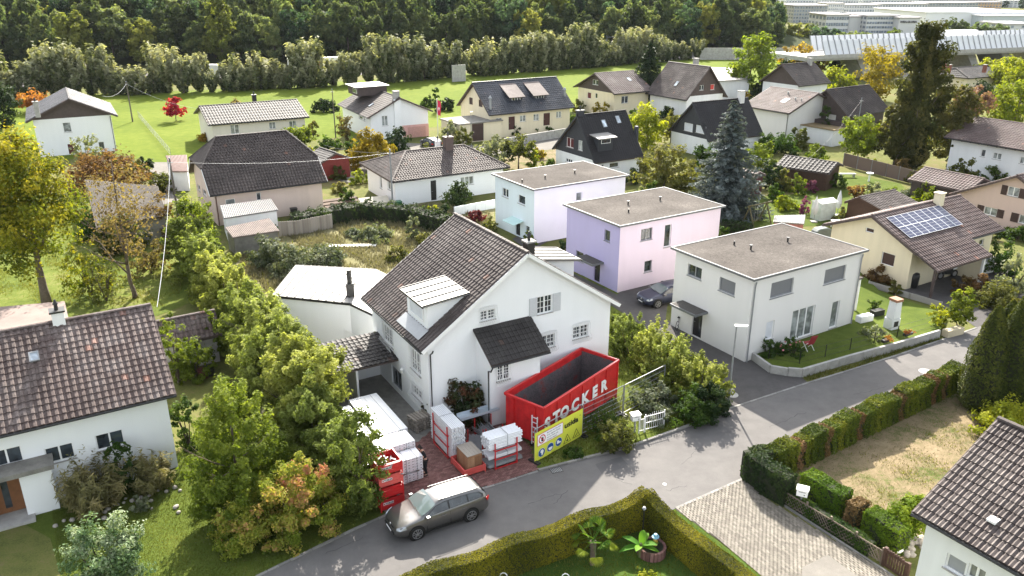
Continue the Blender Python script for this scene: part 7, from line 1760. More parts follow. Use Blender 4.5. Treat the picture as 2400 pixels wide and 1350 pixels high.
hedge('hedge','low dark hedge behind the lilac house garden',[(1690,540),(1760,548)],.8,1.0,'dark',2.2,1,4)
# thuja hedge between road and dry lawn: single bushes, some dead and brown
ta,tb=U(1800,1118),U(2235,908); t=thing('thuja_hedge','long clipped thuja hedge with brown dead bushes between the road and the dry lawn','hedge',ta,math.atan2((tb-ta).y,(tb-ta).x)); L=(tb-ta).length
brown={3:1,7:1,12:1,19:1,25:1,27:1}; nb=31
for i in range(nb):
    x0=L*i/nb; h=1.55+.1*math.sin(i*1.3)-(.1 if i in brown else 0); w=.85; m=[(x0,0),(x0+L/nb*.97,0)]
    b='dead_bush' if i in brown else 'bush'
    o=link(b,hedge_mesh(b,300+i,m,w*(.9 if i in brown else 1),h,.085,230,.05),LM['deadt' if i in brown else 'thuja'],t,label='brown dead bush in the green hedge' if i in brown else None)
    part('branches',hedge_core(m,w*.8,h*.93),CORE,o)
hedge('laurel_hedge','dark leafy clipped hedge round the corner of the cobbled driveway',[(1810,1112),(1752,1118),(1792,1148),(1846,1180)],.8,1.5,'dark',2.1,1.1,7,.05)
hedge('thuja_hedge','bright green clipped thuja hedge with the white letterbox in front',[(1884,1160),(1975,1215)],.85,1.35,'thujab',1.8,1.2,8,.04)
hedge('dead_thuja','brown dead bush in the middle of the bright thuja hedge','' or [(1990,1224),(2015,1240)],.85,1.25,'deadt',1.8,1.2,9,.06)
hedge('thuja_hedge','bright green clipped thuja hedge piece nearest the white house corner',[(2030,1248),(2110,1302)],.85,1.3,'thujab',1.8,1.2,10,.04)
hedge('low_hedge','low clipped hedge just behind the lattice fence',[(1800,1150),(1905,1215),(2040,1300)],.45,.62,'green',1.8,1.1,11,.04)
plant('yew_shrub','flat-topped bright green conifer shrub at the bottom right house','shrub',(2128,1262),1168,120,'thujab','dome',9,.05,.2,base=.3,lpx=2.0)
plant('shrub','bright yellow-green bush behind the ridge of the bottom right house','shrub',(2350,1020),950,150,'lime','dome',8)
for x,y,ty,w,lb in ((2288,955,718,86,'left thuja of the dark group at the right edge'),(2343,958,690,84,'middle and tallest thuja of the dark group at the right edge'),(2397,965,700,84,'right thuja of the dark group, cut by the right edge'),(2330,900,705,80,'rear thuja of the dark group at the right edge')):
    p=U(x,y);dd=depth(p);w_=w*dd/FPX;h_=topz(p,ty); t=thing('thuja_tree',lb,'tree',p); sz=1.7*2.344*dd/FPX
    link('crown',shell_mesh('crown',x,w_,h_,sz,1.5),LM['thujad'],t); m=MB(); pr=lambda t: min(1,t*6+.5)*min(1,(1-t)*1.9)**.62
    m.tube([(0,0,h_*q/10) for q in range(10)]+[(0,0,h_*.97)],[w_/2*.8*pr(q/10) for q in range(10)]+[.02],12); part('branches',m,CORE,t); m=MB(); m.tube([(0,0,-.2),(0,0,h_*.2)],[.09,.08],6); part('trunk',m,BARKD,t)
plant('dead_thuja','dry brown columnar bush at the far end of the thuja hedge','shrub',(2200,905),880,40,'pink','column',7); plant('dead_thuja','small orange-brown bush at the far end of the thuja hedge','shrub',(2176,925),895,26,'deadt','column',8)
for x,w,lb in((2228,22,'small dark cypress right of the dry brown bush'),(2245,16,'second small dark cypress right of the dry brown bush')): plant('cypress',lb,'shrub',(x,915),893,w,'dark','cone',8)
# wavy clipped hedge at the bottom
cz=1.72; C0=U(1515,1152,cz); C0.z=0; Lw=U(1040,1322,1.55); Lw.z=0; Rw=U(1752,1352,1.45); Rw.z=0
Lw=C0+(Lw-C0)*1.35; Rw=C0+(Rw-C0)*1.25; LL=(Lw-C0).length; RL=(Rw-C0).length
def hwv(s):
    u=abs(s-LL); b=.22*math.exp(-(u/.55)**2); v=.10*math.cos(6.283*(s-LL)/3.35) if s<LL else .06*math.cos(6.283*(s-LL)/5.2)
    return 1.52+b+v-(.012*max(0,s-LL))
def lat(P,n=1): return P
hedge('wavy_hedge','yellow-green clipped hedge with wavy top around the garden at the bottom',None,.62,1.55,'clip',1.15,1.0,12,.012,hwv,pts=[Lw,C0,Rw])
# palm and banana
t=thing('fan_palm','small fan palm with shaggy trunk inside the wavy hedge','palm',U(1388,1322)); m=MB(); m.tube([(0,0,-.1),(.02,0,.5),(0,0,1.15)],[.13,.12,.15],9)
part('trunk',m,BARK,t)
rng=random.Random(5); FM=leaf_mat('palm_frond',[(.03,.08,.012),(.08,.16,.02),(.22,.26,.03)],.4)
for i in range(22):
    a=6.283*i/22*2.4; el=rng.uniform(-.5,1.2); L=rng.uniform(.5,.75); d=Vector((math.cos(a)*math.cos(el),math.sin(a)*math.cos(el),math.sin(el))); o=Vector((0,0,1.2)); e=o+d*L
    m=MB(); m.tube([o,e],[.012,.009],4,rnd=.3); sx=Vector((-math.sin(a),math.cos(a),0)); up=d.cross(sx)
    for k in range(17):
        b=(k-8)/8*1.5; q=(d*math.cos(b)+sx*math.sin(b)).normalized(); l=.42*(1-.25*abs(b)/1.5); w=(sx*math.cos(b)-d*math.sin(b))*.022
        tip=e+q*l-Vector((0,0,.10*abs(l))); mid=e+q*l*.55; m.add([e,mid+w,tip,mid-w],[(0,1,2,3)],.2+.6*rng.random() if el>-.1 else .95)
    part('frond',m,FM,t,rnd=True)
t=thing('banana_plant','banana plant with broad bright leaves beside the round planter','banana plant',U(1500,1305)); BL=leaf_mat('banana_leaf',[(.08,.20,.02),(.14,.30,.03)],.45)
for i,(a,el,L) in enumerate(((2.6,.5,1.0),(3.3,.15,.95),(1.2,1.1,.95),(.9,.8,.85),(.3,.3,.9),(-.2,.1,.8),(-.4,.7,.9),(4.2,.6,.7))):
    d=Vector((math.cos(a)*math.cos(el),math.sin(a)*math.cos(el),math.sin(el))); sx=Vector((-math.sin(a),math.cos(a),0)); o=Vector((0,0,.55)); m=MB(); vs=[];fs=[]
    for k in range(9):
        f=k/8; p=o+d*L*f-Vector((0,0,.35*f*f*L)); w=.15*math.sin(math.pi*min(1,f*.93+.05))**.7*(1 if f>.12 else .2); vs+=[p-sx*w+Vector((0,0,w*.3)),p,p+sx*w+Vector((0,0,w*.3))]
    for k in range(8):
        for j in range(2): fs.append((k*3+j,k*3+j+1,k*3+4+j,k*3+3+j))
    m.add(vs,fs,rng.random()); part('leaf',m,BL,t,rnd=True,smooth=True)
m=MB(); m.tube([(0,0,0),(0,0,.7)],[.09,.06],8); part('stem',m,plain('banana_stem',(.12,.13,.05),.7),t)
t=thing('round_planter','round brick planter ring beside the banana plant','planter',U(1508,1300)+Vector((.35,.1,0)))
for i in range(22): a=6.283*i/22; m=MB(); m.cbox((0,0,.2),(.14,.11,.4),T(.55*math.cos(a),.55*math.sin(a),0)@Rz(a+1.57),rnd=random.random()); part('brick',m,PAVR,t,rnd=True)
m=MB(); m.tube([(0,0,.3),(0,0,.36)],[.5,.5],18); part('soil',m,CORE,t)
t=thing('garden_figure','small figure with light blue hat on the round planter','garden figure',U(1508,1300)+Vector((.5,.2,.36))); m=MB(); m.tube([(0,0,0),(0,0,.12),(0,0,.25),(0,0,.3)],[.1,.13,.09,.05],10); part('body',m,plain('yellow_figure',(.5,.35,.05),.6),t)
m=MB(); m.tube([(0,0,.3),(0,0,.36),(0,0,.42)],[.07,.09,.06],10); part('head',m,WPAINT,t); m=MB(); m.tube([(0,0,.40),(0,0,.43),(0,0,.44),(0,0,.55)],[.16,.16,.10,.07],12); part('hat',m,plain('light_blue_hat',(.2,.4,.5),.6),t)
t=thing('garden_lamp','dark garden lamp post in the corner of the wavy hedge','lamp post',U(1505,1262)); m=MB(); m.tube([(0,0,0),(0,0,1.5)],[.03,.025],8); part('post',m,DARKM,t); m=MB(); m.tube([(0,0,1.5),(0,0,1.58),(0,0,1.66)],[.05,.09,.04],10); part('lamp_head',m,GREYM,t)
for i,(x,y,lb) in enumerate(((1180,1362,'white metal ornament at the bottom edge of the hedged garden'),(1325,1364,'small white garden ornament cut by the bottom edge'))):
    m=MB(); c=[(.16*math.cos(k*.6),0,.22+.2*math.sin(k*.6)) for k in range(11)]; m.tube(c,.022,5); o=part('garden_ornament',m,WPAINT); o.location=U(x,y); o['label']=lb; o['category']='ornament'
plant('shrub','lime green plant at the bottom edge between the ornaments','shrub',(1520,1372),1340,60,'lime','dome',5)
# --- bright bush and planters at the street on the right
plant('bay_shrub','round bright green shrub in a pale planter beside the road','shrub',(2240,772),674,74,'bright','round',8,.05,.2,base=.1)
plant('shrub','spreading yellow-leaved shrub left of the round bright shrub','shrub',(2195,770),722,60,'lime','vase',4)
plant('shrub','fluffy green bush at the corner of the pale flat-roofed house','shrub',(1800,838),790,66,'green','dome',6); plant('rose_bush','rose bush with pink flowers beside the red garden chair','shrub',(1855,838),782,62,'green','dome',4)
plant('shrub','wispy grey-green bush on the shaded raised lawn','shrub',(2045,800),765,74,'silver','dome',3)
rng=random.Random(9)
for i in range(9):
    m=MB(); m.tube([(0,0,0),(0,0,.06),(0,0,.1)],[.03,.075,.03],8); o=part('rose_bloom',m,plain('pink_petals',(.6,.2,.22),.6)); o.location=U(rng.uniform(1828,1880),rng.uniform(800,826),.9); o['label']='pink rose bloom on the bush beside the red garden chair'; o['category']='flower'; o['group']='pink rose blooms'
# --- flower garden shrubs on the right
for i,(x,y,ty,w,mt,sh,lb) in enumerate(((1835,445,395,56,'olive','dome','olive bush in front of the dark wooden hut'),(1870,455,405,44,'bright','dome','bright green bush left of the purple flowers'),(1900,450,416,34,'purple','dome','purple flower shrub in the flower garden'),(1884,500,460,26,'purple','dome','small purple-topped standard shrub on a thin stem'),(1925,425,398,32,'lime','dome','lime bush at the right end of the wooden hut'),(1840,490,455,60,'lime','dome','pale lime flower bush on the garden lawn'),(1815,470,430,50,'green','dome','green bush left of the pale lime one'),(1960,440,405,44,'green','dome','green bush behind the plastic greenhouse'),(2005,470,435,44,'brown','vase','brown grassy shrub in the flower garden'),(2050,470,425,60,'silver','dome','silvery green bush in the flower garden'),(2085,480,438,50,'bright','dome','bright green bush behind the striped tile shed'),(2130,470,440,60,'bramble','dome','white-flowered bush behind the solar roof'),(2165,485,430,70,'lime','dome','yellow-green tree-like bush beside the carport'),(1975,520,490,50,'olive','dome','olive plants around the white garden table'),(2100,405,370,60,'brown','dome','brown shrub in front of the privacy fence'),(1620,430,370,70,'olive','dome','olive bush right of the feathery tree'),(1650,400,330,60,'green','round','green tree left of the blue spruce tip'),(1820,360,310,90,'green','dome','wide green bush in front of the pale rose-roofed house'),(1775,400,330,80,'bright','dome','bright bushy tree behind the small red hut'),(1870,350,300,60,'olive','dome','olive bush below the dark chalet balcony'),(1910,385,330,60,'bright','dome','bright bush behind the dark wooden hut'),(1800,440,380,70,'dark','dome','dark bush behind the small red hut'),(2330,640,560,90,'green','dome','green shrub behind the rail fence'),(2370,690,600,90,'silver','dome','silver-green shrub at the right edge above the thujas'),(2330,720,660,100,'olive','dome','brownish shrub bed along the solar house drive'),(2290,690,640,70,'brown','dome','dark flowering perennials by the solar house drive'),(2250,690,640,50,'brown','dome','reddish perennials beside the white heat pump'),(2320,560,520,50,'dark','column','dark columnar conifer at the corner of the solar house'),(2385,560,530,80,'green','dome','green shrub below the pink-beige house'),(2060,660,625,70,'brown','dome','brown perennials at the gable foot of the solar house'),(2095,690,655,40,'olive','dome','olive perennials at the corner of the solar house'),(2250,440,370,64,'olive','round','thin tree in front of the bluish white house'),(1290,400,370,40,'green','vase','palm-like plant in the dry garden'),(1140,400,360,50,'silver','dome','grey bush behind the bungalow chimney'),(800,450,425,40,'olive','dome','olive bush at the beige garden path'),(790,420,385,44,'olive','dome','olive bush right of the red hut'),(1330,605,560,44,'dark','vase','dark potted plant at the door of the ice-blue house'),(1240,580,545,40,'bright','dome','bright weeds behind the ridge of the white house'),(1570,560,525,50,'dark','dome','dark bush behind the lilac house'),(330,1195,1160,50,'silver','dome','silvery herbs at the wall foot of the faded-tile house'),(1940,330,285,40,'gold','dome','golden bush near the slim young tree'),(700,345,300,80,'bright','vase','bright leafy branches in front of the long low bungalow'),(480,330,312,44,'gold','dome','golden bush at the left corner of the long low bungalow'),(735,320,280,30,'olive','dome','small olive bush right of the long low bungalow'),(760,262,232,60,'dark','dome','dark covered heap of bushes left of the chalet'))):
    plant('shrub',lb,'shrub',(x,y),ty,w,mt,sh,6,lpx=2.1,top=.4)

for i,(x,y,ty,w,mt,sh,lb) in enumerate(((470,395,355,50,'olive','dome','olive bush at the left end of the dark half-hipped roof'),(815,470,440,40,'green','dome','green bush at the corner of the vegetable beds'),(845,430,395,50,'bright','dome','bright bush left of the hipped bungalow'),(770,350,318,60,'green','dome','green bush between the red hut and the chalet'),(740,365,340,40,'lime','dome','lime bush behind the ridge of the dark half-hipped house'),(1000,365,335,40,'olive','dome','olive bush above the bungalow rear roof'),(1120,375,345,46,'dark','dome','dark bush right of the bungalow chimney'),(1255,395,352,50,'bright','dome','bright bush between the apple tree and the black steep house'),(1262,372,345,40,'gold','dome','golden bush in the dry garden'),(1180,425,388,50,'silver','dome','silvery bush behind the ice-blue house'),(1345,300,262,56,'green','dome','green bush left of the black steep-roofed house ridge'),(1350,262,228,40,'olive','dome','olive bush at the corner of the yellow chalet'),(1480,300,258,44,'green','dome','green bush right of the yellow chalet'),(1560,285,245,50,'dark','dome','dark bush under the eaves of the grey-brown roofed house'),(1600,300,262,40,'lime','dome','lime bush under the gable with the red shutter'),(1650,395,345,60,'green','dome','green bush in front of the hidden black house'),(1760,350,305,56,'olive','dome','olive bush at the corner of the pale rose-roofed house'),(1690,560,525,46,'green','dome','green bush at the foot of the blue spruce'),(1500,400,362,50,'olive','dome','olive bush beside the flue of the black steep house'),(1480,430,395,44,'dark','dome','dark bush behind the flat roof of the ice-blue house'),(1600,520,470,70,'dark','dome','dark bush behind the lilac house, left of the spruce foot'),(1520,470,425,60,'green','dome','green bush between the ice-blue house and the feathery tree'),(2150,430,390,56,'olive','dome','olive bush at the end of the privacy fence'),(2040,400,372,40,'lime','dome','lime bush before the privacy fence'),(1790,290,240,60,'green','round','green tree behind the pale rose-roofed house chimney'),(2085,330,270,70,'olive','dome','olive bush mass behind the pale round tree'),(1945,260,215,60,'lime','round','yellow-green tree behind the dark chalet ridge'),(2330,430,392,70,'green','dome','green bush below the bluish white house'),(2170,330,270,80,'green','dome','green bush mass left of the bluish white house'),(560,262,232,50,'twig','dome','pale brown bush behind the long low bungalow'),(1000,250,224,40,'green','dome','green bush at the field edge right of the chalet'),(640,540,515,50,'green','dome','green weeds right of the metal sheds'),(1090,470,440,40,'green','dome','green bush right of the dark cloud-shaped shrub'),(60,560,470,110,'bigyellow','dome','yellow-green bush left behind the big maple'))):
    plant('shrub',lb,'shrub',(x,y),ty,w,mt,sh,6,lpx=2.1,top=.4)
# ---------------------------------------------------------------- motorway belt, forest, viaduct, city
rng=random.Random(77)
BP=[(-45,236),(260,222),(520,216),(820,200),(1085,182)]; BP2=[(1118,180),(1300,165),(1500,148),(1640,140)]
protos=[]
for i in range(7):
    w,h=7.5,7.6
    protos.append(crown_mesh('crown',500+i,w,h,95,30,.46,1.3,.085,.25,'dome' if i%2 else 'vase',1.3,1.7,asp=2.2)); protos[-1].materials.append(LM['belt'])
stem=MB(); stem.tube([(0,0,-.3),(0,0,3)],[.25,.12],6); stemme=stem.mesh('trunk'); stemme.materials.append(BARKD)
k=0
for BPx in (BP,BP2):
    P=[U(*p) for p in BPx]; 
    for a,b in zip(P,P[1:]):
        L=(b-a).length; n=int(L/2.9)
        for i in range(n):
            p=a.lerp(b,(i+.5)/n)+Vector((rng.uniform(-.8,.8),rng.uniform(0,3),0)); big=rng.random()<.45; s=rng.uniform(.62,.92) if not big else rng.uniform(.95,1.25)
            t=thing('roadside_shrub','tall silvery-topped shrub in the planted belt between green field and motorway','shrub',p,rng.uniform(0,6.28),'shrubs of the motorway belt')
            me=protos[rng.randrange(7)]; o=link('crown',me,None,t); o.scale=(s,s,s*rng.uniform(.85,1.15)); link('trunk',stemme,None,t); k+=1
# hillside and forest
def fline(x): return 216+ (x+160)*.235+ (0 if x<30 else (x-30)*.12)
HS=MB(); vs=[];fs=[]; nx,ny=30,10
for i in range(nx+1):
    for j in range(ny+1):
        x=-420+i*18.0; y0=fline(x)+4; f=j/ny; taper=max(0,min(1,(125-x)/70)); vs.append((x,y0+f*260,-.05+f*95*taper))
for i in range(nx):
    for j in range(ny): a=i*(ny+1)+j; fs.append((a,a+ny+1,a+ny+2,a+1))
HS.add(vs,fs); part('hillside',HS,ground_mat('forest_floor',[(.3,(.02,.03,.012)),(.6,(.04,.05,.02))],(.1,1,8)),kind='structure',smooth=True)
fp=[]
for i,(mt,sh) in enumerate((('forest','round'),('forest','egg'),('forest','egg'),('forest2','egg'),('forest2','round'),('forest3','round'),('forest','round'),('forest2','cone'),('forest3','egg'),('forest','egg'))):
    w,h=9.5,17; me=crown_mesh('crown',600+i,w,h*.86,70,55,.62,.7,.13,.2,sh,.5,.2,lop=.16); me.materials.append(LM[mt]); fp.append(me)
stem=MB(); stem.tube([(0,0,-.5),(0,0,8)],[.3,.18],6); tme=stem.mesh('trunk'); tme.materials.append(BARKD)
cnt=0; spots=[]
for r in range(6):
    x=-205 if r<3 else -230
    while x<118:
        x+=rng.uniform(5.2,8.2); y=fline(x)+r*8.5+rng.uniform(-2.2,2.2)
        if 1200+FPX*x/(y*.933+6)<1838: spots.append((x,y,r))
spots.sort(key=lambda s:s[1])
mass=[]
for i,(x,y,r) in enumerate(spots):
    taper=max(0,min(1,(125-x)/70)); z=max(0,(y-fline(x)-4)/260*95*taper)-.1; s=rng.uniform(.72,1.12)*(1.0 if 1200+FPX*x/(y*.933+6)<1720 else .68+.32*(1838-(1200+FPX*x/(y*.933+6)))/118)
    if i>=296: mass.append((x,y,z,s)); continue
    t=thing('forest_tree','broadleaf forest tree on the wooded slope beyond the motorway','tree',(x,y,z),rng.uniform(0,6.28),'trees of the wooded slope')
    o=link('crown',fp[rng.choices(range(10),[5,5,5,3,3,2,4,1,1.5,4])[0]],None,t); o.location=(0,0,.2); o.scale=(s,s,s*rng.uniform(.95,1.25)); link('trunk',tme,None,t)
# the rest of the wood higher up: one leafy mass
Vs=[];Qs=[];Rs=[];off=0; src=[]
for i in range(3):
    w,h=10,17; src.append(crown_mesh('wood',620+i,w,h*.85,36,22,1.0,.7,.15,.2,'round',.5,.1))
arr=[]
for me in src:
    v=np.empty(len(me.vertices)*3,np.float32); me.vertices.foreach_get('co',v); q=np.arange(len(me.vertices)).reshape(-1,4); rr=np.empty(len(me.polygons),np.float32); me.attributes['rnd'].data.foreach_get('value',rr); arr.append((v.reshape(-1,3),q,rr))
for r in range(6,20):
    x=-260
    while x<105:
        x+=rng.uniform(6.5,9.5); y=fline(x)+r*10+rng.uniform(-3,3); taper=max(0,min(1,(125-x)/70))
        if 1200+FPX*x/(y*.933+6)<1800: mass.append((x,y,max(0,(y-fline(x)-4)/260*95*taper),rng.uniform(.8,1.15)))
for x,y,z,s in mass:
    v,q,rr=arr[rng.randrange(3)]; a=rng.uniform(0,6.28); c,sn=math.cos(a)*s,math.sin(a)*s
    X=v[:,0]*c-v[:,1]*sn+x; Y=v[:,0]*sn+v[:,1]*c+y; Vs.append(np.stack([X,Y,v[:,2]*s+z+1],1)); Qs.append(q+off); off+=len(v); Rs.append(np.clip(rr*rng.uniform(.7,1.15),0,1))
link('forest',npmesh('forest',np.concatenate(Vs),np.concatenate(Qs),np.concatenate(Rs)),LM['forest'],kind='stuff')
# motorway, barrier behind the belt, lorries
mw=[U(-60,205),U(1085,160),U(1660,126)]
sheet('motorway',[(p.x,p.y) for p in [U(-300,222),U(1085,166),U(1660,136),U(1900,130)]]+[(p.x,p.y+26) for p in [U(1900,130),U(1660,136),U(1085,166),U(-300,222)]],.0,ASPH,True)
t=thing('noise_barrier','concrete noise barrier between the green field and the viaduct','barrier',U(1640,140)); P0=U(1640,140); P1=U(1985,140)
for i in range(24): m=MB(); p=P0.lerp(P1,i/24)-P0;q=P0.lerp(P1,(i+.97)/24)-P0; m.bar(p+Vector((0,0,1.7)),q+Vector((0,0,1.7)),.3,3.4); part('panel',m,CONC,t)
t=thing('noise_barrier','short pale concrete barrier showing in the gap of the motorway belt','barrier',U(1060,192)); P0=U(1086,182);P1=U(1116,180)
for i in range(5): m=MB(); p=P0.lerp(P1,i/5)-P0;q=P0.lerp(P1,(i+.96)/5)-P0; m.bar(p+Vector((0,0,1.9)),q+Vector((0,0,1.9)),.3,3.8); part('panel',m,CONC,t)
def lorry(label,p,yaw,L=13,z=0,cab=(.6,.6,.6),stripe=None):
    t=thing('lorry',label,'lorry',(p.x,p.y,z),yaw); m=MB(); m.box(-L/2,-1.25,1.0,L/2-2.6,1.25,3.9); b=part('trailer',m,WPAINT,t,bevel=.05)
    if stripe: m=MB(); m.box(-L/2+.1,-1.27,2.1,L/2-2.7,-1.252,3.0); part('stripe',m,stripe,b)
    m=MB(); m.slab([(L/2-2.3,-1.2,.8),(L/2,-1.2,.8),(L/2,-1.2,2.2),(L/2-.4,-1.2,3.4),(L/2-2.3,-1.2,3.5)],(0,2.4,0)); part('cab',m,plain('cab_paint',cab,.4),t,bevel=.05)
    m=MB(); m.box(L/2-.05,-1.05,2.2,L/2+.01,1.05,2.9); part('windscreen',m,GLASS,t)
    for x in(-L/2+1,-L/2+2.3,L/2-3.4,L/2-.9):
        for y in(-1.15,1.15): m=MB(); m.tube([(x,y-.14,.5),(x,y+.14,.5)],[.5,.5],12); part('wheel',m,TYRE,t)
md=math.atan2((mw[1]-mw[0]).y,(mw[1]-mw[0]).x)
lorry('white lorry with red stripe showing above the motorway belt',U(745,178)+Vector((0,4,0)),md,16,.2,stripe=RED); lorry('white lorry half hidden left of the striped one, above the belt',U(430,195)+Vector((0,4,0)),md,14,.2); lorry('white van-like lorry above the right part of the motorway belt',U(1385,150)+Vector((0,5,0)),md+.1,7,.2)
t=thing('sign_gantry','blue-grey motorway sign gantry in front of the forest','gantry',U(1425,135)+Vector((0,6,0)),.25)
for x in(0,11): m=MB(); m.bar((x,0,0),(x,0,6.4),.35); part('post',m,GALV,t)
for z in(5.6,6.5): m=MB(); m.bar((0,0,z),(11,0,z),.22); part('beam',m,GALV,t)
for i in range(8): m=MB(); m.bar((i*11/8,0,5.6 if i%2 else 6.5),((i+1)*11/8,0,6.5 if i%2 else 5.6),.12); part('brace',m,GALV,t)
for x in(3,7.2): m=MB(); m.box(x,-.3,5.4,x+2.2,-.2,7.3); part('sign',m,plain('grey_sign_back',(.3,.33,.38),.5),t)
# viaduct with slanted panel galleries
PANW=plain('milky_panel',(.62,.63,.64),.3,var=.05)
a,b=U(1800,122,6),U(2500,96,6); dv=(b-a).normalized(); yv=math.atan2(dv.y,dv.x); L=(b-a).length; nv=Vector((dv.y,-dv.x,0))
# lower (front) edge passes through the photo's second row
c0=U(2176,121,6); offw=abs((c0-a).dot(nv)); 
t=thing('motorway_viaduct','motorway viaduct with rows of slanted pale panels, upper right','viaduct',(a.x,a.y,0),yv)
m=MB(); m.box(0,-offw-1,5.0,L,1.5,5.9); part('deck',m,CONC,t); m=MB(); m.box(0,-offw-1.3,5.4,L,-offw-1.0,6.3); part('parapet',m,CONC,t)
def gallery(y,x0,x1,tilt,step):
    n=int((x1-x0)/step)
    for i in range(n):
        x=x0+i*step; m=MB(); m.slab([(x+.06,y,5.95),(x+step-.12,y,5.95),(x+step-.12,y+tilt,9.3),(x+.06,y+tilt,9.3)],(0,.08,0)); part('panel',m,PANW,t)
        m=MB(); m.bar((x,y-.1,5.9),(x,y+tilt-.1,9.4),.16,.2); part('rib',m,GREYM,t)
st=1.45
gallery(1.0,14,L,1.4,st*1.25); xs=(c0-a).dot(dv); gallery(-offw,6,L,1.8,st*1.25)
for i in range(7): m=MB(); x=20+i*(L-20)/7; m.slab([(x,-offw+1,0),(x+2,-offw+1,0),(x+1.4,-offw+3.5,5),(x-1.4,-offw+3.5,5)],(0,offw-5,0)); part('pillar',m,CONC,t)
q=U(2262,108,6); lorry('white lorry driving on the viaduct between the two panel rows',Vector((q.x,q.y+3,0)),yv,14,6.0)
# factory and town
WINB=glass_mat('far_window',(.10,.12,.15),.2); CB1=plain('town_white',(.60,.60,.60),.8,var=.06,scale=.05); CB2=plain('town_grey',(.34,.35,.34),.8,var=.1,scale=.05); CB3=plain('town_ochre',(.5,.33,.18),.8,var=.1,scale=.05); RFT=plain('town_roof',(.42,.40,.40),.8,var=.2,scale=.05); RFW=plain('hall_roof',(.72,.73,.74),.6,var=.05,scale=.05)
def block(label,l,r,topy,dep,floors,nw,mat=None,roof=None,name='apartment_block',cat='building',win=True,sign=None,base=0,ww=.62,hgt=None):
    """l, r: photo pixels of the two ground corners of the front"""
    A,B=U(*l),U(*r); L=(B-A).length; yaw=math.atan2((B-A).y,(B-A).x); h=hgt or topz(A,topy); t=thing(name,label,cat,A,yaw); mat=mat or CB1
    m=MB(); m.box(0,0,-1,L,dep,h); part('wall',m,mat,t); m=MB(); m.box(-.5,-.5,h+.01,L+.5,dep+.5,h+.5); part('roof',m,roof or RFT,t)
    if win:
        fh=h/floors; wd=L/nw
        mw_=MB(); mw_.box(-wd*ww/2,-.12,0,wd*ww/2,-.02,fh*.5); me=mw_.mesh('window'); me.materials.append(WINB)
        for f in range(floors):
            for i in range(nw): o=link('window',me,None,t); o.location=(wd*(i+.5),0,fh*f+fh*.28)
        mw_=MB(); s2=dep/max(2,int(dep/4)); mw_.box(-.12,-s2*.3,0,-.02,s2*.3,fh*.5); me=mw_.mesh('window'); me.materials.append(WINB)
        for f in range(floors):
            for i in range(max(2,int(dep/4))): o=link('window',me,None,t); o.location=(0,s2*(i+.5),fh*f+fh*.28)
    return t,L,h
block('white factory wing with long window rows, left part',(1932,79),(1985,79),36,22,3,9,name='factory',ww=.85)
block('white factory wing with four window rows and outside stair, middle part',(2027,80),(2101,80),38,24,4,12,name='factory',ww=.85)
block('blank white link between the two factory wings',(1986,78),(2027,78),40,20,3,1,name='factory',win=False)
tf,L,h=block('blank factory gable carrying the large dark lettering',(2102,82),(2150,82),43,24,4,1,name='factory',win=False)
text_obj('lettering','WISA-GLORIA',h*.16,plain('dark_letter',(.08,.08,.09),.6),tf,(L*.05,-.3,h*.74),.06,.05,1.05*L/ (h*.16*6.6)*.8)
block('huge white flat hall right of the factory',(2165,66),(2420,66),30,60,2,6,mat=RFW,roof=RFW,name='warehouse',win=False); block('grey glass hall with steel frame behind the green trees',(2300,69),(2460,69),38,40,1,4,mat=plain('glass_hall',(.45,.5,.52),.3,var=.05),roof=RFW,name='warehouse',win=False)
block('small white annex with two windows at the right edge',(2355,88),(2430,88),58,20,3,3,name='warehouse',ww=.25)
block('grey apartment block nearest the forest edge',(1857,54),(1935,54),14,20,5,12,mat=CB2); block('white stepped block right of the grey one',(1938,44),(1975,44),9,18,4,8); block('long white block above the factory roof, left',(1975,38),(2060,38),12,18,3,14); block('long white block above the factory roof, right',(2065,36),(2170,36),10,18,3,16)
block('grey long block behind the white hall',(2175,28),(2290,26),8,20,3,16,mat=CB2); block('ochre building near the right edge of the town',(2290,24),(2345,24),6,18,3,8,mat=CB3); block('white tower-like block behind the grey apartment block',(1840,26),(1905,26),-12,22,6,10); block('pale block row far behind, left',(1910,20),(2010,20),-4,20,4,16); block('pale block row far behind, middle',(2020,16),(2150,16),-4,20,4,18); block('pale block row far behind, right',(2160,12),(2300,12),-5,20,4,18,mat=CB2); block('white block at the far right of the town',(2345,18),(2440,18),2,20,4,10)
block('farthest town row on the skyline, left',(1800,4),(2100,4),-14,30,4,18,win=True); block('farthest town row on the skyline, right',(2110,2),(2480,2),-14,30,4,20,mat=CB2)
for i,(x,y,ty,w,mt,lb) in enumerate(((1870,98,45,60,'forest3','olive tree at the forest end'),(1900,95,60,60,'forest','green tree left of the factory'),(1935,102,68,70,'forest2','dark tree group below the factory wing'),(1985,104,74,70,'forest','green tree below the middle of the factory'),(2030,104,80,60,'forest','low green tree below the outside stair'),(2080,108,72,54,'yelgreen','bright yellow-green tree in front of the viaduct'),(2100,104,66,44,'forest','green tree below the lettering'),(2170,98,66,60,'forest','green tree behind the tallest brown tree'),(2235,92,46,78,'forest','broad green tree in front of the big white hall'),(2290,92,54,66,'forest','rounded green tree right of the broad one'),(2335,92,56,60,'forest','third green tree in front of the glass hall'),(2375,96,70,50,'forest3','pale olive tree before the white annex'),(2010,172,106,52,'green','green tree under the left end of the viaduct'),(1960,180,128,40,'green','small green tree left of the viaduct end'),(2355,18,0,20,'forest2','dark spruce shape on the town skyline'),(2395,20,-4,26,'forest2','second dark tree on the town skyline'))):
    plant('tree',lb,'tree',(x,y),ty,w,mt,'round',6,.3,.2,lpx=2.2)
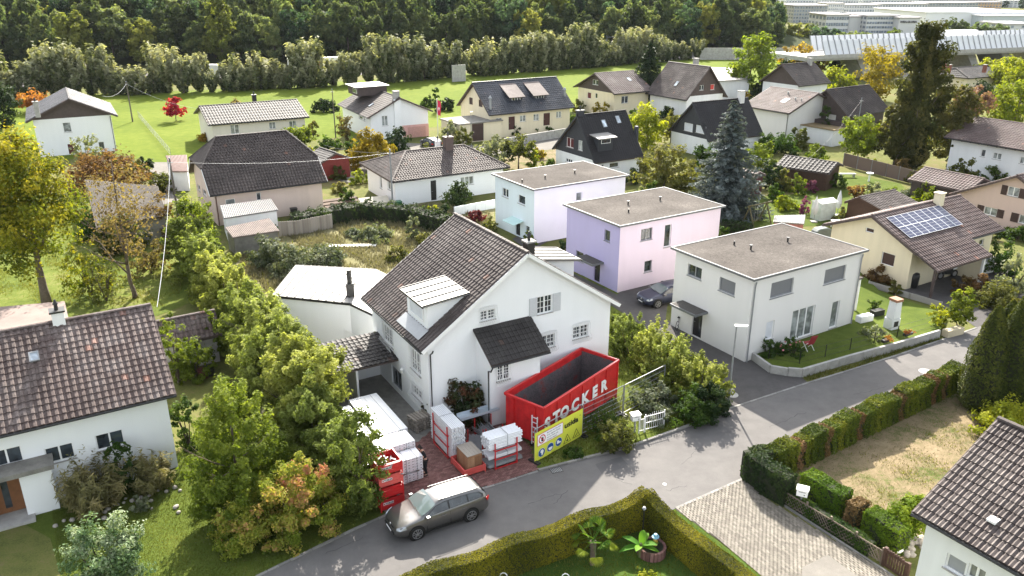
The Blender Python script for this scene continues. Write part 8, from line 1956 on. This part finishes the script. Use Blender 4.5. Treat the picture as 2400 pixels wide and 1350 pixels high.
# --- garden furniture and small things on the right
t=thing('plastic_greenhouse','small white plastic greenhouse tent in the flower garden','greenhouse',U(1927,512),R(25)); w,d,h=2.0,1.3,2.1
m=MB(); m.box(-w/2,-d/2,.0,w/2,d/2,h*.85); part('cover',m,plain('milky_foil',(.55,.6,.58),.3,var=.2,scale=2),t); m=MB(); m.slab([(-w/2-.1,-d/2-.1,h*.86),(-w/2-.1,0,h),(-w/2-.1,d/2+.1,h*.86)],(w+.2,0,0)); part('roof',m,WPAINT,t)
def parasol(label,px):
    t=thing('closed_parasol',label,'parasol',U(*px)); m=MB(); m.tube([(0,0,0),(0,0,2.7)],.03,6); part('pole',m,GALV,t); m=MB(); m.tube([(0,0,.8),(0,0,1.3),(0,0,2.0),(0,0,2.6)],[.2,.3,.2,.04],10); part('canopy',m,plain('grey_white_canvas',(.58,.58,.58),.8),t); m=MB(); m.box(-.3,-.3,0,.3,.3,.1); part('base',m,CONC,t)
parasol('left closed white parasol beside the plastic greenhouse',(1907,520)); parasol('right closed white parasol behind the garden table',(1962,505))
t=thing('swing_frame','wooden A-frame swing on the garden lawn','swing',U(1752,532),R(35)); WD=plain('swing_wood',(.10,.09,.04),.8)
for x in(0,2.6):
    for y in(-.8,.8): m=MB(); m.tube([(x,y,0),(x,-y*.1,2.2)],.07,6); part('leg',m,WD,t)
m=MB(); m.tube([(-.3,0,2.1),(3.3,0,2.1)],.07,6); part('beam',m,WD,t)
for x in(.9,1.3): m=MB(); m.tube([(x,0,2.1),(x,0,.5)],.015,4); part('rope',m,GREYM,t)
m=MB(); m.box(.85,-.12,.46,1.35,.12,.5); part('seat',m,WD,t)
def wheel(label,px,r,z,rz,mat,tilt=90,n=10,cat='wagon wheel'):
    t=thing('wagon_wheel',label,cat,U(*px)+Vector((0,0,z)),rz); m=MB(); 
    for i in range(24): a0=6.283*i/24;a1=6.283*(i+1)/24; m.bar((r*math.cos(a0),0,r*math.sin(a0)),(r*math.cos(a1),0,r*math.sin(a1)),.05,.06)
    part('rim',m,mat,t)
    for i in range(n): a=6.283*i/n; m=MB(); m.bar((0,0,0),(r*math.cos(a),0,r*math.sin(a)),.03,.035); part('spoke',m,mat,t)
    m=MB(); m.tube([(0,-.06,0),(0,.06,0)],.08,10); part('hub',m,mat,t)
wheel('big white wagon wheel in the flower garden behind the tile shed',(2005,500),1.1,.6,R(20),WPAINT); wheel('dark wagon wheel leaning on the wall of the bottom right house',(2172,1385),.52,.5,R(-55),plain('old_wheel_wood',(.09,.085,.08),.8),n=12)
t=thing('garden_table','white garden table beside the solar house roof','table',U(1975,535)); m=MB(); m.box(-1.1,-.5,.7,1.1,.5,.75); part('top',m,WPAINT,t)
for x in(-1,1):
    for y in(-.4,.4): m=MB(); m.bar((x,y,0),(x,y,.7),.06); part('leg',m,WPAINT,t)
t=thing('white_pergola','white metal trellis frame behind the garden table','trellis',U(1985,520),R(25))
for x in(0,.9,1.8): m=MB(); m.bar((x,0,0),(x,0,1.6),.06); part('post',m,WPAINT,t)
for z in(1.0,1.6): m=MB(); m.bar((0,0,z),(1.8,0,z),.05); part('rail',m,WPAINT,t)
t=thing('covered_grill','dark grey covered grill behind the corner of the pale flat roof','covered grill',U(1925,560),R(20)); m=MB(); m.slab([(-1.0,-.45,0),(1.0,-.45,0),(.9,-.4,.9),(.3,-.35,1.15),(-.6,-.35,1.1),(-.95,-.4,.85)],(0,.85,0)); part('cover',m,plain('grey_tarpaulin',(.10,.12,.12),.7,var=.3),t,bevel=.08)
t=thing('barbecue_chimney','white stone garden fireplace with red-tiled cap on the raised lawn','fireplace',U(2088,768,.3),R(25))
m=MB(); m.box(-.38,-.35,0,.38,.35,.75); part('base',m,WHITE2,t); m=MB(); m.slab([(-.36,-.32,.78),(.36,-.32,.78),(.24,-.32,2.0),(-.24,-.32,2.0)],(0,.6,0)); part('flue',m,WHITE2,t); m=MB(); m.box(-.32,-.36,2.02,.32,.32,2.2); part('cap',m,plain('terracotta_cap',(.3,.15,.09),.8),t); m=MB(); m.box(-.2,-.36,.2,.2,-.34,.6); part('hearth',m,INK,t)
t=thing('garden_bench','white block bench with a round opening on the terrace edge','bench',U(2025,752,.3),R(25)); m=MB(); m.box(-.6,-.25,0,.6,.25,.45); part('block',m,WHITE2,t)
t=thing('planter_box','black planter box with small palm beside the white bench','planter',U(2055,738,.3),R(25)); m=MB(); m.box(-.5,-.22,0,.5,.22,.4); part('box',m,DARKM,t)
plant('potted_palm','small potted palm in the black planter box','plant',(2048,738),700,34,'green','vase',6,spike=1.2)
for i,(x,y,w,lb,mt) in enumerate(((2232,785,1.6,'pale wooden planter box under the round bright shrub',plain('pale_planter',(.5,.43,.3),.8)),(745,795,1.3,'left dark stone trough with plants by the garage wing wall',CONCD),(772,797,1.3,'right dark stone trough with reddish plants by the garage wing wall',CONCD))):
    t=thing('planter_trough',lb,'planter',U(x,y),R(25 if i==0 else 0)); m=MB(); m.box(-w/2,-.25,0,w/2,.25,.5); part('box',m,mt,t,bevel=.02)
plant('trough_plants','reddish plants in the right stone trough','plant',(772,790),762,40,'pink','dome',6); plant('trough_plants','green plants in the left stone trough','plant',(742,792),770,34,'dark','dome',6); plant('shrub','dark upright bush against the garage wing wall','shrub',(700,790),742,34,'dark','vase',5)
for i,(x,y,lb) in enumerate(((2078,812,'orange flower box hanging on the retaining wall, left'),(2128,797,'orange flower box on the retaining wall, right'))):
    t=thing('flower_box',lb,'flower box',U(x,y-12,.62),R(30)); m=MB(); m.box(-.4,-.12,0,.4,.12,.16); part('box',m,DARKM,t); link('flowers',crown_mesh('flowers',40+i,.8,.25,12,10,.09),LM['orange'],t,M=T(0,0,.12))
t=thing('garden_chair','red folding garden chair tilted back beside the rose bush','chair',U(1892,818,.3),R(200)); RC=plain('red_canvas',(.30,.03,.04),.7)
m=MB(); m.slab([(-.25,-.2,.45),(.25,-.2,.45),(.25,.25,.42),(-.25,.25,.42)],(0,0,.04)); part('seat',m,RC,t); m=MB(); m.slab([(-.25,.22,.45),(.25,.22,.45),(.25,.5,1.15),(-.25,.5,1.15)],(0,.04,0)); part('backrest',m,RC,t)
for x in(-.26,.26):
    m=MB(); m.bar((x,-.25,0),(x,.3,.6),.03); part('leg',m,WPAINT,t); m=MB(); m.bar((x,.35,0),(x,-.2,.5),.03); part('leg',m,WPAINT,t)
t=thing('heat_pump','white heat pump cabinet beside the solar house','heat pump',U(2303,640),R(25)); m=MB(); m.box(-.7,-.4,.1,.7,.4,1.2); part('cabinet',m,WPAINT,t,bevel=.02); m=MB(); m.box(-.72,-.42,1.2,.72,.42,1.24); part('lid',m,GREYM,t)
for i in range(6): m=MB(); m.box(-.6,-.415,.3+i*.12,.2,-.402,.36+i*.12); part('grille_bar',m,GREYM,t)
t=thing('covered_bin','round black covered bin at the corner of the solar house porch','bin',U(2138,672)); m=MB(); m.tube([(0,0,0),(0,0,.9),(0,0,1.15),(0,0,1.22)],[.38,.42,.36,.1],14); part('cover',m,DARKM,t,smooth=True)
# motorcycle under the porch
t=thing('motorcycle','black and white touring motorcycle parked under the porch of the solar house','motorcycle',U(2218,652),R(20))
for x in(-.75,.75):
    m=MB(); m.tube([(x,-.06,.32),(x,.06,.32)],[.32,.32],18); w_=part('wheel',m,TYRE,t); m=MB(); m.tube([(x,-.065,.32),(x,.065,.32)],[.2,.2],14); part('rim',m,RIM,w_)
m=MB(); m.slab([(-.55,-.12,.4),(.4,-.12,.35),(.55,-.12,.75),(.1,-.12,.95),(-.3,-.12,.8),(-.6,-.12,.75)],(0,.24,0)); part('body',m,DARKM,t,bevel=.04); m=MB(); m.slab([(-.95,-.11,.85),(-.1,-.11,.8),(-.1,-.11,.9),(-.95,-.11,.98)],(0,.22,0)); part('seat',m,INK,t,bevel=.03)
m=MB(); m.slab([(.4,-.2,.75),(.8,-.2,.8),(.6,-.15,1.25),(.4,-.2,1.0)],(0,.4,0)); part('fairing',m,WPAINT,t,bevel=.03); m=MB(); m.tube([(.75,0,.32),(.5,0,1.0)],.035,6); part('fork',m,GALV,t); m=MB(); m.bar((.42,-.4,1.05),(.42,.4,1.05),.03); part('handlebar',m,INK,t); m=MB(); m.cbox((-.85,0,1.1),(.3,.4,.28)); part('top_case',m,DARKM,t,bevel=.03)
# bicycles by the pale house
for i,(x,y,rz) in enumerate(((1580,748,70),(1592,768,60))):
    t=thing('bicycle','%s of the two dark bicycles in front of the pale flat-roofed house'%('rear' if i==0 else 'front'),'bicycle',U(x,y),R(rz))
    for xx in(-.5,.5):
        m=MB()
        for k in range(18): a0=6.283*k/18;a1=6.283*(k+1)/18; m.bar((xx+.33*math.cos(a0),0,.34+.33*math.sin(a0)),(xx+.33*math.cos(a1),0,.34+.33*math.sin(a1)),.035)
        part('wheel',m,TYRE,t)
    m=MB(); 
    for p_,q_ in(((-.5,0,.34),(-.12,0,.34)),((-.12,0,.34),(-.25,0,.85)),((-.12,0,.34),(.38,0,.8)),((-.22,0,.78),(.36,0,.82)),((.5,0,.34),(.36,0,.95))): m.bar(p_,q_,.035)
    part('frame',m,DARKM,t); m=MB(); m.bar((.36,-.28,.98),(.36,.28,.98),.03); part('handlebar',m,INK,t); m=MB(); m.cbox((-.27,0,.9),(.24,.14,.05)); part('saddle',m,INK,t)
# bins and clutter by the bungalow and sheds
for i,(x,y,mt,lb) in enumerate(((934,493,plain('green_bin',(.03,.12,.06),.5),'green wheelie bin at the wall of the hipped bungalow'),(738,515,DARKM,'black bin beside the board fence'),(690,510,DARKM,'dark compost bin behind the metal sheds'))):
    t=thing('wheelie_bin',lb,'bin',U(x,y),R(25)); m=MB(); m.slab([(-.28,-.28,0),(.28,-.28,0),(.33,-.33,.95),(-.33,-.33,.95)],(0,.6,0)); part('body',m,mt,t); m=MB(); m.box(-.35,-.38,.96,.35,.33,1.02); part('lid',m,mt,t)
    for sx in(-.22,.22): m=MB(); m.tube([(sx-.03,.32,.1),(sx+.03,.32,.1)],.1,8); part('wheel',m,TYRE,t)
t=thing('covered_pile','cream tarpaulin tent over a pile in the bungalow garden','tarpaulin',U(875,482),R(25)); m=MB(); m.slab([(-1.6,-1,0),(-1.6,-1,.5),(-1.6,0,1.0),(-1.6,1,.5),(-1.6,1,0)],(3.2,0,0)); part('cover',m,plain('cream_canvas',(.58,.53,.43),.8,var=.15),t,bevel=.05)
t=thing('raised_bed','dark brown vegetable beds behind the bungalow path','vegetable bed',U(800,475),R(30))
for i in range(3): m=MB(); m.box(-2.2,-1.8+i*1.3,0,2.2,-.9+i*1.3,.12); part('bed',m,plain('garden_soil',(.08,.055,.04),.95,var=.4),t)
t=thing('garden_gnome_pot','white stone basin by the brown picket gate','basin',U(2095,1295)); m=MB(); m.tube([(0,0,0),(0,0,.25),(0,0,.32),(0,0,.3)],[.2,.34,.36,.2],16); part('bowl',m,WPAINT,t,smooth=True)
rng=random.Random(12)
for i in range(26):
    p=U(rng.uniform(2108,2165),rng.uniform(1262,1302)); s=rng.uniform(.1,.24); m=MB(); n=7
    m.tube([(0,0,-.05),(0,0,s*.4),(0,0,s*.8),(0,0,s*.95)],[s*.9,s,s*.6,s*.1],n); o=part('rock',m,plain('pale_rock',(.34,.31,.27),.9,var=.4,scale=6),smooth=True); o.location=p; o.scale=(1,rng.uniform(.7,1.3),1); o.rotation_euler=(0,0,rng.uniform(0,6)); o['label']='rounded pale rock of the rockery beside the bottom right house'; o['category']='rock'; o['group']='rocks of the rockery'
for i in range(30):
    p=U(rng.uniform(120,440),0+rng.uniform(1150,1225)); 
    if i%2: p=U(120+300*i/30,1232-3.1*i+rng.uniform(-5,5))
    s=rng.uniform(.07,.14); m=MB(); m.tube([(0,0,-.03),(0,0,s*.4),(0,0,s*.8),(0,0,s*.95)],[s*.9,s,s*.6,s*.1],6); o=part('edging_stone',m,plain('pale_rock',(.34,.31,.27),.9,var=.4,scale=6),smooth=True); o.location=p; o['label']='small stone edging the flower bed of the faded-tile house'; o['category']='stone'; o['group']='stones edging the bed'
t=thing('garden_bench','grey picnic bench on the slab terrace of the flower garden','bench',U(1985,415)); m=MB(); m.box(-1,-.3,.4,1,.3,.46); part('top',m,GREYM,t)
for x in(-.8,.8): m=MB(); m.box(x-.04,-.3,0,x+.04,.3,.4); part('leg',m,GREYM,t)
t=thing('bird_bath','white pedestal bird bath on the garden lawn','bird bath',U(2036,425)); m=MB(); m.tube([(0,0,0),(0,0,.9),(0,0,.95),(0,0,1.05)],[.12,.08,.4,.42],12); part('basin',m,WPAINT,t)
for i,(x,y,lb) in enumerate(((478,885,'dark red plastic tub behind the tiled shed'),(492,878,'black tub with green cover behind the tiled shed'))): m=MB(); m.tube([(0,0,0),(0,0,.6)],[.28,.34],12); o=part('tub',m,plain('tub_red',(.08,.02,.015),.6) if i==0 else DARKM); o.location=U(x,y); o['label']=lb; o['category']='tub'
# ---------------------------------------------------------------- haze over the far town
hz=MB(); hz.box(-700,-40,-1.5,1300,1900,128); hm,nt,b=new_mat('haze'); nt.nodes.remove(b)
pv=nt.nodes.new('ShaderNodeVolumePrincipled'); pv.inputs['Density'].default_value=.00004; pv.inputs['Color'].default_value=(.86,.92,1,1); pv.inputs['Anisotropy'].default_value=0
nt.links.new(pv.outputs[0],nt.nodes['Material Output'].inputs['Volume'])
part('haze',hz,hm,kind='stuff')
